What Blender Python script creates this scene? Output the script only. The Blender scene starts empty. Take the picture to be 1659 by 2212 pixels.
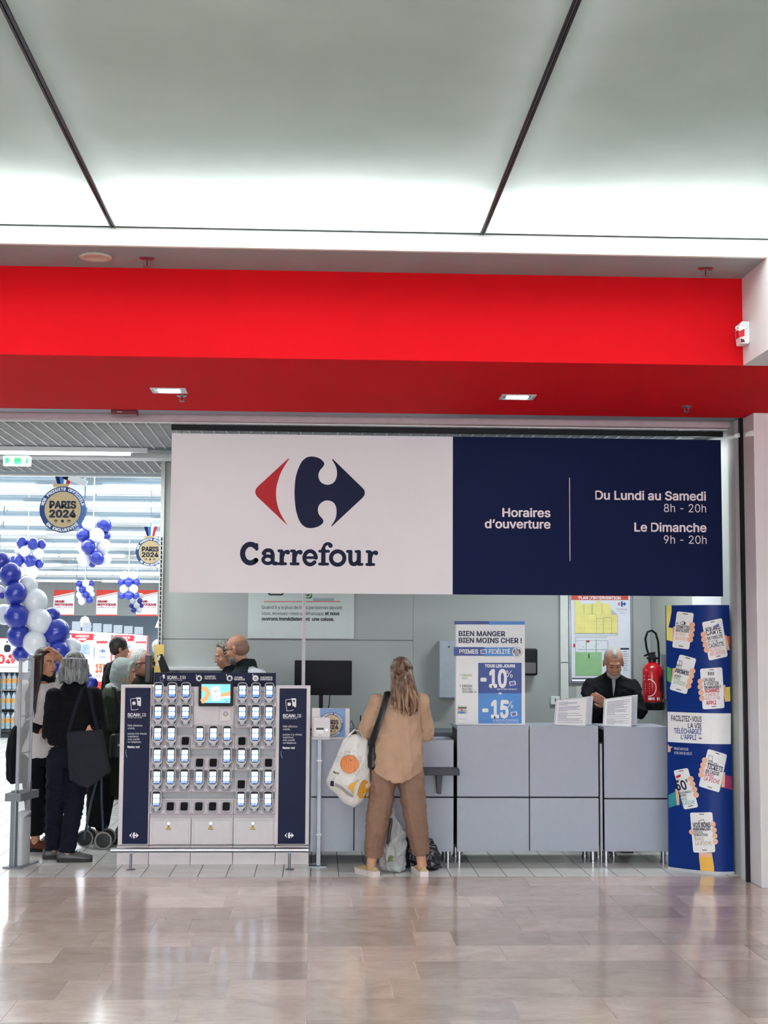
import bpy, bmesh, math, random
import numpy as np
from mathutils import Vector, Matrix
random.seed(7)
D = bpy.data
SC = bpy.context.scene
COL = SC.collection
rad = math.radians
PI = math.pi

# ------------------------------------------------------------------ camera
W, H, F = 1659.0, 2212.0, 3100.0
YAW, PITCH, ROLL = rad(2.6272), rad(5.15857), 0.006
CAM = np.array([0.0, 0.0, 1.72])
_f = np.array([math.sin(YAW)*math.cos(PITCH), math.cos(YAW)*math.cos(PITCH), math.sin(PITCH)])
_r = np.array([math.cos(YAW), -math.sin(YAW), 0.0])
_u = np.cross(_r, _f)
_r, _u = math.cos(ROLL)*_r + math.sin(ROLL)*_u, -math.sin(ROLL)*_r + math.cos(ROLL)*_u
cd = D.cameras.new('camera')
cd.sensor_fit = 'HORIZONTAL'; cd.sensor_width = 36.0; cd.lens = F/W*36.0
cd.clip_start = 0.05; cd.clip_end = 300
cam = D.objects.new('camera', cd); COL.objects.link(cam)
cam.matrix_world = Matrix(((_r[0], _u[0], -_f[0], CAM[0]), (_r[1], _u[1], -_f[1], CAM[1]), (_r[2], _u[2], -_f[2], CAM[2]), (0, 0, 0, 1)))
SC.camera = cam
SC.view_settings.view_transform = 'Standard'
SC.view_settings.look = 'None'
SC.view_settings.gamma = 1.0
SC.view_settings.use_curve_mapping = False
SC.view_settings.exposure = 0.32

def P(x, y, X=None, Y=None, Z=None):
    """the point of the place that the photograph shows at pixel x, y, on a known plane"""
    d = _f + _r*(x-W/2)/F - _u*(y-H/2)/F
    t = (Y-CAM[1])/d[1] if Y is not None else ((Z-CAM[2])/d[2] if Z is not None else (X-CAM[0])/d[0])
    return CAM + t*d

# ------------------------------------------------------------------ world and large lights
wd = D.worlds.new('world'); SC.world = wd; wd.use_nodes = True
bg = wd.node_tree.nodes['Background']
bg.inputs[0].default_value = (0.80, 0.90, 1.0, 1); bg.inputs[1].default_value = 0.05

def area(name, loc, sx, sy, power, color=(1, 1, 1), rot=(0, 0, 0), spread=180):
    l = D.lights.new(name, 'AREA'); l.shape = 'RECTANGLE'; l.size = sx; l.size_y = sy
    l.energy = power; l.color = color; l.spread = rad(spread)
    o = D.objects.new(name, l); COL.objects.link(o); o.location = loc; o.rotation_euler = rot
    return o

COOL = (0.93, 0.985, 1.0)
# tubes in the plenum above the stretched fabric of the mall ceiling
for i in range(-2, 4):
    xc = -0.128 + 2.085*i
    area('plenum_tube', (xc, 7.64, 4.036+.27), 1.95, .30, 41, COOL)
    for yy, pw in ((4.2, 1.5), (0.6, 185), (-3.0, 245)):
        area('plenum_tube', (xc, yy, 4.036+.5), 1.95, .5, pw, COOL)
for i in range(-2, 5):
    area('plenum_tube', (-1.17+2.085*i, 5.7, 4.036+.16), .10, 3.6, 1.1, COOL)
# fill lamp added well behind the photographer to brighten the facade
area('facade_fill_light', (0.5, -9.0, 1.9), 16, 3.0, 1050, (1.0, .97, .98), (rad(90), 0, 0))
# fluorescent rows of the sales hall
for yy in (19, 27, 36, 46, 58, 70, 81):
    area('hall_lamp_row', (-9, yy, 5.0), 22, 1.2, 850, (.93, .98, 1.0))
# tubes over the service desk
area('desk_tube_light', (2.62, 11.75, 3.37), .9, .12, 46, COOL)
area('desk_tube_light', (-2.6, 12.55, 3.30), 2.4, .12, 60, COOL)

# ------------------------------------------------------------------ materials
def lin(c):
    c = c/255.0
    return c/12.92 if c <= 0.04045 else ((c+0.055)/1.055)**2.4
def rgb(h):
    if isinstance(h, (tuple, list)): return (h[0], h[1], h[2], 1)
    h = h.lstrip('#'); return (lin(int(h[0:2], 16)), lin(int(h[2:4], 16)), lin(int(h[4:6], 16)), 1)
MATS = {}
def mat(name, col, rough=0.5, metal=0.0, emit=0.0, vary=0.06, scale=12.0, bump=0.0, bscale=60.0, alpha=1.0, trans=0.0, coat=0.0, rnd=0.0, stretch=None, spec=0.5, sheen=0.0):
    """procedural material: base colour with a noise drift, optional grain relief"""
    if name in MATS: return MATS[name]
    m = D.materials.new(name); m.use_nodes = True; MATS[name] = m
    nt = m.node_tree; N = nt.nodes; L = nt.links; b = N['Principled BSDF']
    c = rgb(col)
    m.diffuse_color = c
    b.inputs['Roughness'].default_value = rough; b.inputs['Metallic'].default_value = metal
    b.inputs['Specular IOR Level'].default_value = spec
    if sheen: b.inputs['Sheen Weight'].default_value = sheen
    if coat: b.inputs['Coat Weight'].default_value = coat; b.inputs['Coat Roughness'].default_value = 0.06
    tc = N.new('ShaderNodeTexCoord'); no = N.new('ShaderNodeTexNoise')
    no.inputs['Scale'].default_value = scale; no.inputs['Detail'].default_value = 3
    if stretch:
        mp = N.new('ShaderNodeMapping'); mp.inputs['Scale'].default_value = stretch
        L.new(tc.outputs['Object'], mp.inputs[0]); L.new(mp.outputs[0], no.inputs['Vector'])
    else:
        L.new(tc.outputs['Object'], no.inputs['Vector'])
    rp = N.new('ShaderNodeMapRange'); rp.inputs[1].default_value = .3; rp.inputs[2].default_value = .7
    rp.inputs[3].default_value = 1-vary; rp.inputs[4].default_value = 1+vary
    L.new(no.outputs['Fac'], rp.inputs[0])
    mul = N.new('ShaderNodeVectorMath'); mul.operation = 'SCALE'
    mul.inputs[0].default_value = c[:3]; L.new(rp.outputs[0], mul.inputs['Scale'])
    out = mul.outputs[0]
    if rnd:
        oi = N.new('ShaderNodeObjectInfo'); r2 = N.new('ShaderNodeMapRange')
        r2.inputs[3].default_value = 1-rnd; r2.inputs[4].default_value = 1+rnd
        L.new(oi.outputs['Random'], r2.inputs[0])
        m2 = N.new('ShaderNodeVectorMath'); m2.operation = 'SCALE'
        L.new(out, m2.inputs[0]); L.new(r2.outputs[0], m2.inputs['Scale']); out = m2.outputs[0]
    L.new(out, b.inputs['Base Color'])
    if emit:
        L.new(out, b.inputs['Emission Color']); b.inputs['Emission Strength'].default_value = emit
    if bump:
        n2 = N.new('ShaderNodeTexNoise'); n2.inputs['Scale'].default_value = bscale; n2.inputs['Detail'].default_value = 4
        L.new(no.inputs['Vector'].links[0].from_socket, n2.inputs['Vector'])
        bp = N.new('ShaderNodeBump'); bp.inputs['Strength'].default_value = bump; bp.inputs['Distance'].default_value = 0.01
        L.new(n2.outputs['Fac'], bp.inputs['Height']); L.new(bp.outputs[0], b.inputs['Normal'])
    if alpha < 1: b.inputs['Alpha'].default_value = alpha
    if trans: b.inputs['Transmission Weight'].default_value = trans
    return m

def nodes_of(name):
    m = D.materials.new(name); m.use_nodes = True; MATS[name] = m
    return m, m.node_tree.nodes, m.node_tree.links, m.node_tree.nodes['Principled BSDF']

def ramp(N, stops):
    r = N.new('ShaderNodeValToRGB'); e = r.color_ramp.elements
    while len(e) < len(stops): e.new(0.5)
    for q, (p, c) in zip(e, stops): q.position = p; q.color = rgb(c)
    return r

# ------------------------------------------------------------------ mesh helpers
class MB:
    def __init__(s): s.v = []; s.f = []
    def add(s, v, f):
        o = len(s.v); s.v += [tuple(map(float, p)) for p in v]; s.f += [tuple(i+o for i in q) for q in f]; return s
    def box(s, x0, x1, y0, y1, z0, z1):
        v = [(x0, y0, z0), (x1, y0, z0), (x1, y1, z0), (x0, y1, z0), (x0, y0, z1), (x1, y0, z1), (x1, y1, z1), (x0, y1, z1)]
        return s.add(v, [(3, 2, 1, 0), (4, 5, 6, 7), (0, 1, 5, 4), (1, 2, 6, 5), (2, 3, 7, 6), (3, 0, 4, 7)])
    def rings(s, rings, cap=True, close=False):
        n = len(rings[0]); v = [p for r in rings for p in r]; f = []
        m = len(rings)
        for i in range(m-1 if not close else m):
            a, b = i*n, ((i+1) % m)*n
            for j in range(n):
                k = (j+1) % n; f.append((a+j, a+k, b+k, b+j))
        if cap and not close:
            f.append(tuple(range(n-1, -1, -1))); f.append(tuple((m-1)*n+j for j in range(n)))
        return s.add(v, f)
    def tube(s, pts, r, n=10, flat=1.0, closed=False):
        pts = [Vector(p) for p in pts]; rs = r if isinstance(r, (list, tuple)) else [r]*len(pts)
        R = []; m = len(pts); up = None
        for i, p in enumerate(pts):
            if closed: t = pts[(i+1) % m]-pts[i-1]
            else: t = pts[min(i+1, m-1)]-pts[max(i-1, 0)]
            if t.length < 1e-9: t = Vector((0, 0, 1))
            t.normalize()
            if up is None:
                up = Vector((0, 0, 1)) if abs(t.z) < .9 else Vector((0, 1, 0))
            a = t.cross(up)
            if a.length < 1e-5: a = t.orthogonal()
            a.normalize(); b = a.cross(t); up = b
            R.append([tuple(p+a*math.cos(2*PI*j/n)*rs[i]+b*math.sin(2*PI*j/n)*rs[i]*flat) for j in range(n)])
        return s.rings(R, close=closed)
    def cyl(s, p, q, r, n=20, r2=None):
        return s.tube([p, q], [r, r if r2 is None else r2], n)
    def lathe(s, prof, c=(0, 0, 0), n=24, axis='z'):
        R = []
        for (r, h) in prof:
            ring = []
            for j in range(n):
                a = 2*PI*j/n; x, y = r*math.cos(a), r*math.sin(a)
                if axis == 'z': ring.append((c[0]+x, c[1]+y, c[2]+h))
                elif axis == 'y': ring.append((c[0]+x, c[1]+h, c[2]-y))
                else: ring.append((c[0]+h, c[1]+x, c[2]+y))
            R.append(ring)
        return s.rings(R)
    def prism(s, poly, y0, y1):
        """polygon in x,z pushed from y0 to y1"""
        n = len(poly)
        v = [(x, y0, z) for x, z in poly]+[(x, y1, z) for x, z in poly]
        f = [tuple(range(n)), tuple(range(2*n-1, n-1, -1))]
        for i in range(n):
            k = (i+1) % n; f.append((i, n+i, n+k, k))
        return s.add(v, f)
    def prism_x(s, poly, x0, x1):
        """polygon in y,z pushed from x0 to x1"""
        n = len(poly)
        v = [(x0, y, z) for y, z in poly]+[(x1, y, z) for y, z in poly]
        f = [tuple(range(n)), tuple(range(2*n-1, n-1, -1))]
        for i in range(n):
            k = (i+1) % n; f.append((i, n+i, n+k, k))
        return s.add(v, f)
    def prism_z(s, poly, z0, z1):
        n = len(poly)
        v = [(x, y, z0) for x, y in poly]+[(x, y, z1) for x, y in poly]
        f = [tuple(range(n-1, -1, -1)), tuple(range(n, 2*n))]
        for i in range(n):
            k = (i+1) % n; f.append((i, k, n+k, n+i))
        return s.add(v, f)
    def ball(s, c, r, n=14, m=9, rot=None):
        r = r if isinstance(r, (list, tuple)) else (r, r, r); R = []
        for i in range(m+1):
            a = -PI/2+PI*i/m; a = max(-PI/2+.04, min(PI/2-.04, a)); ring = []
            for j in range(n):
                b = 2*PI*j/n
                p = Vector((r[0]*math.cos(a)*math.cos(b), r[1]*math.cos(a)*math.sin(b), r[2]*math.sin(a)))
                if rot is not None: p = rot @ p
                ring.append((c[0]+p.x, c[1]+p.y, c[2]+p.z))
            R.append(ring)
        return s.rings(R)
    def poly(s, pts, y=0.0):
        """flat polygon in x,z facing -y"""
        n = len(pts); return s.add([(x, y, z) for x, z in pts], [tuple(range(n))])
    def mesh(s, name):
        me = D.meshes.new(name); me.from_pydata(s.v, [], s.f); me.update()
        bm = bmesh.new(); bm.from_mesh(me); bmesh.ops.recalc_face_normals(bm, faces=bm.faces); bm.to_mesh(me); bm.free()
        return me
    def build(s, name, m, parent=None, smooth=False, bevel=0.0, seg=2, loc=None, flat=False):
        me = D.meshes.new(name); me.from_pydata(s.v, [], s.f); me.update()
        bm = bmesh.new(); bm.from_mesh(me)
        if not flat: bmesh.ops.recalc_face_normals(bm, faces=bm.faces)
        if bevel: 
            es = [e for e in bm.edges if len(e.link_faces) == 2 and e.calc_face_angle(0) > .5]
            try: bmesh.ops.bevel(bm, geom=es, offset=bevel, segments=seg, affect='EDGES', profile=.5, clamp_overlap=True)
            except Exception: pass
        bm.to_mesh(me); bm.free()
        if smooth:
            me.polygons.foreach_set('use_smooth', [True]*len(me.polygons))
            if smooth != 'all':
                try: me.set_sharp_from_angle(angle=rad(40))
                except Exception: pass
        me.materials.append(m)
        return link(name, me, parent, loc)

def link(name, me, parent=None, loc=None):
    o = D.objects.new(name, me); COL.objects.link(o)
    if parent is not None: o.parent = parent
    if loc is not None: o.location = tuple(float(q) for q in loc)
    return o
def tag(o, label, cat, group=None):
    o['label'] = label; o['category'] = cat
    if group: o['group'] = group
    return o
def thing(name, label, cat, loc=(0, 0, 0), rz=0.0, group=None):
    o = D.objects.new(name, None); COL.objects.link(o); o.empty_display_size = .1
    o.location = tuple(float(q) for q in loc); o.rotation_euler = (0, 0, rz)
    return tag(o, label, cat, group)
def struct(o): o['kind'] = 'structure'; return o
def copy_tree(o, parent=None):
    c = o.copy(); COL.objects.link(c); c.parent = parent
    for ch in list(o.children): copy_tree(ch, c)
    return c
def box(name, m, x0, x1, y0, y1, z0, z1, parent=None, bevel=0.0):
    return MB().box(x0, x1, y0, y1, z0, z1).build(name, m, parent, bevel=bevel)

def rrect(x0, x1, z0, z1, r, n=4):
    pts = []
    for cx, cz, a0 in ((x1-r, z1-r, 0), (x0+r, z1-r, 90), (x0+r, z0+r, 180), (x1-r, z0+r, 270)):
        for i in range(n+1):
            a = rad(a0+90*i/n); pts.append((cx+r*math.cos(a), cz+r*math.sin(a)))
    return pts
def circ(cx, cz, r, n=24, r2=None):
    r2 = r if r2 is None else r2
    return [(cx+r*math.cos(2*PI*i/n), cz+r2*math.sin(2*PI*i/n)) for i in range(n)]
def rot2(pts, a, c=(0, 0)):
    ca, sa = math.cos(a), math.sin(a)
    return [(c[0]+(x-c[0])*ca-(z-c[1])*sa, c[1]+(x-c[0])*sa+(z-c[1])*ca) for x, z in pts]
def spline(pts, k=6, closed=False):
    out = []; n = len(pts); p = [np.array(q, float) for q in pts]
    rng = range(n if closed else n-1)
    for i in rng:
        p0 = p[(i-1) % n] if closed or i > 0 else p[0]; p1 = p[i]; p2 = p[(i+1) % n]
        p3 = p[(i+2) % n] if closed or i+2 < n else p[-1]
        for j in range(k):
            t = j/k
            out.append(tuple(.5*((2*p1)+(-p0+p2)*t+(2*p0-5*p1+4*p2-p3)*t*t+(-p0+3*p1-3*p2+p3)*t**3)))
    if not closed: out.append(tuple(p[-1]))
    return out

# flat print: polygons and lettering laid on a face, warped by an optional function
def flat(name, polys, m, parent, y=0.0, warp=None):
    mb = MB()
    for i, q in enumerate(polys):
        e = 5e-5*(i % 9)          # overlapping strokes sit a hair apart
        if warp:
            mb.add([warp(x, z, e) for x, z in q], [tuple(range(len(q)))])
        else: mb.poly(q, y-e)
    return mb.build(name, m, parent, flat=True)

def strips(poly, x0, x1, n):
    """cut a polygon into vertical strips so that it can follow a curved face"""
    def clip(p, xc, keep_right):
        out = []
        for i in range(len(p)):
            a, b = p[i], p[(i+1) % len(p)]
            ia, ib = (a[0] >= xc) == keep_right or a[0] == xc, (b[0] >= xc) == keep_right or b[0] == xc
            if ia: out.append(a)
            if ia != ib:
                t = (xc-a[0])/(b[0]-a[0]); out.append((xc, a[1]+t*(b[1]-a[1])))
        return out
    res = []
    for i in range(n):
        a, b = x0+(x1-x0)*i/n, x0+(x1-x0)*(i+1)/n
        q = clip(poly, a, True)
        if len(q) > 2: q = clip(q, b, False)
        if len(q) > 2: res.append(q)
    return res

FONT = None
try:
    import os
    _fp = os.path.join(bpy.utils.system_resource('DATAFILES'), 'fonts', 'Inter.woff2')
    if os.path.exists(_fp): FONT = D.fonts.load(_fp)
except Exception: FONT = None
_tc = {}
def glyphs(s):
    k = s
    if k in _tc: return _tc[k]
    c = D.curves.new('t', 'FONT'); c.body = s; c.size = 1.0
    c.resolution_u = 3
    if FONT: c.font = FONT
    o = D.objects.new('t', c)
    me = o.to_mesh(); n = len(me.vertices)
    v = np.zeros(n*3); me.vertices.foreach_get('co', v); v = v.reshape(-1, 3)[:, :2].copy()
    f = [tuple(p.vertices) for p in me.polygons]
    o.to_mesh_clear(); D.objects.remove(o); D.curves.remove(c)
    _tc[k] = (v, f); return v, f
CAPH = None
def text(s, x, z, h, m, parent, y=0.0, align='L', w=None, bold=0.0, ang=0.0, pivot=None, warp=None, name='lettering', split=False):
    """one run of lettering, capital height h, optional total width w"""
    global CAPH
    if CAPH is None:
        hv, _ = glyphs('H'); CAPH = float(hv[:, 1].max())
    v, f = glyphs(s); dep = np.zeros(len(v))
    if bold > 0:        # heavier weight: the outline thickened by shifted copies
        n = len(v); V2 = [v]; F2 = list(f)
        for i, (dx, dz) in enumerate(((1, 0), (-1, 0), (0, .8), (0, -.8), (.7, .6), (-.7, .6), (.7, -.6), (-.7, -.6))):
            V2.append(v+np.array((dx, dz))*bold); F2 += [tuple(q+n*(i+1) for q in t_) for t_ in f]
        v = np.vstack(V2); f = F2; dep = np.repeat(np.arange(9)*7e-5, n)
    v = v*(h/CAPH)
    x0, x1 = v[:, 0].min(), v[:, 0].max()
    v[:, 0] -= x0
    if w: v[:, 0] *= w/(x1-x0)
    ww = v[:, 0].max()
    v[:, 0] += x - (ww if align == 'R' else ww/2 if align == 'C' else 0)
    v[:, 1] += z
    pts = [(a, b) for a, b in v]
    if ang: pts = rot2(pts, ang, pivot or (x, z))
    V = [warp(a, b, e) for (a, b), e in zip(pts, dep)] if warp else [(a, y-e, b) for (a, b), e in zip(pts, dep)]
    if not split: return MB().add(V, f).build(name, m, parent, flat=True)
    # large lettering: every letter an object of its own
    iv = sorted([(min(pts[i][0] for i in q), max(pts[i][0] for i in q), q) for q in f], key=lambda t_: t_[0])
    groups = []; hi = None
    for a, b, q in iv:
        if hi is None or a > hi+1e-5: groups.append([]); hi = b
        groups[-1].append(q); hi = max(hi, b)
    for g in groups:
        ids = sorted({i for q in g for i in q}); ix = {i: k for k, i in enumerate(ids)}
        o = MB().add([V[i] for i in ids], [tuple(ix[i] for i in q) for q in g]).build('letter', m, parent, flat=True)
    return o

LOGO_RED = [(505, 378), (509, 362), (519, 349)] + [(690, 186), (695, 188)] + spline([(695, 188), (655, 255), (632, 320), (623, 378), (630, 445), (652, 505), (692, 569)], 4) + [(519, 408), (509, 395)]
LOGO_BLUE = spline([(727, 378), (734, 290), (760, 215), (788, 183), (820, 173), (860, 180), (886, 198), (895, 215), (887, 232), (869, 255), (862, 282), (871, 312), (890, 328), (915, 334), (942, 326), (960, 305), (968, 270), (961, 230), (938, 188)], 4) + [(943, 186)] + [(1113, 349), (1124, 362), (1127, 378), (1124, 392), (1113, 407)] + [(941, 571), (937, 568)] + spline([(937, 568), (960, 530), (967, 490), (962, 455), (945, 432), (915, 423), (890, 430), (868, 450), (861, 478), (868, 505), (885, 525), (893, 540), (886, 557), (860, 574), (820, 582), (786, 573), (757, 540), (735, 470), (727, 378)], 4)
def logo(cx, cz, w, mr, mb_, parent, y=0.0, warp=None, name='emblem'):
    k = w/622.0
    t = lambda L: [(cx+(x-815)*k, cz+(378-z)*k) for x, z in L]
    a = flat(name, [t(LOGO_BLUE)], mb_, parent, y, warp)
    b = flat(name, [t(LOGO_RED)], mr, parent, y, warp)
    return a, b
def ribbon(pts, t):
    """stroke of width t with round ends, as polygons"""
    L, Rr = [], []
    for i, p in enumerate(pts):
        a = pts[max(i-1, 0)]; b = pts[min(i+1, len(pts)-1)]
        dx, dz = b[0]-a[0], b[1]-a[1]; l = math.hypot(dx, dz) or 1
        nx, nz = -dz/l*t/2, dx/l*t/2
        L.append((p[0]+nx, p[1]+nz)); Rr.append((p[0]-nx, p[1]-nz))
    return [L+Rr[::-1], circ(pts[0][0], pts[0][1], t/2, 10), circ(pts[-1][0], pts[-1][1], t/2, 10)]
def quads_ribbon(pts, t):
    L, Rr, out = [], [], []
    for i, p in enumerate(pts):
        a = pts[max(i-1, 0)]; b = pts[min(i+1, len(pts)-1)]
        dx, dz = b[0]-a[0], b[1]-a[1]; l = math.hypot(dx, dz) or 1
        nx, nz = -dz/l*t/2, dx/l*t/2
        L.append((p[0]+nx, p[1]+nz)); Rr.append((p[0]-nx, p[1]-nz))
    for i in range(len(pts)-1): out.append([L[i], L[i+1], Rr[i+1], Rr[i]])
    return out + [circ(pts[0][0], pts[0][1], t/2, 10), circ(pts[-1][0], pts[-1][1], t/2, 10)]
def arc(cx, cz, rx, rz, a0, a1, n=16):
    return [(cx+rx*math.cos(rad(a0+(a1-a0)*i/n)), cz-rz*math.sin(rad(a0+(a1-a0)*i/n))) for i in range(n+1)]
def _letter_r(ox):
    return [([(ox, 722), (ox, 785)], 21), ([(ox-17, 714), (ox, 714)], 14), ([(ox-18, 787), (ox+22, 787)], 14),
            (spline([(ox+4, 748), (ox+14, 724), (ox+32, 716)], 4), 15), ([(ox+33, 720), (ox+34, 722)], 22)]
WORD = [(arc(481, 731, 44, 53, 48, 315), 25), ([(516, 680), (516, 706)], 15), ([(512, 688), (516, 704)], 18), ([(512, 770), (514, 770)], 20),
        (spline([(556, 728), (566, 715), (584, 711), (600, 718), (607, 738), (607, 770), (613, 784), (627, 786)], 4), 19), ([(557, 728), (558, 729)], 22), (arc(580, 765, 27, 21, 20, 330), 17)]
WORD += _letter_r(658)+_letter_r(729)
WORD += [(arc(818, 752, 33, 38, 0, 320), 19), ([(790, 751), (846, 751)], 13),
         ([(893, 700), (893, 785)], 21), (spline([(893, 702), (899, 682), (914, 671), (930, 673)], 4), 15), ([(932, 681), (933, 682)], 22), ([(872, 714), (922, 714)], 14), ([(872, 787), (918, 787)], 14),
         (arc(974, 752, 38, 38, 0, 360, 28), 20),
         (spline([(1046, 716), (1046, 762), (1054, 782), (1072, 785), (1088, 774), (1094, 756)], 4), 20), ([(1094, 716), (1094, 784)], 20), ([(1029, 714), (1046, 714)], 14), ([(1078, 714), (1094, 714)], 14), ([(1094, 787), (1112, 787)], 14)]
WORD += _letter_r(1157)
def wordmark(cx, cz, w, m, parent, y=0.0):
    k = w/780.0; i = 0
    for n in (4, 3, 5, 5, 2, 5, 1, 5, 5):
        P2 = []
        for pts, t in WORD[i:i+n]: P2 += quads_ribbon([(cx+(x-813)*k, cz+(731-z)*k) for x, z in pts], t*k*1.18)
        flat('letter', P2, m, parent, y); i += n

# shared materials
WHITE = mat('white_paint', '#dcdfe0', .55, vary=.03)
SIGNW = mat('sign_white', '#ece6e8', .6, vary=.02)
NAVY = mat('print_navy', '#08184a', .5, vary=.04, spec=.2)
NAVYD = mat('print_navy_dark', '#07123a', .45, vary=.04)
BLUEM = mat('print_blue', '#2f76c8', .45, vary=.03)
REDP = mat('print_red', '#c81a26', .5, vary=.03)
BLACK = mat('black_plastic', '#07090e', .45, vary=.1, spec=.2)
PRINTW = mat('print_white', '#f2f4f6', .5, vary=.01)
INK = mat('print_ink', '#0a1130', .5, vary=.02)
STEEL = mat('brushed_steel', '#a9adb3', .3, 1.0, vary=.08, stretch=(40, 1, 1))
GREYM = mat('grey_metal', '#7c858e', .4, .6, vary=.05)
# ================================================================== setting
ZC, ZS, ZR = 4.036, 3.929, 3.395           # fabric ceiling, grey soffit, red soffit
YE = 10.72                                  # where the mall marble meets the shop tiles
# ---- mall floor: marble slabs in courses 0.4 m deep
m, N, L, b = nodes_of('polished_marble')
tc = N.new('ShaderNodeTexCoord'); oi = N.new('ShaderNodeObjectInfo')
ge = N.new('ShaderNodeNewGeometry')
ad = N.new('ShaderNodeVectorMath'); ad.operation = 'MULTIPLY_ADD'
cmb = N.new('ShaderNodeCombineXYZ'); L.new(oi.outputs['Random'], cmb.inputs[0]); L.new(oi.outputs['Random'], cmb.inputs[1])
L.new(cmb.outputs[0], ad.inputs[0]); ad.inputs[1].default_value = (37, 53, 0); L.new(ge.outputs['Position'], ad.inputs[2])
n1 = N.new('ShaderNodeTexNoise'); n1.inputs['Scale'].default_value = 3.2; n1.inputs['Detail'].default_value = 8; n1.inputs['Roughness'].default_value = .66; n1.inputs['Distortion'].default_value = .8
L.new(ad.outputs[0], n1.inputs['Vector'])
mpp = N.new('ShaderNodeMapping'); mpp.inputs['Scale'].default_value = (5, 20, 5); L.new(ad.outputs[0], mpp.inputs[0])
n2 = N.new('ShaderNodeTexNoise'); n2.inputs['Scale'].default_value = 1.0; n2.inputs['Detail'].default_value = 9; n2.inputs['Roughness'].default_value = .7; n2.inputs['Distortion'].default_value = 1.6
L.new(mpp.outputs[0], n2.inputs['Vector'])
r1 = ramp(N, [(0.25, '#c6b4ad'), (.5, '#dac8c1'), (.75, '#e6d6d0')]); L.new(n1.outputs['Fac'], r1.inputs[0])
r2 = ramp(N, [(0.30, '#8f817b'), (.36, '#e6dfda'), (1, '#ffffff')]); L.new(n2.outputs['Fac'], r2.inputs[0])
mx = N.new('ShaderNodeMix'); mx.data_type = 'RGBA'; mx.blend_type = 'MULTIPLY'; mx.inputs[0].default_value = .75
L.new(r1.outputs[0], mx.inputs[6]); L.new(r2.outputs[0], mx.inputs[7])
hs = N.new('ShaderNodeHueSaturation'); mr = N.new('ShaderNodeMapRange'); mr.inputs[3].default_value = .80; mr.inputs[4].default_value = 1.16
L.new(oi.outputs['Random'], mr.inputs[0]); L.new(mr.outputs[0], hs.inputs['Value']); L.new(mx.outputs[2], hs.inputs['Color'])
L.new(hs.outputs[0], b.inputs['Base Color'])
rr = N.new('ShaderNodeMapRange'); rr.inputs[3].default_value = .10; rr.inputs[4].default_value = .17
L.new(n1.outputs['Fac'], rr.inputs[0]); L.new(rr.outputs[0], b.inputs['Roughness'])
b.inputs['IOR'].default_value = 2.15
MARBLE = m
GROUT = mat('pale_grout', '#e6e0da', .5, vary=.05)
fl = struct(box('floor', GROUT, -9, 9, -4, YE, -.16, -.0035))
uc = MB().box(-.5, .5, -.5, .5, -.008, 0).mesh('marble_slab'); uc.materials.append(MARBLE)
def slab(x0, x1, y0, y1):
    o = link('marble_slab', uc, fl, ((x0+x1)/2, (y0+y1)/2, 0)); o.scale = (x1-x0-.003, y1-y0-.003, 1)
rs = random.Random(11)
for k in range(13):
    y1 = YE-.4*k if k else YE; y0 = YE-.4*(k+1)
    fixed = [-.035, 2.01]
    x = -4.6+rs.uniform(0, .5)
    edges = [x]
    while x < 4.6:
        x += rs.choice([.22, .42, .55, .6, .7, .85, .95])*rs.uniform(.9, 1.1); edges.append(x)
    for fx in fixed:
        i = min(range(len(edges)), key=lambda q: abs(edges[q]-fx)); edges[i] = fx
    edges = sorted(set(edges))
    for a, c in zip(edges, edges[1:]):
        if c-a > .12: slab(a, c, y0, y1)
        else: slab(a, c+.0, y0, y1)
yb = YE-.4*13
for k in range(12):     # broad slabs of the mall behind the photographer
    for xa in np.arange(-9, 9, 1.5):
        slab(xa, xa+1.5, yb-.78*(k+1), yb-.78*k)

# ---- shop floor: 20 cm white tiles with dark joints
T = .2066
m, N, L, b = nodes_of('shop_tile_far')
ge = N.new('ShaderNodeNewGeometry')
mp = N.new('ShaderNodeMapping'); mp.inputs['Location'].default_value = (.03/T, -YE/T, 0); mp.inputs['Scale'].default_value = (1/T, 1/T, 1)
L.new(ge.outputs['Position'], mp.inputs[0])
br = N.new('ShaderNodeTexBrick'); br.offset = 0; br.inputs['Scale'].default_value = 1; br.inputs['Mortar Size'].default_value = .02
br.inputs['Brick Width'].default_value = 1; br.inputs['Row Height'].default_value = 1; br.inputs['Mortar Smooth'].default_value = .1
br.inputs['Color1'].default_value = rgb('#d3d3d0'); br.inputs['Color2'].default_value = rgb('#dcdcd8'); br.inputs['Mortar'].default_value = rgb('#4d5359')
L.new(mp.outputs[0], br.inputs['Vector']); L.new(br.outputs['Color'], b.inputs['Base Color']); b.inputs['Roughness'].default_value = .22
TILEFAR = m
TILE = mat('glazed_tile', '#d9d9d6', .2, vary=.05, scale=9, rnd=.05)
JOINT = mat('tile_joint', '#454b52', .8)
NX0, NX1 = -14, 15
fs = struct(box('floor_store', JOINT, -.03+T*NX0, -.03+T*NX1, YE, YE+T*18, -.16, -.003))
ut = MB().box(-.5, .5, -.5, .5, -.006, 0).mesh('tile'); ut.materials.append(TILE)
cnt = 0
for j in range(18):
    for i in range(NX0, NX1):
        if j >= 6 and i >= -6: continue
        if j >= 13 and i >= -7: continue
        o = link('tile', ut, fs, (-.03+T*(i+.5), YE+T*(j+.5), 0)); o.scale = (T-.006, T-.006, 1); cnt += 1
struct(box('floor_store', TILEFAR, -.03+T*(-6), -.03+T*NX1, YE+T*6, YE+T*18, -.003, -.0005))
struct(box('floor_store', TILEFAR, -.03+T*(-7), -.03+T*(-6), YE+T*13, YE+T*18, -.003, -.0005))
struct(MB().box(-27, 9, YE+T*18, 89, -.16, 0).build('floor_store', TILEFAR))
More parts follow.
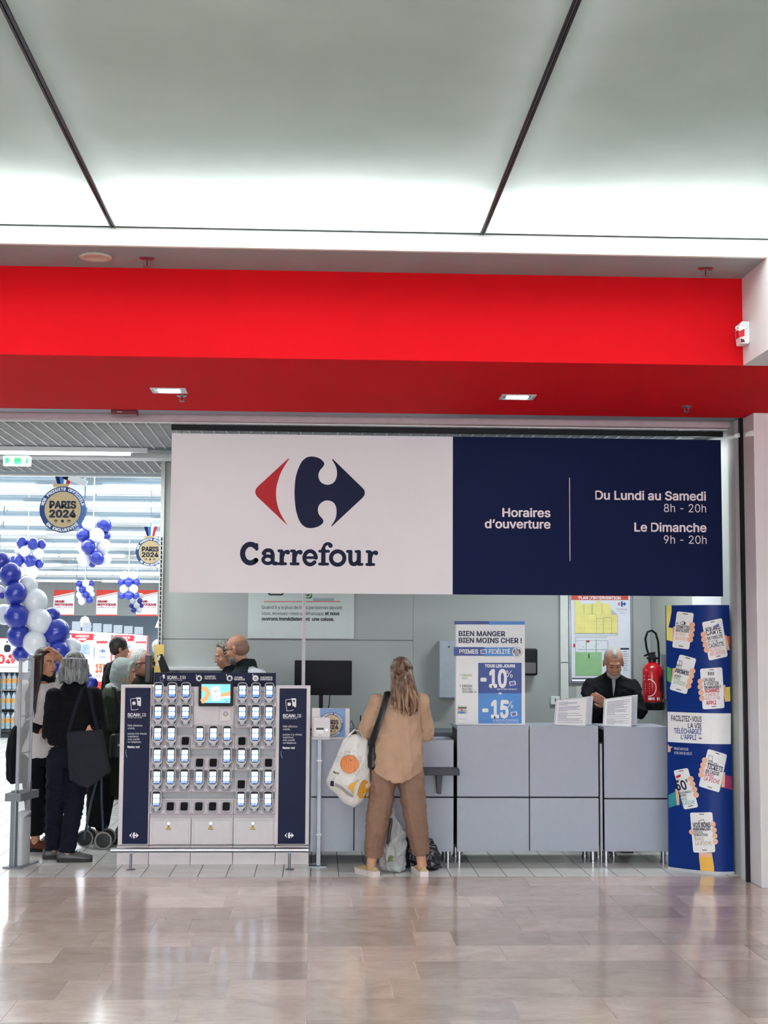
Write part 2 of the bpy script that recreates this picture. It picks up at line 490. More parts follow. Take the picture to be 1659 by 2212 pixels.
struct(MB().box(-9, -.03+T*NX0, YE, YE+T*18, -.16, 0).build('floor_store', TILEFAR))
struct(MB().box(-.03+T*NX1, 9, YE, YE+T*18, -.16, 0).build('floor_store', TILEFAR))

# ---- luminous mall ceiling: stretched fabric bays lit from the plenum above
m, N, L, b = nodes_of('stretched_fabric')
N.remove(b); out = N['Material Output']
tr = N.new('ShaderNodeBsdfTranslucent'); df = N.new('ShaderNodeBsdfDiffuse'); ms = N.new('ShaderNodeMixShader'); ms.inputs[0].default_value = .15
no = N.new('ShaderNodeTexNoise'); no.inputs['Scale'].default_value = 1.3; no.inputs['Detail'].default_value = 6
ge = N.new('ShaderNodeNewGeometry'); L.new(ge.outputs['Position'], no.inputs['Vector'])
rp = ramp(N, [(.3, '#c6cdc9'), (.7, '#d6dbd8')]); L.new(no.outputs['Fac'], rp.inputs[0])
L.new(rp.outputs[0], tr.inputs[0]); L.new(rp.outputs[0], df.inputs[0])
L.new(tr.outputs[0], ms.inputs[1]); L.new(df.outputs[0], ms.inputs[2]); L.new(ms.outputs[0], out.inputs[0])
FABRIC = m
SEAM = mat('dark_profile', '#0d121c', .45, .3)
ce = struct(D.objects.new('ceiling', None)); COL.objects.link(ce); ce['kind'] = 'structure'
YF = 7.96
xs = [-1.17+2.085*i for i in range(-3, 5)]
for a, c in zip(xs, xs[1:]):
    for ya, yb2 in ((4.3, YF-.008), (.7, 4.3), (-3.9, .7)):
        MB().add([(a, ya, ZC), (c, ya, ZC), (c, yb2, ZC), (a, yb2, ZC)], [(0, 1, 2, 3)]).build('fabric_panel', FABRIC, ce)
for a in xs:
    MB().box(a-.014, a-.004, -3.9, YF, ZC-.010, ZC+.10).build('seam_profile', SEAM, ce)
    MB().box(a+.004, a+.014, -3.9, YF, ZC-.010, ZC+.10).build('seam_profile', SEAM, ce)
MB().box(xs[0], xs[-1], YF-.012, YF-.001, ZC-.006, ZC+.05).build('edge_profile', SEAM, ce)
PLEN = mat('plenum_white', '#e8ebe8', .8)
pl = MB(); pl.box(-9, 9, -4, 8.1, ZC+.75, ZC+.85); pl.box(-9, 9, 8.0, 8.1, ZC, ZC+.75)
pl.build('plenum', PLEN, ce)
FASC = mat('fascia_white', '#e4e8e2', .6, vary=.05, scale=3)
GREY = mat('soffit_grey', '#8f9698', .75, vary=.04, scale=3)
struct(MB().box(-9, 9, YF, YF+.03, ZS, ZC+.6).build('trim_1', FASC))
sg = struct(MB().box(-9, 9, YF+.03, 8.47, ZS, ZS+.04).build('ceiling_soffit', GREY))
RED = mat('gloss_red_paint', '#ca0f19', .8, vary=.03, scale=1.5, spec=.08)
struct(MB().box(-9, 9, 8.45, 8.55, ZR, ZS+.0005).build('wall_front', RED))
struct(MB().box(-9, 9, 8.55, 10.45, ZR, ZR+.08).build('ceiling_front', RED))
# shutter housing under the soffit
struct(MB().box(-9, 3.15, 10.45, 10.70, ZR+.012, ZR+.10).build('trim_2', mat('shutter_grey', '#8b8f9c', .5)))
struct(MB().box(-9, 3.15, 10.70, 10.76, ZR+.03, ZR+.10).build('trim_3', mat('shutter_slot', '#2c2c3c', .6)))
struct(MB().box(-9, 3.15, 10.76, 10.84, ZR-.028, ZR+.10).build('trim_4', mat('shutter_bar', '#b8a2aa', .5), bevel=.004))
struct(MB().box(-9, 3.15, 10.84, 10.862, ZR-.035, ZR+.10).build('trim_5', WHITE))
# ---- right hand pillar, its bulkhead and the shutter guide
PIL = mat('pillar_white', '#e3e0e4', .5, vary=.02, scale=2)
struct(MB().box(3.155, 5.2, 10.2, 10.62, 0, ZR).build('wall_pillar', PIL, bevel=.006))
struct(MB().box(2.556, 9, -4, 8.45, ZR, ZS).build('wall_bulkhead', PIL))
struct(MB().box(3.13, 3.155, 10.46, 10.50, 0, ZR).build('trim_6', BLACK))
struct(MB().box(3.135, 3.158, 10.50, 10.62, 0, ZR).build('trim_7', WHITE))
# ---- service desk room
WALLG = mat('panel_grey', '#a3a9a6', .6, vary=.03, scale=1.5)
WALLR = mat('panel_pale', '#b9bfba', .6, vary=.03, scale=1.5)
XL = -1.44
wb = struct(MB().box(XL, 3.15, 13.5, 13.56, 0, 3.8).build('wall_back', mat('wall_core', '#6f7876', .7)))
for (a, c, z0, z1) in ((XL, .9, 0, .862), (.9, 3.15, 0, .862), (XL, .9, .868, 1.729), (.9, 3.15, .868, 3.4), (XL, .9, 1.735, 3.4)):
    MB().box(a+.001, c-.001, 13.488, 13.5, z0, z1).build('panel', WALLG, wb)
struct(MB().box(3.15, 3.24, 10.62, 13.56, 0, 3.8).build('wall_right', WALLR))
# perforated upright on the free end of the back wall
up = MB().box(XL-.035, XL, 13.44, 13.5, 0, 3.4)
uo = struct(up.build('trim_8', mat('upright_white', '#c3c6c2', .5)))
us = MB().box(-.006, .006, -.004, .001, -.016, .016).mesh('slot'); us.materials.append(BLACK)
for i in range(56):
    link('slot', us, uo, (XL-.018, 13.4405, .35+.042*i))
MB().box(XL-.02, XL+.02, 13.5, 13.55, 0, 3.4).build('trim_9', mat('upright_grey', '#868c8a', .5))['kind'] = 'structure'
# ---- open grid ceiling over the entrance and the desk
DARKV = mat('void_grey', '#56646e', .9)
struct(MB().box(-9, 3.2, 10.86, 14.9, 3.9, 3.95).build('ceiling_void', DARKV))
cg = D.objects.new('ceiling_grid', None); COL.objects.link(cg); cg['kind'] = 'structure'
GRID = mat('grid_white', '#c9ccce', .5)
by = MB().box(-.007, .007, -1.0, 1.0, 0, .03).mesh('grid_bar'); by.materials.append(GRID)
bx = MB().box(-4.4, 3.1, -.004, .004, .004, .024).mesh('grid_bar'); bx.materials.append(GRID)
for i in range(74):
    x = -4.35+.1*i
    o = link('grid_bar', by, cg, (x, 11.74, 3.4)); o.scale = (1, .86, 1)
    o = link('grid_bar', by, cg, (x, 13.95, 3.4)); o.scale = (1, .55, 1)
for k in range(20):
    link('grid_bar', bx, cg, (0, 10.93+.085*k, 3.4))
for k in range(13):
    link('grid_bar', bx, cg, (0, 13.42+.085*k, 3.4))
BEAM = mat('beam_grey', '#7d878c', .6)
struct(MB().box(-9, XL+.4, 12.62, 12.78, 3.385, 3.9).build('ceiling_beam', BEAM))
struct(MB().box(-9, XL+.4, 13.12, 13.36, 3.38, 3.9).build('ceiling_beam', WHITE))
struct(MB().box(-9, XL+.4, 14.55, 14.8, 3.415, 5.3).build('ceiling_beam', BEAM))
struct(MB().box(-9, XL+.4, 14.8, 14.9, 3.40, 5.3).build('ceiling_beam', WHITE))
# ---- sales hall shell
HALL = mat('hall_white', '#d9dde0', .8)
struct(MB().box(-27, 9, 14.9, 89, 5.35, 5.45).build('ceiling_hall', HALL))
struct(MB().box(-27, 9, 88, 88.1, 0, 5.4).build('wall_far', mat('hall_wall', '#b4b7b8', .8)))
struct(MB().box(-27, -26.9, 10.8, 88, 0, 5.4).build('wall_left', HALL))
struct(MB().box(8.9, 9, 13.6, 88, 0, 5.4).build('wall_hall', HALL))
# ================================================================== ceiling fittings
def px(x, y, Y, o=(0, 0, 0)):
    p = P(x, y, Y=Y); return float(p[0]-o[0]), float(p[2]-o[2])
def tpx(s, xl, xr, yb, hp, Y, o, m, parent, dy=0.0, bold=0.0, ang=0.0, warp=None):
    """lettering from pixel xl to xr on baseline yb with capital height hp, on the face at depth Y"""
    a = px(xl, yb, Y, o); b_ = px(xr, yb, Y, o); c = px(xl, yb-hp, Y, o)
    return text(s, a[0], (a[1]+b_[1])/2, c[1]-a[1], m, parent, Y-o[1]+dy, 'L', b_[0]-a[0], bold, ang, None, warp, split=hp > 8)

sp = thing('ceiling_speaker', 'round ceiling loudspeaker with grey grille set in the grey soffit', 'loudspeaker', (-1.30, 8.20, ZS))
MB().lathe([(.062, -.001), (.093, -.001), (.095, -.007), (.09, -.011), (.066, -.013), (.062, -.011)], n=32).build('rim', mat('speaker_rim', '#bdb6ac', .5), sp, smooth=True)
MB().lathe([(.001, -.006), (.064, -.006), (.064, -.002), (.001, -.002)], n=28).build('grille', mat('speaker_mesh', '#5b5560', .7, bump=.6, bscale=400), sp)
def sprinkler(x, y, z, label, s=1.0):
    t = thing('sprinkler_head', label, 'sprinkler', (x, y, z), group='sprinkler heads')
    k = s
    MB().lathe([(.002, 0), (.044*k, 0), (.044*k, -.003), (.03*k, -.009), (.002, -.009)], n=24).build('escutcheon', STEEL, t, smooth=True)
    fr = MB()
    fr.tube([(-.006*k, 0, -.009), (-.019*k, 0, -.020*k), (-.021*k, 0, -.034*k), (-.006*k, 0, -.05*k)], .0035*k, 6)
    fr.tube([(.006*k, 0, -.009), (.019*k, 0, -.020*k), (.021*k, 0, -.034*k), (.006*k, 0, -.05*k)], .0035*k, 6)
    fr.build('frame_arm', GREYM, t, smooth=True)
    MB().cyl((0, 0, -.009), (0, 0, -.046*k), .004*k, 8).build('glass_bulb', mat('bulb_red', '#5a2020', .2), t, smooth=True)
    MB().lathe([(.001, -.049*k), (.024*k, -.050*k), (.026*k, -.053*k), (.001, -.054*k)], n=14).build('deflector', GREYM, t)
sprinkler(-1.008, 8.22, ZS, 'sprinkler head beside the round loudspeaker in the grey soffit')
sprinkler(2.27, 8.22, ZS, 'lone sprinkler head near the right end of the grey soffit')
sprinkler(-.945, 9.80, ZR, 'small sprinkler head just behind the left lamp in the red soffit', .8)
sprinkler(2.60, 9.96, ZR, 'small sprinkler head at the right end of the red soffit', .8)
GLOW = mat('lamp_glow', '#f4f9ff', .5, emit=14, vary=0)
for lx, ly, lab in ((-1.012, 9.60, 'lit rectangular lamp in the red soffit above the shop entrance'), (1.353, 9.665, 'lit rectangular lamp in the red soffit above the navy opening hours banner')):
    t = thing('recessed_lamp', lab, 'lamp', (lx, ly, ZR), group='recessed soffit lamps')
    fr = MB()
    fr.box(-.118, .118, -.095, -.075, -.006, .0); fr.box(-.118, .118, .075, .095, -.006, .0)
    fr.box(-.118, -.095, -.075, .075, -.006, .0); fr.box(.095, .118, -.075, .075, -.006, .0)
    fr.build('bezel', mat('lamp_bezel', '#c9cdd2', .4), t)
    MB().box(-.095, .095, -.075, .075, -.004, -.002).build('reflector', mat('lamp_reflector', '#d4dce4', .25, .7), t)
    MB().box(-.072, .072, -.045, .045, -.010, -.005).build('tube', GLOW, t, bevel=.002)
    l = area('recessed_lamp_light', (lx, ly, ZR-.02), .16, .1, 3, COOL); l.parent = None
# red detector box on the shutter housing
t = thing('red_detector', 'small dark red box fixed under the shutter housing', 'detector', (-1.435, 10.56, ZR+.012))
MB().box(-.095, .095, -.05, .05, -.035, 0).build('case', mat('red_case', '#6a0d18', .5), t, bevel=.006)
MB().box(-.05, -.012, -.053, -.05, -.024, -.013).build('plate', mat('grey_plate', '#8d7a80', .5), t)
# white siren-like unit on the bulkhead
t = thing('alarm_unit', 'white alarm unit with pull ring and red label on the bulkhead', 'alarm', (2.556, 8.36, 3.50))
MB().prism([(-.055, .0), (-.005, .0), (0, .02), (0, .135), (-.045, .135), (-.06, .115), (-.062, .06)], -.05, .04).build('housing', mat('alarm_white', '#e6e2e4', .4), t, bevel=.004)
MB().prism([(-.066, .072), (-.018, .095), (-.018, .108), (-.066, .09)], -.056, -.05).build('lever', PRINTW, t)
MB().tube([(-.074+.011*math.cos(a), -.053, .092+.011*math.sin(a)) for a in np.linspace(0, 2*PI, 14)[:-1]], .0035, 6, closed=True).build('pull_ring', PRINTW, t, smooth=True)
MB().box(-.0645, -.060, -.04, .02, .040, .085).build('label_plate', REDP, t)
MB().prism([(-.063, .036), (-.032, .045), (-.032, .086), (-.063, .086)], -.0515, -.0503).build('label_plate', REDP, t)
MB().prism([(-.055, .004), (-.03, .01), (-.035, .024), (-.055, .030)], -.052, -.0505).build('sounder', mat('sounder', '#5e1420', .5), t)

# ================================================================== hanging banners
YB = 10.90
bo = (1.0, YB, 2.08)
rail = thing('banner_rail', 'long black rail carrying the white and navy banners', 'rail', (1.0, YB, 3.315))
MB().box(-2.125, 2.125, -.018, .018, 0, .042).build('bar', BLACK, rail, bevel=.004)
for x in np.linspace(-1.95, 1.95, 7):
    MB().cyl((x, 0, .042), (x, 0, .09), .003, 6).build('hanger', GREYM, rail)
def banner(name, label, x0, x1, m):
    t = thing(name, label, 'banner', ((x0+x1)/2, YB, 2.08))
    h = (x1-x0)/2
    MB().box(-h, h, -.003, .003, 0, 1.212).build('sheet', m, t, bevel=.001)
    for x in (-h*.93, -.1*h, h*.9):
        MB().tube([(x, 0, 1.205), (x, -.006, 1.216), (x, 0, 1.235)], .003, 6).build('hook', STEEL, t)
    return t
BW = mat('banner_white', '#e6e8ec', .55, vary=.02, scale=2)
BN = mat('banner_navy', '#071640', .6, vary=.05, scale=2, spec=.12)
tw = banner('hanging_banner', 'white banner with red and navy arrow emblem and shop name', -1.121, 1.0265, BW)
ow = (tw.location.x, YB, 2.08)
c = px(669.5, 1063.6, YB, ow); w = px(788, 1063, YB, ow)[0]-px(551, 1063, YB, ow)[0]
logo(c[0], c[1], w, mat('logo_red', '#b01c26', .5, spec=.2), mat('logo_navy', '#081338', .5, spec=.15), tw, -.0042)
c = px(668, 1197, YB, ow); w = px(817, 1197, YB, ow)[0]-px(519, 1197, YB, ow)[0]
wordmark(c[0], c[1], w, MATS['logo_navy'], tw, -.0042)
tn = banner('hanging_banner', 'navy banner with the opening hours in white letters', 1.0275, 3.11, BN)
on = (tn.location.x, YB, 2.08)
LET = mat('banner_letter', '#efe4ea', .5, vary=0)
for s, a, b_, yb, hp, bd in (("Horaires", 1085, 1189, 1116.5, 18, .022), ("d’ouverture", 1047, 1189, 1141, 18, .022), ("Du Lundi au Samedi", 1286, 1525, 1080, 18.5, .022), ("8h - 20h", 1434, 1525, 1106.5, 17.5, -.008),
                             ("Le Dimanche", 1370, 1526, 1148.5, 18.5, .022), ("9h - 20h", 1434, 1526, 1174.5, 17.5, -.008)):
    tpx(s, a, b_, yb, hp, YB, on, LET, tn, -.0042, bd)
a = px(1230, 1032, YB, on); b_ = px(1231.5, 1212, YB, on)
MB().box(a[0]-.0025, a[0]+.0025, -.0043, -.0033, b_[1], a[1]).build('divider_line', LET, tn)

# ================================================================== scanner kiosk
KX, KY = -.785, 11.33
kio = thing('scanner_kiosk', 'white self-scan kiosk with navy side posters and rows of scanners', 'kiosk', (KX, KY, 0))
ko = (KX, KY, 0)
KW = mat('kiosk_white', '#d8d2d6', .4, vary=.03)
KG = mat('kiosk_grey', '#a9abb1', .45, vary=.04)
KN = mat('kiosk_navy', '#07133a', .5, vary=.04, spec=.2)
MB().box(-.735, .735, .05, .50, .14, 1.36).build('body', KW, kio, bevel=.004)
base = [-1.524, -1.281, -.96, -.635, -.308, -.047]
for a, c in zip(base, base[1:]):
    MB().box(a-KX+.002, c-KX-.002, -.02, .50, 0, .142).build('plinth_panel', KW, kio, bevel=.002)
for s, x0, x1, p0, p1 in ((0, -.736, -.498, -.702, -.506), (1, .468, .737, .496, .708)):
    MB().box(x0, x1, .0, .05, .146, 1.372).build('side_panel', KW, kio, bevel=.003)
    po = MB().box(p0, p1, -.003, .0, .154, 1.350).build('side_poster', KN, kio)
    po['label'] = 'navy poster with white lettering and emblem'
    oxp = 264.0 if s == 0 else 600.0
    Xp = lambda q: q + (0 if s == 0 else 335.2)
    Yp = lambda q: q + (0 if s == 0 else 2)
    # crossed phones drawing
    def q(cx, cy, w_, h_, an):
        c0 = px(Xp(cx), Yp(cy), KY, ko); k = 3.64/1000
        return rot2(rrect(c0[0]-w_*k/2, c0[0]+w_*k/2, c0[1]-h_*k/2, c0[1]+h_*k/2, 2*k, 3), an, c0)
    flat('drawing', [q(299, 1516, 11, 19, .0)], PRINTW, po, -.0036)
    flat('drawing', [q(290, 1521, 15, 25, .12)], PRINTW, po, -.0039)
    flat('drawing', [q(290, 1521, 13, 23, .12), q(298.5, 1527, 5, 7, 0)], KN, po, -.0042)
    flat('drawing', [q(289.5, 1519, 7, 7, .12)], PRINTW, po, -.0045)
    flat('drawing', [q(300, 1512, 4, 1.4, .7), q(300, 1512, 4, 1.4, -.7)], KN, po, -.0042)
    d = -.0036
    for st, a, b_, yb, hp, bd in (('SCAN', 275.5, 300.5, 1547.5, 6.8, .03), ('LIB', 302, 315.5, 1547.5, 6.8, -.01), ('Facilitez mes courses', 276, 307, 1551, 2.4, 0),
                                  ('Déjà utilisateur', 276, 308, 1569, 4, .0), ('scanlib,', 276, 291.5, 1575, 4, .0), ('passez à la vitesse', 276, 317, 1586.5, 4, .0),
                                  ('supérieure', 276, 299, 1592.5, 4, .0), ('avec scanlib', 276, 301.5, 1598.5, 4, .0), ('sur téléphone.', 276, 305, 1604.5, 4, .0), ('flashez-moi', 275, 301.5, 1615.5, 4.4, .04)):
        tpx(st, Xp(a), Xp(b_), Yp(yb), hp, KY, ko, PRINTW, po, d, bd)
    aa = [px(Xp(275)+.0+3*math.sin(i/8*2.0-2.2), Yp(1620+i*2), KY, ko) for i in range(9)]
    flat('drawing', quads_ribbon(aa, .0016), PRINTW, po, d)
    c0 = px(Xp(289.5), 1804.5, KY, ko)
    logo(c0[0], c0[1], .070, PRINTW, PRINTW, po, d)
# header sign
hd = MB().box(-.49, .463, .075, .11, 1.30, 1.468).build('header_sign', KN, kio, bevel=.002)
HY = KY+.075
for st, a, b_, yb, hp, bd in (('SCAN', 361, 379.5, 1466.5, 6.6, .03), ('LIB', 381, 401.5, 1466.5, 6.6, -.01), ('Facilitez mes courses', 361, 394, 1470, 2.2, 0),
                              ('JE M’IDENTIFIE', 441.5, 465, 1463.2, 3.6, .02), ('AVEC MA CARTE', 441.5, 467, 1467.6, 3.6, .02), ('JE SCANNE', 506, 524, 1465, 3.4, .03), ('MES ARTICLES', 506, 529, 1469.4, 3.4, .03),
                              ('JE ME RENDS EN', 562, 588.5, 1465, 3.4, .03), ('CAISSE SCANLIB', 562, 588.5, 1469.4, 3.4, .03), ('1', 423, 425, 1460, 4, .03), ('2', 488, 490.5, 1460, 4, .03), ('3', 545, 547.5, 1460, 4, .03)):
    tpx(st, a, b_, yb, hp, HY, ko, PRINTW, hd, -.002, bd)
for cx, cy in ((430, 1465), (496, 1465), (552, 1465)):
    c0 = px(cx, cy, HY, ko); flat('drawing', [circ(c0[0], c0[1], .024, 20)], PRINTW, hd, .073)
    flat('drawing', [rot2(rrect(c0[0]-.010, c0[0]+.010, c0[1]-.013, c0[1]+.010, .003), .3, c0)], KN if cx < 540 else KG, hd, .0725)
c0 = px(352, 1464, HY, ko); flat('drawing', [rrect(c0[0]-.004, c0[0]+.014, c0[1]-.006, c0[1]+.024, .004)], PRINTW, hd, .073)
flat('drawing', [rot2(rrect(c0[0]-.022, c0[0]+.002, c0[1]-.026, c0[1]+.012, .004), .12, c0)], mat('pale_pink', '#b9a3b6', .5), hd, .0727)
flat('drawing', [rot2(rrect(c0[0]-.020, c0[0]+.000, c0[1]-.024, c0[1]+.010, .003), .12, c0)], KN, hd, .0724)
# cupboard doors below
for a, c in ((-1.281, -.96), (-.96, -.635), (-.635, -.308)):
    a -= KX; c -= KX
    MB().box(a+.003, c-.003, .012, .05, .146, .352).build('door_surround', KW, kio)
    d = MB().box(a+.022, c-.016, .004, .012, .15, .332).build('door', KW, kio, bevel=.002)
    cx = (a+c)/2-.012
    MB().lathe([(.001, -.005), (.012, -.005), (.0135, -.002), (.0135, .0)], (cx, .004, .311), 16, 'y').build('lock', STEEL, d, smooth=True)
    flat('warning_triangle', [[(cx-.021, .261), (cx+.021, .261), (cx, .300)]], INK, d, .0035)
    flat('warning_triangle', [[(cx-.017, .2635), (cx+.017, .2635), (cx, .2945)]], mat('warning_yellow', '#d8b53a', .5), d, .0032)
    flat('warning_triangle', [[(cx-.0015, .272), (cx+.0015, .272), (cx+.002, .286), (cx-.002, .286)], circ(cx, .268, .002, 8)], INK, d, .0029)
# upper blank board behind the tablet, side boards
MB().box(-.178, .138, .034, .05, 1.06, 1.36).build('blank_panel', KW, kio, bevel=.002)
# holder modules, cradles, scanners
RZ = [1.333, 1.167, 1.003, .837, .672, .503]
GX = {0: (-1.223, -1.118, -1.012), 1: (-.899, -.794, -.689), 2: (-.575, -.471, -.367)}
OCC = {0: ('111', None, '111'), 1: ('111', None, '111'), 2: ('110', '111', '011'), 3: ('111', '001', '110'), 4: ('111', '111', '011'), 5: ('100', '000', '111')}
prof = [(.05, -.012), (.022, -.02), (-.022, -.085), (-.032, -.10), (-.03, -.116), (-.012, -.126), (.05, -.128)]
rim_p = rrect(-.040, .040, -.050, .044, .020, 5); soc_p = rrect(-.028, .028, -.034, .036, .012, 4)
TL = math.atan2(.044, .065)
def tilted(poly, h0, h1):
    """polygon lying on the slope of the holder, between heights h0 and h1 over it"""
    t_ = (0, math.sin(TL), math.cos(TL)); n_ = (0, -math.cos(TL), math.sin(TL)); n = len(poly); v = []
    for h in (h0, h1): v += [(x, s_*t_[1]+h*n_[1], s_*t_[2]+h*n_[2]) for x, s_ in poly]
    f = [tuple(range(n-1, -1, -1)), tuple(range(n, 2*n))]+[(i, (i+1) % n, n+(i+1) % n, n+i) for i in range(n)]
    return MB().add(v, f)
rim_me = tilted(rim_p, -.004, .010); 
bmr = bmesh.new(); _m = rim_me.mesh('cradle'); bmr.from_mesh(_m); bmesh.ops.bevel(bmr, geom=[e for e in bmr.edges if e.calc_face_angle(0) > .9], offset=.004, segments=2, affect='EDGES'); bmr.to_mesh(_m); bmr.free()
_m.materials.append(KG); cradle_me = _m
soc_me = tilted(soc_p, .009, .0108).mesh('socket'); soc_me.materials.append(BLACK)
SCR, N, L, b = nodes_of('scanner_screen')
tc = N.new('ShaderNodeTexCoord'); sx = N.new('ShaderNodeSeparateXYZ'); L.new(tc.outputs['Generated'], sx.inputs[0])
vo = N.new('ShaderNodeTexVoronoi'); vo.inputs['Scale'].default_value = 5.5; mp = N.new('ShaderNodeMapping'); mp.inputs['Scale'].default_value = (1, 0, 1.7)
L.new(tc.outputs['Generated'], mp.inputs[0]); L.new(mp.outputs[0], vo.inputs['Vector'])
vr = ramp(N, [(.0, '#ffffff'), (.30, '#e9f7ff'), (.42, '#2f62b8'), (.6, '#173a86')]); L.new(vo.outputs['Distance'], vr.inputs[0])
zr = ramp(N, [(0.0, '#3f76d0'), (.20, '#a9d2f6'), (.26, '#eaf7ff'), (.50, '#f1fcff'), (.55, '#4f86d2'), (.64, '#cfe8fb'), (.93, '#f3fbff'), (.97, '#12275e')])
zr.color_ramp.interpolation = 'CONSTANT'; L.new(sx.outputs[2], zr.inputs[0])
mx = N.new('ShaderNodeMix'); mx.data_type = 'RGBA'; mx.inputs[0].default_value = .28
L.new(zr.outputs[0], mx.inputs[6]); L.new(vr.outputs[0], mx.inputs[7])
b.inputs['Base Color'].default_value = (.01, .01, .02, 1); L.new(mx.outputs[2], b.inputs['Emission Color']); b.inputs['Emission Strength'].default_value = 1.25; b.inputs['Roughness'].default_value = .15
SH = mat('scanner_shell', '#c6c8cd', .35, vary=.03)
def scanner_meshes():
    a = MB().prism(rrect(-.033, .033, -.062, .060, .022, 6), -.010, .012).mesh('shell'); a.materials.append(SH)
    bm = bmesh.new(); bm.from_mesh(a); bmesh.ops.bevel(bm, geom=[e for e in bm.edges if e.calc_face_angle(0) > .9], offset=.004, segments=2, affect='EDGES'); bm.to_mesh(a); bm.free()
    b1 = MB().prism(rrect(-.028, .028, -.050, .055, .016, 6), -.0115, -.009).mesh('bezel'); b1.materials.append(BLACK)
    c1 = MB().prism(rrect(-.0225, .0225, -.044, .040, .004, 2), -.0125, -.0112).mesh('screen'); c1.materials.append(SCR)
    d1 = MB().rings([[(x*k, y0+yy*k2, z) for x, yy in circ(0, 0, 1, 14)] for z, k, k2, y0 in ((-.046, .022, .010, 0), (-.062, .024, .012, .0), (-.074, .017, .011, .002), (-.088, .013, .010, .003))]).mesh('handle'); d1.materials.append(SH)
    d1.polygons.foreach_set('use_smooth', [True]*len(d1.polygons))
    return a, b1, c1, d1
SME = scanner_meshes()
ORD = ['first', 'second', 'third', 'fourth', 'fifth', 'sixth', 'seventh', 'eighth', 'ninth']
RED_TAG = {(2, 3), (3, 1), (5, 7)}
for r in range(6):
    for g in range(3):
        if OCC[r][g] is None: continue
        xs3 = GX[g]; zc = RZ[r]
        x0, x1 = xs3[0]-.058-KX, xs3[2]+.055-KX
        MB().prism_x([(y, zc+z) for y, z in prof], x0, x1).build('holder_module', KW, kio, bevel=.006)
        MB().box(x0, x1, .030, .05, zc-.170, zc-.005).build('holder_back', KG if r < 5 else KW, kio)
        for k in range(3):
            cx = xs3[k]-KX; cyy, czz = -.030, zc-.066
            co = link('cradle', cradle_me, kio, (cx, cyy, czz))
            link('socket', soc_me, co)
            if OCC[r][g][k] == '1':
                col = 3*g+k
                s = thing('handheld_scanner', 'handheld scanner with lit screen, %s row from top, %s column from left' % (ORD[r], ORD[col]), 'scanner', (xs3[k], KY-.062, zc-.002), group='lit scanners in the kiosk')
                s.rotation_euler = (-.08, 0, 0); s.scale = (1.12, 1.0, 1.08)
                for nm, me in zip(('shell', 'bezel', 'screen', 'handle'), SME): link(nm, me, s)
# tablet and badge plate
tb = thing('tablet_screen', 'black tablet showing a card advert at the top of the kiosk', 'tablet', (-.783, KY-.03, 1.307))
to = (-.783, KY-.03, 1.307)
MB().prism(rrect(-.134, .134, -.097, .097, .012), 0, .028).build('frame', BLACK, tb, bevel=.003)
MB().box(-.05, .05, .028, .064, -.04, .04).build('bracket', GREYM, tb)
TE = mat('tablet_sky', '#5fbdf0', .3, emit=.9, vary=0)
MB().box(-.112, .112, -.0015, .0, -.070, .075).build('screen', TE, tb)
TWt = mat('tablet_white', '#f4fbff', .3, emit=.9, vary=0); TO = mat('tablet_tan', '#d98a4a', .3, emit=.8, vary=0); TK = mat('tablet_ink', '#15244a', .3, emit=.5, vary=0)
flat('picture', [quads_ribbon([(-.11, .045), (-.075, .035), (-.06, 0), (-.075, -.035), (-.11, -.062)], .038)[i] for i in range(4)], TO, tb, -.002)
flat('picture', [[(.03, .0), (.112, .022), (.112, -.012), (.03, -.026)]], TO, tb, -.002)
flat('picture', [[(.03, -.026), (.112, -.016), (.112, -.03), (.035, -.036)]], TWt, tb, -.0022)
flat('picture', [rot2(rrect(-.033, .035, -.052, .056, .004), .15)], TWt, tb, -.0024)
for st, z, h, w_, x_ in (('VOTRE', .030, .006, .03, -.018), ('CARTE', .013, .013, .052, -.024), ('DE FIDÉLITÉ', .001, .007, .048, -.021), ('ET VOTRE', -.012, .006, .028, -.012), ('CAGNOTTE', -.028, .009, .048, -.016)):
    text(st, x_, z, h, TK, tb, -.0028, 'L', w_, .03, .15, (0, 0))
text('www', .072, -.06, .008, TK, tb, -.0028, 'L', .024, .03)
bp = thing('badge_reader', 'white badge plate with a ring mark under the tablet', 'reader', (-.712, KY+.034, 1.142))
MB().prism(rrect(-.046, .046, -.050, .052, .003), -.012, -.0002).build('plate', KW, bp, bevel=.002)
MB().prism(rrect(-.026, .034, -.044, .036, .002), -.015, -.012).build('pad', SIGNW, bp)
flat('ring_mark', [quads_ribbon(arc(.004, .008, .016, .016, 0, 360, 20), .004)[i] for i in range(20)], INK, bp, -.0155)
text('RFID', .004, .004, .006, INK, bp, -.0155, 'C', None, .02)
MB().cyl((.024, -.013, .044), (.024, -.011, .044), .004, 8).build('indicator', mat('led_red', '#ff3040', .4, emit=2.0), bp)
# bumper rail in front of the kiosk
br_ = thing('bumper_rail', 'low steel bumper rail on two posts in front of the kiosk', 'rail', (-.79, 11.06, 0))
MB().cyl((-.745, 0, .145), (.74, 0, .145), .019, 20).build('rail_tube', STEEL, br_, smooth=True)
for x in (-.592, .598):
    MB().cyl((x, 0, .005), (x, 0, .128), .010, 14).build('post', GREYM, br_, smooth=True)
    MB().lathe([(.001, 0), (.036, 0), (.036, .004), (.012, .009), (.001, .009)], (x, 0, 0), 20).build('foot_plate', GREYM, br_, smooth=True)
    MB().box(x-.03, x+.03, -.012, .012, .122, .130).build('saddle', GREYM, br_)

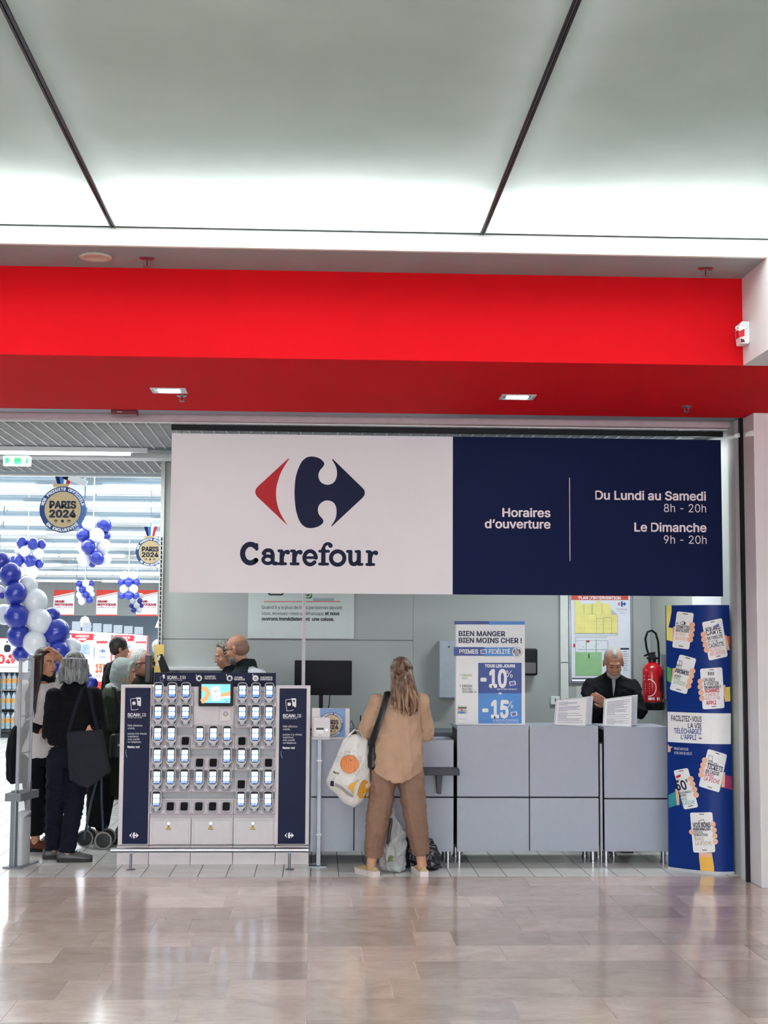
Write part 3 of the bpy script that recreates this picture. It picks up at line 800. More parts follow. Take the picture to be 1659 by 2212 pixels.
# ================================================================== service desk
CY = 11.30
CP = mat('desk_panel_grey', '#a3aab8', .5, vary=.02, scale=20, bump=.05, bscale=900)
CPD = mat('desk_carcass', '#22262c', .7)
CTOP = mat('desk_top', '#8b929e', .5)
def desk(label, x0, x1, ztop, splits, legs, depth=.5, zmid=.515):
    xc = (x0+x1)/2
    t = thing('service_desk', label, 'desk', (xc, CY, 0), group=None)
    MB().box(x0-xc+.012, x1-xc-.012, .022, depth, .105, ztop-.03).build('carcass', CPD, t)
    ed = [x0]+splits+[x1]
    for a, c in zip(ed, ed[1:]):
        for z0, z1 in ((.098, zmid-.006), (zmid+.006, ztop)):
            MB().box(a-xc+.004, c-xc-.004, 0, .02, z0, z1).build('front_panel', CP, t, bevel=.0015)
    MB().box(x0-xc, x1-xc, .022, depth, ztop-.028, ztop-.004).build('desk_top', CTOP, t)
    for x, y in legs:
        MB().lathe([(.001, 0), (.026, 0), (.026, .016), (.021, .018), (.021, .1), (.001, .1)], (x-xc, y, .0), 18).build('leg', STEEL, t, smooth=True)
    return t
dk1 = desk('tall grey desk of four panels under the blue promotion display', 1.098, 2.218, 1.07, [1.669], [(1.13, .10), (2.18, .08), (1.13, .42), (2.18, .42)])
dk2 = desk('tall grey desk of two panels beside the blue curved totem', 2.256, 2.775, 1.065, [], [(2.285, .08), (2.735, .06), (2.285, .40), (2.42, .45)], zmid=.505)
dk3 = desk('lower grey desk behind the woman in beige', -.040, 1.078, .955, [.30], [(.03, .10), (1.04, .10), (1.04, .42), (.03, .42)])
# narrow hinged flap between the two tall desks
fp_ = thing('desk_flap', 'narrow grey filler strip between the two tall desks', 'panel', (2.2375, CY+.012, 0))
MB().box(-.009, .009, 0, .03, .10, .93).build('strip', CP, fp_)
MB().cyl((0, .015, 0), (0, .015, .10), .007, 10).build('leg', STEEL, fp_)
MB().box(-.012, .012, -.004, .034, .93, .942).build('cap', BLACK, fp_)
# customer ledge on the lower desk
lg = thing('customer_ledge', 'dark ledge with a tapered bracket on the lower desk', 'shelf', (.87, CY, .70))
MB().box(-.20, .232, -.20, -.001, 0, .048).build('board', mat('ledge_dark', '#242736', .5), lg, bevel=.003)
for x in (-.12, .085):
    MB().prism([(x-.026, 0), (x+.026, 0), (x+.013, -.15), (x-.013, -.15)], -.10, -.001).build('bracket', mat('bracket_dark', '#2d303c', .5), lg, bevel=.002)
# promotion display on the tall desk
pdx = thing('promotion_display', 'white and blue promotion stand reading Bien manger bien moins cher', 'display', (1.379, 11.42, 1.0665))
po_ = (1.379, 11.42, 1.0665)
MB().box(-.275, .275, 0, .10, 0, .815).build('board', PRINTW, pdx, bevel=.002)
PY = 11.42
def ppoly(pts): return [px(960+x/5.925, 1260+y/5.925, PY, po_) for x, y in pts]
def pq(x0, y0, x1, y1): return ppoly([(x0, y1), (x1, y1), (x1, y0), (x0, y0)])
PDN = mat('promo_navy', '#1a3f8f', .45); PBL = mat('promo_blue', '#3f87d2', .45)
flat('band', [pq(125, 484, 570, 526)], PDN, pdx, -.001); flat('band', [pq(570, 486, 1028, 530)], PBL, pdx, -.001)
flat('band', [pq(120, 816, 510, 928)], PDN, pdx, -.001); flat('band', [pq(510, 820, 900, 932)], PBL, pdx, -.001)
flat('offer_panel', [pq(432, 1018, 988, 1408)], PDN, pdx, -.001); flat('offer_panel', [pq(432, 1408, 988, 1795)], PBL, pdx, -.001)
def pt(s, xl, xr, yb, hp, m, bold=0, d=-.0016): tpx(s, 960+xl/5.925, 960+xr/5.925, 1260+yb/5.925, hp/5.925, PY, po_, m, pdx, d, bold)
PRI = mat('promo_ink', '#101f4c', .5)
pt('BIEN MANGER', 182, 778, 676, 62, PRI, .03); pt('BIEN MOINS CHER !', 182, 990, 762, 62, PRI, .03)
pt('PRIMES', 188, 433, 900, 52, PRINTW, .03); pt('FIDÉLITÉ', 568, 840, 900, 52, PRINTW, .03)
c0 = ppoly([(928, 880)])[0]
flat('roundel', [circ(c0[0], c0[1], .041, 28)], INK, pdx, -.0016); flat('roundel', [circ(c0[0], c0[1], .0385, 28)], PRINTW, pdx, -.002); flat('roundel', [circ(c0[0], c0[1], .030, 28)], INK, pdx, -.0024)
for s, y, h in (('ACT', 862, 24), ('FOR', 892, 26), ('FOOD', 918, 24)): pt(s, 928-len(s)*9.5, 928+len(s)*9.5, y, h, PRINTW, .03, -.0028)
def card(x, y, an, k=1.0):
    c0 = ppoly([(x, y)])[0]
    flat('card_picture', [rot2(rrect(c0[0]-.025*k, c0[0]+.025*k, c0[1]-.017*k, c0[1]+.017*k, .003), an, c0)], PRINTW, pdx, -.002)
    flat('card_picture', [rot2(rrect(c0[0]-.019*k, c0[0]+.017*k, c0[1]-.013*k, c0[1]+.012*k, .002), an, c0)], BLUEM, pdx, -.0023)
    flat('card_picture', [rot2([(c0[0]-.015*k, c0[1]-.009*k), (c0[0]-.003*k, c0[1]-.009*k), (c0[0]-.008*k, c0[1]+.007*k)], an, c0), rot2([(c0[0]+.002*k, c0[1]-.011*k), (c0[0]+.013*k, c0[1]-.009*k), (c0[0]+.010*k, c0[1]+.004*k)], an, c0)], REDP, pdx, -.0026)
card(502, 875, .12); card(872, 1280, .15); card(890, 1672, .15)
pt('TOUS LES JOURS', 516, 905, 1075, 36, PRINTW, .05); pt('-10', 460, 800, 1325, 215, PRINTW, .04); pt('%', 786, 872, 1205, 88, PRINTW, .0)
pt('avec la Carte Carrefour(1)', 674, 930, 1366, 26, PRINTW, .0); pt('OU', 692, 733, 1420, 22, PRINTW, .05)
pt('-15', 482, 822, 1715, 210, PRINTW, .04); pt('%', 794, 880, 1595, 88, PRINTW, .0)
pt('en payant avec la Carte Pass(2)', 620, 945, 1762, 26, PRINTW, .0); pt('(1) voir conditions en magasin (2) offre valable', 624, 950, 1782, 12, PRINTW, .0)
GRN1 = mat('ink_lime', '#9fb877', .5); GRN2 = mat('ink_green', '#1f4a3a', .5)
for s, a, b_, y, mm in (('PRIME', 228, 356, 1192, GRN1), ('BIO', 228, 300, 1228, GRN1), ('PRIME', 230, 358, 1328, GRN2), ('NUTRI-', 230, 370, 1366, GRN2), ('SCORE A', 230, 412, 1402, GRN2)): pt(s, a, b_, y, 28, mm, .01)
for y, mm in ((1173, GRN1), (1312, GRN2)):
    c0 = ppoly([(204, y)])[0]; flat('bullet', [[(c0[0]-.007, c0[1]), (c0[0], c0[1]-.007), (c0[0]+.007, c0[1]), (c0[0], c0[1]+.007)]], mm, pdx, -.0016)
    flat('bullet', [[(c0[0]-.004, c0[1]), (c0[0], c0[1]-.004), (c0[0]+.004, c0[1]), (c0[0], c0[1]+.004)]], PRINTW, pdx, -.002)
# leaflet pocket on the display
lp = thing('leaflet_pocket', 'small white pocket of leaflets on the promotion display', 'pocket', (1.152, 11.418, 1.085))
MB().box(-.036, .037, -.026, -.0006, 0, .07).build('pocket', PRINTW, lp, bevel=.001)
for i in range(4):
    MB().box(-.035, .036, -.024+.005*i, -.0215+.005*i, .01, .132-.004*i).build('leaflet', mat('leaflet', '#c9c6bb', .6, vary=.5, scale=60), lp)
flat('leaflet_title', [[(-.03, .112), (.03, .112), (.03, .122), (-.03, .122)]], INK, lp, -.0245)
flat('leaflet_title', [[(-.022, .072), (.022, .074), (.022, .09), (-.022, .088)]], BLUEM, lp, -.0245)
flat('leaflet_title', [circ(-.006, .1, .009, 10, .006)], REDP, lp, -.0245)
text('Servez-vous', 0, .026, .009, mat('ink_sky', '#6aa6d8', .5), lp, -.0265, 'C', .06, .0)

# ================================================================== curved totem
TX0, TWD = 2.70, .432
def ty(u):
    return 11.03-.235*math.sin(PI*max(0, min(1, u/TWD))*.62)
tt = thing('advert_totem', 'tall curved blue totem with pictures of phones held in hands', 'totem', (TX0+TWD/2, 10.95, 0))
too = (TX0+TWD/2, 10.95, 0)
pts = [(TWD*i/20-TWD/2, ty(TWD*i/20)-10.95) for i in range(21)]+[(TWD/2, .09), (-TWD/2, .11)]
MB().prism_z(pts, .022, 2.012).build('column', mat('totem_blue', '#072c78', .4, vary=.04, spec=.2), tt, smooth=True)
MB().prism_z([(x*1.02, y*1.02-.004) for x, y in pts], 0, .022).build('base', mat('totem_base', '#c8cbd2', .4), tt)
def twarp(d):
    def f(x, z, e=0.0): return (x-TWD/2, ty(x)-10.95-d-e, z)
    return f
def tp(x, y, lower=False):
    """crop pixel on the totem to (distance along the width, height)"""
    X = 1420+x/6.506; Yp_ = (1580 if lower else 1280)+y/6.506
    zz = float(P(1520, Yp_, Y=10.87)[2])
    xl = 1443+(Yp_-1308)/(1880-1308)*10; xr = 1587+(Yp_-1306)/(1885-1306)*11
    return ((X-xl)/(xr-xl)*TWD, zz)
def tflat(name, polys, m, d, lower=False):
    mb = MB()
    for q_ in polys:
        pp = [tp(x, y, lower) for x, y in q_]
        pp = [(max(0, min(TWD, x)), z) for x, z in pp]
        for st_ in strips(pp, 0, TWD, 20): mb.add([twarp(d)(x, z) for x, z in st_], [tuple(range(len(st_)))])
    return mb.build(name, m, tt, flat=True)
def ttext(s, xl, xr, yb, hp, m, ang=0.0, bold=.02, lower=False):
    a = tp(xl, yb, lower); b_ = tp(xr, yb, lower); c_ = tp(xl, yb-hp, lower)
    text(s, a[0], a[1], c_[1]-a[1], m, tt, 0, 'L', (b_[0]-a[0]), bold, ang, None, twarp(.0032))
SKIN1 = mat('print_skin', '#eab79c', .5); KEY = mat('print_key', '#111a33', .5)
def strip_quads(x0, x1, y0, y1, n=8):
    return [[(x0+(x1-x0)*i/n, y1), (x0+(x1-x0)*(i+1)/n, y1), (x0+(x1-x0)*(i+1)/n, y0), (x0+(x1-x0)*i/n, y0)] for i in range(n)]
def split_poly(poly, n=5):
    xs_ = [p[0] for p in poly]; return [poly]
def phone(cx, cy, w_, h_, deg, fingers, thumb, sleeve, scol, lines, lower=False, sc=None):
    a = rad(deg)     # clockwise in the picture
    R_ = lambda pts: [(cx+(x-cx)*math.cos(a)-(y-cy)*math.sin(a), cy+(x-cx)*math.sin(a)+(y-cy)*math.cos(a)) for x, y in pts]
    if sleeve: tflat('sleeve_picture', [sleeve], scol, .0012, lower)
    if thumb: tflat('hand_picture', [thumb], SKIN1, .0016, lower)
    body = rrect(cx-w_/2, cx+w_/2, cy-h_/2, cy+h_/2, 26, 4)
    tflat('phone_picture', [R_(body)], PRINTW, .0020, lower)
    tflat('phone_picture', [R_([(cx-34, cy-h_/2+20), (cx+34, cy-h_/2+20), (cx+34, cy-h_/2+30), (cx-34, cy-h_/2+30)]), R_([(cx-34, cy+h_/2-38), (cx+34, cy+h_/2-38), (cx+34, cy+h_/2-28), (cx-34, cy+h_/2-28)])], KEY, .0024, lower)
    tflat('hand_picture', [circ(x, y, 40, 18) for x, y in fingers], SKIN1, .0026, lower)
    for s, x, y, wd, hp, m, bd in lines:
        ttext(s, x, x+wd, y, hp, m, -a, bd, lower)
OR = mat('ink_orange', '#e2954e', .5); CO = mat('ink_coral', '#d8573f', .5); GR = mat('ink_leaf', '#3f9a4a', .5); CR = mat('ink_crimson', '#c0143c', .5); MA = mat('ink_magenta', '#b81a58', .5); TEA = mat('ink_teal', '#2f8a94', .5); BR = mat('ink_ochre', '#a8874f', .5)
SY = mat('print_yellow', '#efe27a', .5); SG = mat('print_green', '#4fa050', .5); SO = mat('print_orange', '#e0623a', .5); SM = mat('print_magenta', '#a02d63', .5); ST = mat('print_teal', '#2c8c98', .5); SA = mat('print_amber', '#efbb4e', .5); SYD = mat('print_mustard', '#e3cf5f', .5)
phone(378, 532, 232, 515, 7, [(502, 455), (500, 522), (490, 596), (476, 662)], [(245, 480), (280, 480), (270, 700), (232, 690)], [(148, 176), (220, 176), (222, 260), (205, 380), (182, 490), (240, 500), (235, 690), (158, 668)], SY,
      [('MES', 285, 440, 26, 20, KEY, .03), ('VIGNETTES', 280, 498, 185, 42, KEY, .03), ('DIGITALISÉES', 278, 545, 178, 38, KEY, .03), ('AU BOUT', 273, 598, 140, 44, OR, .0), ('DES DOIGTS', 270, 660, 180, 40, OR, .0)])
tflat('icon_picture', [[(334, 420), (385, 398), (412, 428), (408, 452), (350, 456)]], KEY, .0030); tflat('icon_picture', [[(340, 424), (383, 406), (390, 440), (352, 450)]], PRINTW, .0033)
phone(848, 657, 318, 545, -11, [(662, 590), (670, 662), (690, 735), (709, 805)], [(980, 600), (1030, 595), (1095, 800), (1050, 812)], [(1035, 612), (1088, 612), (1092, 740), (1065, 700)], SO,
      [('VOTRE', 692, 535, 102, 36, KEY, .03), ('CARTE', 708, 606, 245, 76, KEY, .02), ('DE FIDÉLITÉ', 725, 668, 245, 40, KEY, .03), ('ET VOTRE', 734, 718, 158, 36, KEY, .01), ('CAGNOTTE', 748, 780, 248, 54, KEY, .02), ('AU BOUT', 764, 834, 185, 46, CO, .0), ('DES DOIGTS', 772, 892, 250, 46, CO, .0)])
tflat('card_picture', [[(800, 478), (895, 434), (910, 476), (816, 518)]], BLUEM, .0030); tflat('card_picture', [[(820, 488), (842, 478), (850, 500), (826, 506)], [(862, 470), (884, 462), (888, 484), (868, 488)]], REDP, .0033)
phone(382, 1152, 238, 520, 15, [(510, 1104), (494, 1172), (474, 1246), (455, 1314)], [(240, 1070), (280, 1065), (260, 1280), (222, 1270)], [(160, 1045), (228, 1075), (222, 1280), (164, 1248)], SG,
      [('TOUS LES', 288, 1050, 70, 26, KEY, .0), ('CATALOGUES ET VOS', 280, 1082, 165, 24, KEY, .01), ('PROMOS', 270, 1128, 188, 54, KEY, .03), ('INCLUANTES', 264, 1174, 90, 22, KEY, .02), ('DANS', 254, 1222, 84, 52, GR, .0), ('LA POCHE', 246, 1282, 160, 54, GR, .0)])
tflat('icon_picture', [rot_ for rot_ in [[(300, 950), (334, 962), (370, 962), (364, 1036), (330, 1030), (290, 1026)]]], KEY, .0030); tflat('icon_picture', [[(305, 957), (332, 968), (328, 1022), (296, 1018)], [(338, 968), (365, 968), (359, 1028), (334, 1023)]], PRINTW, .0033)
phone(806, 1342, 342, 570, -4, [(620, 1248), (620, 1324), (632, 1405), (644, 1485)], [(950, 1300), (1010, 1290), (1040, 1525), (1010, 1530)], [(1018, 1325), (1098, 1318), (1104, 1522), (1040, 1525)], SYD,
      [('UN PRIX', 667, 1250, 176, 46, KEY, .02), ('À VÉRIFIER', 672, 1304, 230, 46, KEY, .02), ('EN MAGASIN ?', 680, 1350, 260, 38, KEY, .04), ('SCANNEZ', 686, 1402, 228, 44, CR, .04), ('LE PRODUIT', 690, 1456, 222, 42, MA, .0), ('AVEC VOTRE', 696, 1508, 228, 42, MA, .0), ('APPLI', 706, 1572, 155, 50, CR, .03)])
tflat('icon_picture', [[(730+14*i, 1112), (730+14*i+(7 if i % 3 else 10), 1112), (730+14*i+(7 if i % 3 else 10), 1160), (730+14*i, 1160)] for i in range(7)], KEY, .0030)
tflat('white_strip', strip_quads(165, 1112, 1690, 2120, 10), PRINTW, .0012)
ttext('FACILITEZ-VOUS', 225, 640, 1815, 74, KEY, 0, .015); ttext('LA VIE', 452, 640, 1905, 68, KEY, 0, .015); 
TB2 = mat('ink_royal', '#123a8a', .5)
ttext('TÉLÉCHARGEZ', 265, 640, 1988, 68, TB2, 0, .015); ttext('L’APPLI', 358, 566, 2070, 68, TB2, 0, .015)
cL = tp(620, 2045); logo(cL[0], cL[1], .024, REDP, TB2, tt, 0, twarp(.0030))
tflat('pointing_hand', [[(178, 215), (192, 200), (198, 228), (246, 234), (244, 246), (222, 252), (220, 310), (178, 312)]], SKIN1, .0020, True)
ttext('*PENSEZ À RATTACHER', 262, 456, 275, 36, PRINTW, 0, .0, True); ttext('VOTRE CARTE DE FIDÉLITÉ', 268, 506, 335, 36, PRINTW, 0, .0, True)
phone(822, 540, 318, 545, 14, [(686, 398), (664, 467), (648, 537), (636, 606)], [(945, 570), (1010, 560), (1000, 770), (945, 772)], [(1018, 600), (1125, 622), (1132, 812), (980, 775)], SM,
      [('TOUS VOS', 722, 440, 158, 34, KEY, .03), ('TICKETS', 712, 505, 252, 70, KEY, .03), ('DE CAISSE', 698, 565, 212, 44, KEY, .03), ('DANS', 688, 615, 132, 48, MA, .01), ('LA POCHE', 672, 676, 240, 58, MA, .01)], True)
tflat('icon_picture', [[(745, 322), (808, 336), (798, 402), (810, 408), (804, 416), (738, 396)]], KEY, .0030, True); tflat('icon_picture', [[(750, 328), (802, 341), (792, 402), (742, 390)]], PRINTW, .0033, True)
phone(430, 815, 200, 560, -15, [(494, 670), (518, 742), (545, 815), (567, 890)], [(285, 830), (330, 830), (345, 1050), (312, 1060)], [(190, 925), (285, 868), (318, 1055), (195, 1108)], ST,
      [('AVANT', 300, 722, 48, 22, KEY, .03), ('50', 305, 850, 150, 124, KEY, .03), ('€', 428, 724, 30, 44, KEY, .03), ('SUR VOS MARQUES', 332, 900, 178, 28, KEY, .02), ('PRÉFÉRÉES', 342, 936, 100, 26, KEY, .02), ('DANS', 358, 998, 96, 50, TEA, .0), ('LA POCHE', 372, 1060, 190, 54, TEA, .0)], True)
tflat('tag_picture', [[(296, 646), (355, 616), (358, 650), (300, 682)]], REDP, .0030, True)
phone(668, 1412, 318, 560, -5, [(815, 1290), (832, 1370), (842, 1450), (850, 1530)], [(610, 1690), (800, 1690), (806, 1750), (614, 1755)], [(610, 1740), (806, 1735), (830, 1880), (838, 2000), (636, 1990), (625, 1860)], SA,
      [('VOS BONS', 525, 1348, 255, 62, KEY, .03), ('PERSONNALISÉS', 532, 1392, 250, 34, KEY, .04), ('C’EST PLUS', 540, 1434, 128, 32, KEY, .02), ('DE RÉDUCTIONS', 542, 1472, 195, 32, KEY, .02), ('DANS', 556, 1534, 125, 50, BR, .0), ('LA POCHE', 564, 1598, 236, 54, BR, .0)], True)
tflat('hand_picture', [circ(508, 1418, 36, 16)], SKIN1, .0026, True)
tflat('icon_picture', [[(598, 1258), (672, 1224), (694, 1272), (612, 1290)]], KEY, .0030, True); tflat('icon_picture', [[(606, 1262), (669, 1232), (686, 1268), (616, 1283)]], PRINTW, .0033, True)
# ================================================================== behind and on the desk
YW = 13.488
# notice board with the messaging text
nb = thing('notice_board', 'pale notice board asking queueing customers to send a message', 'notice', (-.152, YW, 1.744))
no_ = (-.152, YW-.012, 1.744)
MB().box(-.494, .494, -.012, -.0005, 0, .60).build('board', mat('notice_pale', '#c9d3cf', .6, vary=.02), nb, bevel=.001)
YN = YW-.012
for s, a, b_, yb, bd in (('Quand il y a plus de trois personnes devant', 565, 739, 1315.5, .0), ('vous, envoyez-nous un Whatsapp', 565, 699, 1328.5, .0), ('et nous', 702, 733, 1328.5, .035), ('ouvrons immédiatement  une caisse.', 565, 722, 1340.5, .035)):
    tpx(s, a, b_, yb, 7.2, YN, (no_[0], YW, 1.744), INK, nb, -.001, bd)
def nq(x0, y0, x1, y1): return [px(x0, y1, YN, no_), px(x1, y1, YN, no_), px(x1, y0, YN, no_), px(x0, y0, YN, no_)]
flat('rule_line', [nq(570, 1298.6, 735, 1300)], REDP, nb, -.013)
a = px(579, 1286, YN, no_); b_ = px(613, 1262, YN, no_)
flat('phone_drawing', [rrect(a[0], b_[0], a[1], b_[1], .02)], INK, nb, -.013); flat('phone_drawing', [rrect(a[0]+.014, b_[0]-.014, a[1]+.014, b_[1], .012)], MATS['notice_pale'], nb, -.0134)
a = px(656, 1293, YN, no_); b_ = px(674, 1275, YN, no_)
flat('message_icon', [rrect(a[0], b_[0], a[1], b_[1], .014)], mat('ink_message', '#1f7a4a', .5), nb, -.013)
flat('message_icon', [q_ for q_ in quads_ribbon(arc((a[0]+b_[0])/2, (a[1]+b_[1])/2, .024, .024, -60, 230, 14), .007)], PRINTW, nb, -.0134)
flat('message_icon', [q_ for q_ in quads_ribbon(arc((a[0]+b_[0])/2, (a[1]+b_[1])/2, .010, .010, 180, 330, 8), .007)], PRINTW, nb, -.0134)
flat('grey_bar', [nq(676, 1292, 722, 1298)], GREYM, nb, -.013)
# ledge low on the back wall
ld = thing('wall_ledge', 'pale ledge along the left of the back wall', 'shelf', (-1.0, 13.488, 1.445))
MB().box(-.42, .42, -.14, -.0005, 0, .03).build('board', WHITE, ld, bevel=.003)
for x in (-.3, .3): MB().prism_x([(-.12, 0), (-.001, 0), (-.001, -.1)], x-.008, x+.008).build('bracket', GREYM, ld)
# pole
pole = thing('white_pole', 'slim white pole rising behind the kiosk to the ceiling grid', 'pole', (-.11, 11.92, 0))
MB().cyl((0, 0, .008), (0, 0, 3.398), .0145, 16).build('shaft', mat('pole_white', '#c9c6cb', .4), pole, smooth=True)
MB().lathe([(.001, 0), (.06, 0), (.06, .008), (.001, .008)], n=20).build('foot_plate', GREYM, pole)
# back desks
BD = mat('back_desk', '#59636b', .5)
def backdesk(label, x0, x1, y0, y1, z):
    t = thing('back_desk', label, 'desk', ((x0+x1)/2, (y0+y1)/2, 0)); w_, d_ = (x1-x0)/2, (y1-y0)/2
    MB().box(-w_, w_, -d_, d_, z-.035, z).build('desk_top', BD, t, bevel=.003)
    for x in (-w_+.02, w_-.02): MB().box(x-.015, x+.015, -d_+.02, d_-.02, 0, z-.035).build('side_panel', BD, t)
    MB().box(-w_+.035, w_-.035, -d_+.05, -d_+.07, .1, z-.035).build('front_panel', CP, t)
backdesk('dark desk hidden behind the kiosk where the clerks stand', -1.46, -.36, 12.0, 12.42, .95)
backdesk('dark desk along the back wall carrying the black monitor', -.30, 1.30, 12.35, 12.95, .95)
# monitor
mo = thing('desk_monitor', 'large black monitor on a stand behind the lower desk', 'monitor', (.056, 12.62, .95))
MB().prism(rrect(-.25, .25, .302, .602, .006), -.02, .012).build('display', mat('monitor_black', '#020409', .35, spec=.08), mo, bevel=.003)
MB().box(-.035, .0, .0, .03, .01, .42).build('neck', BLACK, mo)
MB().prism_z(rrect(-.13, .10, -.08, .10, .03), 0, .012).build('foot', BLACK, mo)
MB().tube([(.06, .0, .31), (.055, .02, .22), (.03, .04, .12), (.05, .05, .0)], .004, 6).build('cable', BLACK, mo)
# wall cabinet, dispenser, duct, switch
cb = thing('wall_cabinet', 'tall pale grey cabinet fixed to the back wall', 'cabinet', (1.222, YW, 1.205))
MB().box(-.088, .088, -.16, -.0005, 0, .526).build('body', mat('cabinet_grey', '#a8b3bd', .4), cb, bevel=.003)
dr = MB().box(-.086, .086, -.168, -.161, .003, .523).build('door', MATS['cabinet_grey'], cb, bevel=.002)
MB().lathe([(.001, -.006), (.006, -.006), (.007, 0)], (.0, -.168, .47), 12, 'y').build('lock', BLACK, dr)
dp = thing('black_dispenser', 'black rounded dispenser on the wall behind the promotion stand', 'dispenser', (1.95, YW, 1.414))
MB().prism(rrect(-.102, .102, 0, .25, .018), -.14, -.0005).build('casing', BLACK, dp, bevel=.012)
MB().prism(rrect(-.085, .085, .02, .12, .012), -.146, -.14).build('lower_cover', mat('dispenser_dark', '#11141d', .3), dp)
du = thing('cable_duct', 'white vertical cable duct beside the intervention plan', 'duct', (2.3205, YW, 0))
MB().box(-.0375, .0375, -.045, -.0005, 0, 3.39).build('cover', mat('duct_white', '#d3dad6', .5), du, bevel=.003)
MB().box(-.034, .034, -.047, -.045, 1.532, 1.538).build('joint', INK, du)
sw = thing('wall_switch', 'small white wall switch left of the cable duct', 'switch', (2.236, YW, 1.143))
MB().box(-.043, .043, -.03, -.0005, 0, .076).build('box', mat('switch_white', '#dde3e1', .4), sw, bevel=.004)
MB().box(-.005, .005, -.034, -.03, .024, .054).build('rocker', INK, sw)
# intervention plan
pl_ = thing('intervention_plan', 'framed intervention plan with yellow and green floor maps', 'plan', (2.6705, YW, 1.342))
plo = (2.6705, YW, 1.342); YP = YW-.018
SILV = mat('frame_silver', '#aab2ba', .3, .8, vary=.04)
for x0, x1, z0, z1 in ((-.307, -.281, 0, .95), (.281, .307, 0, .95), (-.281, .281, 0, .028), (-.281, .281, .922, .95)):
    MB().box(x0, x1, -.03, -.0005, z0, z1).build('frame_bar', SILV, pl_, bevel=.006)
MB().box(-.281, .281, -.018, -.0005, .028, .922).build('sheet', mat('plan_sheet', '#dfe4ee', .5, vary=.02), pl_)
def pc(x, y): return px(1180+x/5.925, 1260+y/5.925, YP, plo)
def pcs(L_): return [pc(x, y) for x, y in L_]
def prect(x0, y0, x1, y1): return pcs([(x0, y1), (x1, y1), (x1, y0), (x0, y0)])
d0 = -.0186
flat('title_band', [prect(320, 150, 1050, 214)], mat('plan_red', '#c8503c', .5), pl_, d0)
tpx("PLAN D’INTERVENTION", 1180+414/5.925, 1180+952/5.925, 1260+204/5.925, 36/5.925, YP, (plo[0], YW, plo[2]), PRINTW, pl_, -.001, .03)
flat('floor_map', [pcs([(362, 640), (914, 640), (914, 410), (832, 350), (828, 310), (790, 258), (700, 258), (700, 226), (638, 226), (638, 262), (525, 262), (440, 270), (440, 222), (364, 222)])], mat('plan_yellow', '#e6e08a', .5), pl_, d0)
flat('floor_map', [pcs([(832, 330), (914, 400), (836, 408)])], mat('plan_grey', '#b9bcc4', .5), pl_, d0-.0003)
PLI = mat('plan_ink', '#6a7482', .5)
lines = [prect(362, 640, 914, 646), prect(640, 400, 643, 645), prect(732, 436, 735, 645), prect(836, 436, 839, 645), prect(640, 450, 732, 453), prect(732, 436, 836, 439), prect(525, 390, 640, 393), prect(480, 262, 484, 390), prect(714, 258, 718, 400), prect(362, 222, 365, 645), prect(912, 410, 915, 670), prect(362, 666, 914, 669)]
lines += [prect(400+45*i, 484+88*j, 406+45*i, 490+88*j) for i in range(12) for j in range(2)]
flat('map_lines', lines, PLI, pl_, d0-.0006)
PGR = mat('plan_green', '#8fbf8a', .5)
for q_ in (prect(370, 880, 712, 1178), prect(580, 258, 592, 400), prect(505, 740, 514, 880), prect(632, 720, 646, 880)): flat('floor_map', [q_], PGR, pl_, d0-.0004)
flat('floor_map', [prect(430, 900, 450, 1010), prect(470, 930, 482, 1005), prect(540, 900, 552, 960)], mat('plan_pale', '#d6e0e6', .5), pl_, d0-.0003)
flat('map_lines', [prect(370, 690, 780, 694), prect(370, 730, 790, 733), prect(370, 690, 374, 880), prect(786, 730, 790, 880), prect(400+60*0, 846, 800, 850), prect(370, 1178, 712, 1182)]+[prect(390+38*i, 745+33*((i*7) % 4), 404+38*i, 750+33*((i*7) % 4)) for i in range(10)]+[prect(385+40*i, 975+90*j, 391+40*i, 981+90*j) for i in range(8) for j in range(2)], PLI, pl_, d0-.0006)
flat('map_mark', [prect(512, 732, 552, 756), prect(346, 775, 368, 820)], REDP, pl_, d0-.0008)
flat('legend', [prect(948, 828, 1060, 848), prect(328, 1212, 620, 1224)], INK, pl_, d0-.0006)
flat('legend', [prect(985, 868+30*i, 1030+(i*13 % 30), 878+30*i) for i in range(9)], mat('plan_faint', '#aab0ba', .5), pl_, d0-.0006)
c0 = pc(968, 265); logo(c0[0], c0[1], .079, REDP, mat('plan_blue', '#1d4a9a', .5), pl_, d0-.0006)
tpx('Carrefour', 1180+900/5.925, 1180+1035/5.925, 1260+342/5.925, 24/5.925, YP, (plo[0], YW, plo[2]), PLI, pl_, -.001, .0)
flat('map_lines', [prect(900, 356, 1040, 358), prect(930, 386, 1012, 388), prect(950, 372, 990, 374)], PLI, pl_, d0-.0006)
ps = thing('paper_notice', 'small white sheet on the wall under the intervention plan', 'paper', (2.50, YW, 1.18))
MB().box(-.06, .12, -.002, -.0003, 0, .14).build('sheet', mat('paper_pale', '#c3cac6', .6), ps)
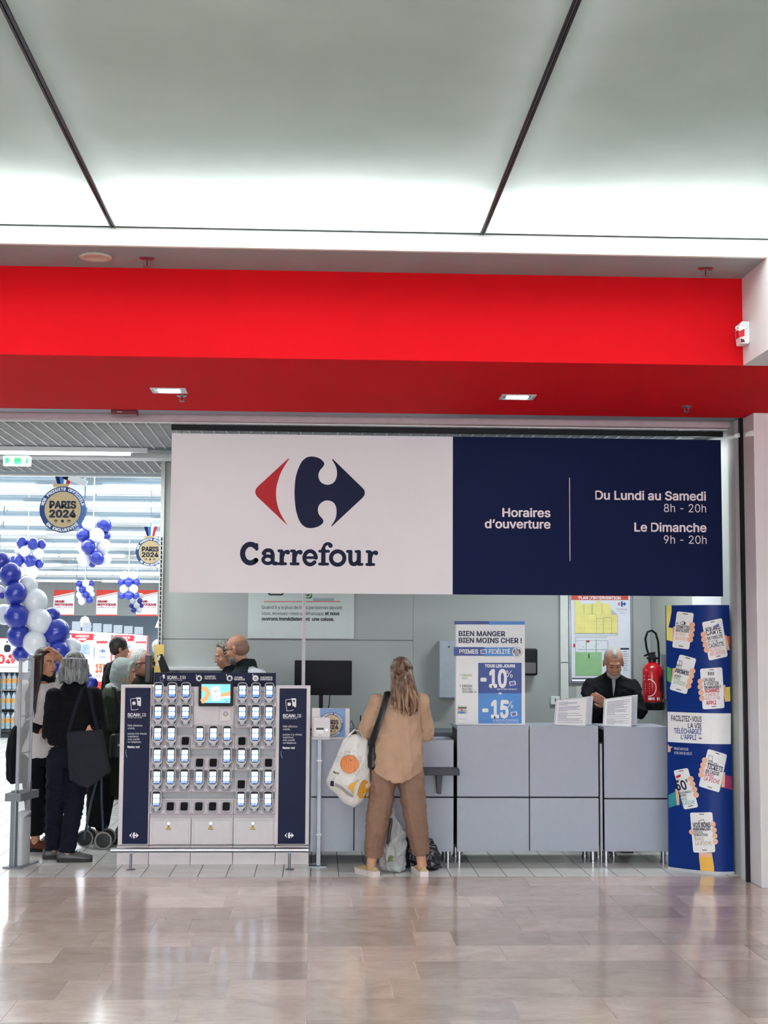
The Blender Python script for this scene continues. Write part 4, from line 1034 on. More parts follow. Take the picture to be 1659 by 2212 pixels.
# fire extinguisher on the right wall
fe = thing('fire_extinguisher', 'red fire extinguisher with looped black hose on the wall', 'extinguisher', (3.035, 12.95, 1.12))
ER = mat('extinguisher_red', '#b0101c', .25, vary=.03, coat=.4)
MB().lathe([(.001, .04), (.088, .04), (.092, .05), (.092, .34), (.088, .37), (.07, .405), (.04, .425), (.03, .43), (.001, .43)], n=32).build('cylinder', ER, fe, smooth='all')
MB().lathe([(.001, 0), (.1, 0), (.104, .01), (.104, .065), (.098, .072), (.001, .072)], n=32).build('base_cup', BLACK, fe, smooth=True)
MB().lathe([(.03, .428), (.036, .432), (.036, .452), (.05, .456), (.052, .47), (.034, .482), (.03, .50), (.001, .50)], n=20).build('valve', mat('valve_dark', '#15181f', .3), fe, smooth=True)
MB().prism([(-.075, .478), (.03, .505), (.03, .522), (-.02, .515), (-.075, .492)], -.012, .012).build('lever', BLACK, fe, bevel=.003)
MB().tube([(-.03, 0, .49), (-.05, 0, .56), (-.06, 0, .64), (-.04, 0, .70), (0, 0, .715), (.035, 0, .69), (.056, 0, .62), (.062, -.005, .50), (.06, -.01, .38), (.062, -.085, .28), (.06, -.09, .2)], .010, 10).build('hose', BLACK, fe, smooth=True)
MB().cyl((.06, -.097, .30), (.06, -.10, .17), .013, 12).build('nozzle', BLACK, fe, smooth=True)
MB().box(.095, .1145, -.05, .05, .1, .5).build('wall_bracket', GREYM, fe)
def ewarp(x, z): a_ = x/.0925; return (.0925*math.sin(a_), -.0925*math.cos(a_), z)
mb_ = MB()
for q_ in quads_ribbon(arc(-.05, .2, .062, .075, -100, 100, 16), .006)[:16]: mb_.add([ewarp(x, z) for x, z in q_], [tuple(range(len(q_)))])
for z in (.27, .30): mb_.add([ewarp(x, z_) for x, z_ in ((-.10, z), (-.05, z), (-.05, z+.012), (-.10, z+.012))], [(0, 1, 2, 3)])
for k in range(5): mb_.add([ewarp(x, z_) for x, z_ in ((-.09, .15+.02*k), (-.045, .15+.02*k), (-.045, .156+.02*k), (-.09, .156+.02*k))], [(0, 1, 2, 3)])
for x in (-.06, -.03, .02): mb_.add([ewarp(x_, z_) for x_, z_ in ((x, .09), (x+.025, .09), (x+.025, .115), (x, .115))], [(0, 1, 2, 3)])
mb_.build('label_print', PRINTW, fe, flat=True)
ex = thing('extinguisher_sign', 'red sign plate on the wall behind the extinguisher', 'sign', (3.15, 12.80, 1.42))
MB().box(-.006, -.0005, -.07, .07, 0, .22).build('plate', REDP, ex)
w2 = thing('wall_poster', 'white sheet high on the wall above the blue totem', 'poster', (3.15, 11.5, 1.95))
MB().box(-.004, -.0005, -.42, .45, 0, .16).build('sheet', PRINTW, w2)
# document stands
PG = mat('page_white', '#e4e2ea', .6, vary=.02); PGL = mat('page_lines', '#a9a8b8', .6, vary=.2, scale=90)
def binder(label, x, y, z, w_, h_, th, rz, sheets):
    t = thing('document_stand', label, 'document stand', (x, y, z), rz)
    sh = .22
    MB().prism_x([(0, 0), (.012, 0), (.012+sh*h_, h_), (sh*h_, h_)], -w_/2-.006, w_/2).build('front_board', PRINTW, t)
    for i in range(sheets):
        y0 = .014+th*i/sheets
        MB().prism_x([(y0, .003), (y0+th/sheets*.75, .003), (y0+th/sheets*.75+sh*h_, h_-.004), (y0+sh*h_, h_-.004)], -w_/2+.004, w_/2-.002*(i % 2)).build('sheet', PG, t)
    MB().prism_x([(th+.016, 0), (th+.024, 0), (th+.02+sh*h_, h_), (th+.012+sh*h_, h_)], -w_/2, w_/2).build('back_board', PRINTW, t)
    sl_ = lambda u: 1-.13*(.5-u/w_)        # the top edge climbs to the right
    for ch in t.children:
        for vv in ch.data.vertices: vv.co.z *= sl_(vv.co.x)
    def wf(u, v): return (u, sh*v-.0012, v*sl_(u))
    mb = MB(); rr_ = random.Random(int(x*100))
    v = h_-.03
    while v > .012:
        w1 = w_*rr_.uniform(.6, .85) if rr_.random() > .25 else w_*.3
        mb.add([wf(-w_/2+.022, v), wf(-w_/2+.022+w1, v), wf(-w_/2+.022+w1, v+.004), wf(-w_/2+.022, v+.004)], [(0, 1, 2, 3)])
        v -= .0085 if rr_.random() > .15 else .016
    mb.build('page_print', PGL, t, flat=True)
    mb = MB()
    for (u0, u1, v0, v1) in ((-w_/2, w_/2, h_-.006, h_-.003), (-w_/2, -w_/2+.003, .0, h_-.003)):
        mb.add([wf(u0, v0), wf(u1, v0), wf(u1, v1), wf(u0, v1)], [(0, 1, 2, 3)])
    mb.build('page_edge', GREYM, t, flat=True)
binder('sheaf of documents in a stand left of the man in black', 2.00, 11.36, 1.0705, .25, .225, .15, rad(-28), 5)
binder('thicker sheaf of documents in a stand on the two-panel desk', 2.375, 11.345, 1.0655, .22, .24, .20, rad(-24), 14)
# payment terminal, slim customer display, yellow sheet
pt_ = thing('receipt_terminal', 'black receipt terminal tilted on a stem behind the kiosk', 'terminal', (-1.30, 12.30, .95))
MB().cyl((0, 0, 0), (0, 0, .50), .018, 12).build('stem', BLACK, pt_, smooth=True)
MB().prism([(-.05, .64), (-.012, .655), (.055, .51), (-.01, .48)], -.05, .04).build('head', BLACK, pt_, bevel=.005)
MB().prism([(-.055, .60), (-.035, .645), (-.018, .638), (-.03, .60)], -.054, -.049).build('paper', PRINTW, pt_)
MB().prism([(-.058, .555), (-.04, .59), (-.03, .56)], -.054, -.049).build('paper', PRINTW, pt_)
sd = thing('customer_display', 'slim black display column at the left end of the kiosk', 'display', (-1.405, 12.17, .95))
MB().box(-.02, .02, -.03, .03, 0, .43).build('post', BLACK, sd, bevel=.003)
MB().box(-.022, .022, -.09, .07, .42, .645).build('panel', mat('display_dark', '#0c1119', .4), sd, bevel=.004)
ysh = thing('yellow_sheet', 'yellow sheet on the end of the back wall', 'sheet', (-1.458, 13.44, 1.28))
MB().box(-.045, .042, -.006, -.0045, 0, .40).build('sheet', mat('sheet_yellow', '#d8bb68', .6), ysh)
# price check post with display box
pp_ = thing('price_checker', 'price checker box with small display on a grey post', 'price checker', (.030, 11.20, 0))
PCG = mat('checker_grey', '#b9bcc4', .4)
MB().box(-.075, .06, -.04, .04, 0, .008).build('foot_plate', GREYM, pp_)
MB().box(-.020, .014, -.016, .016, .008, .975).build('post', mat('post_grey', '#9298a2', .4, .3), pp_, bevel=.004)
for z in (.24, .80): MB().box(-.024, .02, -.02, .02, z, z+.008).build('cable_tie', PRINTW, pp_)
MB().box(-.052, .078, -.04, .02, .985, 1.135).build('housing', mat('checker_white', '#d8d5da', .4), pp_, bevel=.005)
MB().prism_x([(-.042, .965), (.02, .965), (.02, .99), (-.042, .985)], -.055, .080).build('tray', PCG, pp_)
MB().box(-.030, .028, -.0418, -.0405, 1.042, 1.056).build('display_window', INK, pp_)
MB().box(-.030, .028, -.0418, -.0405, 1.016, 1.038).build('price_strip', PRINTW, pp_)
MB().lathe([(.001, -.004), (.009, -.004), (.010, 0)], (.050, -.040, 1.040), 14, 'y').build('knob', STEEL, pp_)
flat('dots', [circ(-.006, .998, .003, 8), circ(.008, .998, .003, 8)], INK, pp_, -.0412)
# poster with the event roundel on the lower desk
GOLD = mat('print_gold', '#c9b287', .5, vary=.04); RNG = mat('print_slate', '#4a74b8', .5); RNGD = mat('print_ring', '#123a78', .5)
def roundel(parent, cx, cz, R_, y, text_r=True, back=None):
    """event medallion: ring with lettering, gold centre"""
    flat('ring', [circ(cx, cz, R_, 40)], RNGD, parent, y)
    flat('ring', [[(cx+R_*math.cos(a_), cz+R_*math.sin(a_)) for a_ in np.linspace(-1.1, 1.0, 20)]+[(cx+R_*.8*math.cos(a_), cz+R_*.8*math.sin(a_)) for a_ in np.linspace(1.0, -1.1, 20)]], RNG, parent, y-.0006)
    flat('centre_disc', [circ(cx, cz, R_*.78, 36)], GOLD, parent, y-.0009)
    text('PARIS', cx, cz+R_*.06, R_*.30, INK, parent, y-.0014, 'C', R_*1.16, .05)
    text('2024', cx, cz-R_*.33, R_*.30, INK, parent, y-.0014, 'C', R_*1.16, .05)
    for k_ in (-.28, 0, .28):
        flat('small_mark', [circ(cx+k_*R_, cz-R_*.50, R_*.07, 10)], INK, parent, y-.0014)
        if k_: flat('small_mark', [circ(cx+k_*R_, cz-R_*.52, R_*.035, 8)], GOLD, parent, y-.0018)
    for st, a0, a1, up_ in (('NOS PRODUITS OFFICIELS', 168, 12, True), ('EN EXCLUSIVITÉ', 222, 318, False)):
        n = len(st)
        for i, ch in enumerate(st):
            if ch == ' ': continue
            an = rad(a0+(a1-a0)*(i+.5)/n); rr_ = R_*(.835 if up_ else .945)
            x_, z_ = cx+rr_*math.cos(an), cz+rr_*math.sin(an)
            text(ch, x_, z_, R_*.115, PRINTW, parent, y-.0014, 'C', None, .05, (an-PI/2) if up_ else (an+PI/2), (x_, z_), name='letter')
rp_ = thing('event_poster', 'white and blue poster with gold roundel standing on the lower desk', 'poster', (.113, 11.375, .952))
MB().box(-.148, .148, 0, .008, 0, .244).build('board', SIGNW, rp_, bevel=.001)
flat('blue_band', [[(-.085, .02), (.115, .02), (.115, .243), (-.085, .243)]], mat('print_sky', '#7c9ed0', .5), rp_, -.0006)
roundel(rp_, .005, .115, .098, -.0012)
# router and cables on the lower desk
ro = thing('network_router', 'black router with aerials among cables on the lower desk', 'router', (.40, 11.52, .952))
MB().box(-.09, .09, -.06, .06, 0, .045).build('case', BLACK, ro, bevel=.006)
for x in (-.05, .05): MB().tube([(x, .05, .03), (x+.004, .05, .18)], [.007, .004], 8).build('aerial', BLACK, ro)
MB().tube([(-.13, .0, .005), (-.16, 0, .08), (-.12, .01, .14), (-.09, .01, .06), (-.12, -.02, .01)], .004, 6).build('cable', BLACK, ro, smooth=True)
MB().tube([(.06, -.03, .045), (.02, -.02, .09), (-.06, 0, .07), (-.13, 0, .1)], .003, 6).build('cable', mat('cable_grey', '#8a929c', .5), ro, smooth=True)
ct = thing('desk_tray', 'black tray of desk clutter beside the router', 'tray', (.40, 11.40, .952))
MB().box(-.13, .12, -.035, .03, 0, .06).build('tray', mat('tray_dark', '#12161d', .5), ct, bevel=.004)
# ================================================================== sales hall
# fluorescent rows and ducts under the hall ceiling
STRIP = mat('hall_tube', '#f6fbff', .5, emit=3.5, vary=0)
DUCT = mat('hall_rail', '#8fa0ac', .6)
rh = random.Random(5)
row = 0
for k in range(30):
    yy = 16.5*(1.062**k)
    if yy > 86: break
    z = 5.12 if k % 2 else 4.85
    xL, xR = -yy*.285-1.0, -yy*.10+1.0
    for name, m_, hh, zz in (('light_strip', STRIP, .10, z), ('cable_rail', DUCT, .09, z+.10)):
        t = thing(name, ('white fluorescent strip' if m_ is STRIP else 'grey service rail')+' hanging under the sales hall ceiling, %s row from the front' % (['first', 'second', 'third', 'fourth', 'fifth', 'sixth', 'seventh', 'eighth', 'ninth', 'tenth', 'eleventh', 'twelfth', 'thirteenth', 'fourteenth', 'fifteenth', 'sixteenth', 'seventeenth', 'eighteenth', 'nineteenth', 'twentieth', 'twenty-first', 'twenty-second', 'twenty-third', 'twenty-fourth', 'twenty-fifth', 'twenty-sixth', 'twenty-seventh', 'twenty-eighth', 'twenty-ninth', 'thirtieth'][k]), 'lamp' if m_ is STRIP else 'rail', ((xL+xR)/2, yy, zz), group='lamp rows of the sales hall')
        x = xL
        if m_ is STRIP:
            while x < xR:
                ln = rh.uniform(.10, .30)*yy*.18+.6
                MB().box(x-(xL+xR)/2, x+ln-(xL+xR)/2, -.09, .09, 0, hh).build('tube', STRIP, t)
                x += ln+rh.choice([.06, .1, .7, 1.4])
        else:
            MB().box(-(xR-xL)/2, (xR-xL)/2, -.05, .05, 0, hh).build('rail', DUCT, t)
            for j in range(4):
                xx = -(xR-xL)/2+(xR-xL)*(j+.5)/4+rh.uniform(-.3, .3)
                MB().cyl((xx, 0, hh), (xx, 0, 5.35-zz), .015, 6).build('drop_rod', DUCT, t)
# entrance tube light and exit sign, camera
tl = thing('tube_lamp', 'long lit white tube lamp under the entrance ceiling beam', 'lamp', (-2.35, 12.56, 3.335))
MB().box(-.85, .85, -.03, .03, .02, .06).build('housing', WHITE, tl)
MB().cyl((-.84, 0, .008), (.70, 0, .008), .016, 12).build('tube', mat('tube_glow', '#f4fbff', .4, emit=5, vary=0), tl)
es = thing('exit_sign', 'lit green and white exit sign hanging by the entrance', 'exit sign', (-2.69, 12.86, 3.30))
MB().box(-.11, .11, -.03, .03, .045, .10).build('housing', WHITE, es, bevel=.006)
MB().prism_x([(-.035, .045), (.035, .045), (.02, -.04), (-.02, -.04)], -.12, .12).build('diffuser', mat('exit_glass', '#dff5ea', .3, emit=.9, vary=0), es, bevel=.003)
EG = mat('exit_green', '#2fc07a', .4, emit=.8, vary=0)
for q_ in ([(-.10, -.02), (-.065, -.024), (-.065, .03), (-.10, .03)], [(-.02, -.03), (.04, -.03), (.04, .03), (-.02, .03)], [(.075, -.02), (.10, -.02), (.10, .03), (.09, .03)]): flat('pictogram', [q_], EG, es, -.0375)
MB().box(-.015, .015, -.079, .01, .10, .118).build('stem', WHITE, es)
cc = thing('security_camera', 'white security camera with dark lens pointing at the entrance', 'camera', (-2.86, 17.0, 3.60))
rm = Matrix.Rotation(rad(20), 3, 'Y')
def rv(p): v = rm @ Vector(p); return (v.x, v.y, v.z)
mbx = MB().box(-.09, .13, -.045, .045, -.035, .035); mbx.v = [rv(p) for p in mbx.v]; mbx.build('body', PRINTW, cc, bevel=.004)
mbx = MB().box(-.155, -.09, -.04, .04, -.042, .03); mbx.v = [rv(p) for p in mbx.v]; mbx.build('lens_hood', BLACK, cc, bevel=.003)
MB().tube([(.10, 0, .0), (.13, 0, .12), (.13, 0, 1.75)], .015, 8).build('mount', WHITE, cc)
# hanging medals
def medal(x, y, z, R_, label):
    t = thing('hanging_medal', label, 'medal', (x, y, z), group='hanging medals')
    MB().lathe([(.001, -.012), (R_, -.012), (R_*1.0, .012), (.001, .012)], n=44, axis='y').build('disc', RNGD, t)
    roundel(t, 0, 0, R_, -.0135)
    for a_, b_, m_ in ((-.40, -.20, NAVY), (-.20, .0, BLUEM), (.0, .16, PRINTW), (.16, .36, REDP)):
        MB().prism([(R_*a_*.62, R_*1.05), (R_*b_*.62, R_*1.05), (R_*(b_*1.2+.02), R_*1.75), (R_*(a_*1.2+.02), R_*1.75)], -.008, .008).build('ribbon', m_, t)
    MB().box(-R_*.45, R_*.22, -.012, .012, R_*.98, R_*1.12).build('clasp', GOLD, t)
    MB().cyl((0, 0, R_*1.75), (0, 0, 5.35-z), .006, 6).build('wire', GREYM, t)
medal(-3.185, 18.0, 3.335, .288, 'large round blue and gold medal sign hanging by the entrance')
medal(-3.02, 26.0, 3.30, .262, 'smaller blue and gold medal sign hanging deeper in the hall')
# balloons
BB = mat('balloon_blue', '#2b3aa8', .28, vary=.05, coat=.3); BWt = mat('balloon_white', '#e6eaf0', .3, vary=.02, coat=.3)
def balloon_me(nm, m_):
    mb = MB(); prof_ = []
    for i in range(13):
        a_ = PI*i/12; r_ = math.sin(a_)*.5; h_ = -math.cos(a_)*.54
        if h_ < 0: r_ *= 1-.10*(-h_/.54)
        prof_.append((max(r_, .006), h_))
    prof_ = [(.03, -.585), (.012, -.55)]+prof_
    mb.lathe(prof_, n=20); me = mb.mesh(nm); me.materials.append(m_); me.polygons.foreach_set('use_smooth', [True]*len(me.polygons)); return me
BM = {'b': balloon_me('balloon', BB), 'w': balloon_me('balloon', BWt)}
def cluster(label, Yd, lst, wire=True):
    """a bunch of tied balloons, pixel list (x, y, diameter px, colour, depth offset)"""
    p0 = P(sum(q[0] for q in lst)/len(lst), min(q[1] for q in lst), Y=Yd)
    t = thing('balloon_bunch', label, 'balloons', p0, group='balloon bunches')
    for x, y, dpx, c_, dd in lst:
        p = P(x, y, Y=Yd+dd*dpx*Yd/F)
        o = link('balloon', BM[c_], t, p-p0); s_ = dpx*Yd/F; o.scale = (s_, s_, s_)
        o.rotation_euler = (random.uniform(-.5, .5), random.uniform(-.6, .6), 0)
    if wire: MB().cyl((0, 0, 0), (0, 0, 5.35-p0[2]), .008*Yd/27, 6).build('string', PRINTW, t)
    return t
c4 = lambda x, y: (x/4.366, 880+y/4.366)
def L4(lst): return [(x/4.366, 880+y/4.366, d/4.366, c_, dd) for x, y, d, c_, dd in lst]
cluster('hanging bunch of blue and white balloons below the large medal', 27, L4([(843, 1098, 140, 'w', 0), (985, 1108, 138, 'b', 0), (780, 1115, 90, 'b', .6), (785, 1205, 132, 'b', 0), (915, 1208, 138, 'w', -.4), (1000, 1210, 90, 'b', .5), (770, 1315, 100, 'w', .5), (835, 1315, 136, 'b', -.4), (975, 1312, 140, 'w', 0), (795, 1430, 138, 'w', 0), (915, 1422, 136, 'b', -.4), (985, 1435, 130, 'w', .4), (870, 1475, 70, 'b', .5)]))
cluster('hanging bunch topped by three blue balloons above the balloon column', 35, L4([(208, 1275, 106, 'b', 0), (312, 1285, 108, 'b', -.2), (392, 1292, 88, 'b', .3), (240, 1362, 108, 'w', -.3), (355, 1380, 114, 'w', 0), (178, 1355, 80, 'w', .4), (180, 1445, 104, 'b', 0), (284, 1452, 112, 'b', -.3), (370, 1475, 86, 'b', .3), (120, 1440, 80, 'b', .4), (210, 1540, 90, 'w', .2), (305, 1552, 118, 'w', -.2)]))
def L5(lst): return [(x/4.366, 1140+y/4.366, d/4.366, c_, dd) for x, y, d, c_, dd in lst]
cluster('small far bunch of balloons between two red sale banners', 50, L5([(748, 528, 62, 'b', 0), (808, 525, 68, 'w', -.3), (862, 525, 56, 'b', .3), (775, 580, 66, 'b', -.3), (845, 585, 76, 'w', 0), (748, 575, 56, 'w', .4), (750, 635, 66, 'w', .2), (810, 632, 64, 'b', -.3), (868, 628, 50, 'w', .3), (772, 690, 72, 'w', 0), (845, 682, 66, 'b', -.2)]))
cluster('far bunch of balloons in alternating blue and white tiers', 48, L5([(1172, 452, 84, 'w', 0), (1258, 452, 82, 'w', 0), (1145, 515, 74, 'b', .2), (1212, 516, 78, 'b', -.3), (1285, 515, 74, 'b', .2), (1170, 578, 82, 'w', 0), (1260, 578, 86, 'w', 0), (1152, 640, 72, 'b', .2), (1215, 640, 80, 'b', -.3), (1280, 640, 68, 'b', .2)]))
cluster('smallest bunch of balloons hanging before the right sale banner', 66, L5([(1328, 645, 54, 'w', 0), (1318, 690, 52, 'b', 0), (1255, 692, 58, 'w', 0), (1290, 735, 58, 'w', -.3), (1240, 735, 48, 'b', .2), (1332, 735, 44, 'b', .2), (1260, 778, 52, 'b', -.2), (1312, 778, 56, 'w', 0)]))
# standing balloon column by the entrance
col_list = L5([(15, 320, 165, 'b', .2), (60, 300, 80, 'w', .6), (95, 440, 208, 'b', -.2), (270, 545, 175, 'w', .2), (0, 590, 90, 'w', .5), (145, 622, 212, 'b', -.4), (330, 700, 235, 'w', 0), (20, 640, 60, 'b', .4),
               (155, 838, 228, 'b', -.4), (495, 830, 150, 'b', .5), (370, 885, 240, 'w', -.2), (40, 820, 190, 'w', .6), (175, 1015, 215, 'b', -.2), (530, 985, 245, 'b', 0), (330, 1090, 222, 'w', -.4), (680, 1130, 170, 'w', .5), (195, 1190, 150, 'b', .3), (550, 1175, 210, 'b', -.2), (480, 1300, 190, 'b', .2)])
col_list += [(150, 1500, 46, 'b', 0), (178, 1470, 46, 'b', .2), (120, 1520, 44, 'w', .3), (195, 1478, 32, 'b', 0), (105, 1570, 46, 'b', .2), (150, 1565, 48, 'w', -.2), (118, 1625, 46, 'w', .2), (150, 1630, 46, 'b', .2), (128, 1668, 44, 'w', .3), (120, 1686, 48, 'b', -.3), (165, 1688, 46, 'w', .2), (90, 1690, 44, 'b', .4)]
cl = cluster('tall column of large blue and white balloons behind the queueing women', 16, col_list, wire=False)
MB().tube([P(20, 1230, Y=16.1)-np.array(cl.location), P(60, 1330, Y=16.1)-np.array(cl.location), P(110, 1450, Y=16.1)-np.array(cl.location), P(132, 1560, Y=16.1)-np.array(cl.location), P(132, 1714, Y=16.1)-np.array(cl.location)], .012, 8).build('pole', GREYM, cl)
# sale banners on the far wall
def sale_banner(x0, y0, x1, y1, label):
    Yd = 86.0; a_ = P(x0, y1, Y=Yd); b_ = P(x1, y0, Y=Yd)
    w_ = (b_[0]-a_[0]); h_ = b_[2]-a_[2]
    t = thing('sale_banner', label, 'banner', ((a_[0]+b_[0])/2, Yd, a_[2]), group='sale banners')
    MB().box(-w_/2, w_/2, 0, .03, 0, h_).build('sheet', PRINTW, t)
    RR = mat('sale_red', '#e8402c', .5)
    flat('red_band', [[(-w_/2, h_*.76), (w_/2, h_*.93), (w_/2, h_), (-w_/2, h_)], [(-w_/2, 0), (w_/2, 0), (w_/2, h_*.08), (-w_/2, h_*.08)], [(-w_/2, h_*.70), (w_/2, h_*.87), (w_/2, h_*.885), (-w_/2, h_*.715)]], RR, t, -.01)
    RI = mat('sale_ink', '#b02040', .5)
    text('GRAND', -w_*.45, h_*.53, h_*.075, RI, t, -.015, 'L', w_*.48, .06); text('DESTOCKAGE', -w_*.45, h_*.415, h_*.075, RI, t, -.015, 'L', w_*.9, .06); text('À PRIX COÛTANT', -w_*.45, h_*.32, h_*.06, RI, t, -.015, 'L', w_*.9, .0)
    for x in (-w_*.4, w_*.4): MB().cyl((x, .015, h_), (x, .015, 5.35-a_[2]), .01, 5).build('wire', GREYM, t)
for i, (x0, x1) in enumerate(((115, 161), (207.5, 254), (294, 341))):
    sale_banner(x0, 1274.5, x1, 1332, ['leftmost red and white sale banner on the far wall', 'middle red and white sale banner on the far wall', 'right red and white sale banner half behind balloons'][i])
# dark recess and shelving deep in the hall
struct(MB().box(-24, -5, 62, 62.2, .0, 2.75).build('wall_recess', mat('recess_dark', '#39444f', .8)))
for x in (178, 347):
    p = P(x, 1350, Y=60.0)
    t = thing('spot_lamp', 'white spot lamp washing the dark recess, %s' % ('left of the two' if x < 200 else 'right of the two'), 'lamp', (p[0], 60.6, 2.7))
    MB().lathe([(.01, 0), (.14, -.05), (.30, -.45), (.28, -.45), (.12, -.06), (.01, -.03)], n=20).build('shade', PRINTW, t, smooth=True)
    MB().cyl((0, 0, 0), (0, 0, 2.6), .02, 6).build('rod', GREYM, t)
    l = area('recess_light', (p[0], 60.8, 2.3), .4, .4, 60, (1, 1, 1))
gd = thing('far_shelving', 'long white shelving unit receding under the dark recess', 'shelving', (P(235, 1500, Y=40)[0], 40, 0))
gx0 = float(P(155, 1360, Y=40)[0])-gd.location.x; gx1 = float(P(312, 1360, Y=40)[0])-gd.location.x
MB().box(gx0, gx1, -.3, .3, 0, 1.86).build('back', mat('gondola', '#c9ccd0', .6), gd)
MB().prism([(gx0, 1.90), (gx1, 1.80), (gx1, 1.86), (gx0, 1.97)], -.35, .3).build('top_shelf', PRINTW, gd)
for i in range(7):
    xx = gx0+(gx1-gx0)*i/7
    MB().box(xx+.02, xx+(gx1-gx0)/7-.03, -.1, -.05, 1.97-.1*i/7, 2.22-.16*i/7).build('sign_panel', mat('grey_sign', '#98a0a8', .5), gd)
prods = [('#d8e6f2', 5), ('#4f86c0', 2), ('#23262e', 2), ('#d84058', 4), ('#e8e8ee', 6), ('#3a3d46', 1), ('#f0f0f0', 2), ('#e6d27a', 4), ('#2b2f55', 2), ('#e8923e', 2), ('#d03038', 1), ('#3a3432', 4), ('#ececf0', 4)]
PCN = {'#d8e6f2': 'pale blue', '#4f86c0': 'blue', '#23262e': 'black', '#d84058': 'pink', '#e8e8ee': 'white', '#3a3d46': 'charcoal', '#f0f0f0': 'bright white', '#e6d27a': 'yellow', '#2b2f55': 'navy', '#e8923e': 'orange', '#d03038': 'red', '#3a3432': 'dark brown', '#ececf0': 'off white'}
x = gx0+.05; pi_ = 0
for h_, n_ in prods:
    for k in range(n_):
        pm = mat('product_'+h_[1:], h_, .5, vary=.25, scale=25)
        w_ = (gx1-gx0-.1)/39
        t = tag(MB().box(-w_*.46, w_*.46, -.12, .12, 0, random.uniform(.14, .27)).build('product_box', pm, None, loc=(gd.location.x+x+w_/2, 39.51, 1.551), bevel=.004), '%s %s packaged product from the left on the far shelving' % (ORD[k], PCN[h_]), 'product', 'products on the far shelving'); x += w_; pi_ += 1
MB().box(gx0, gx1, -.62, -.3, 1.52, 1.55).build('front_shelf', PRINTW, gd)
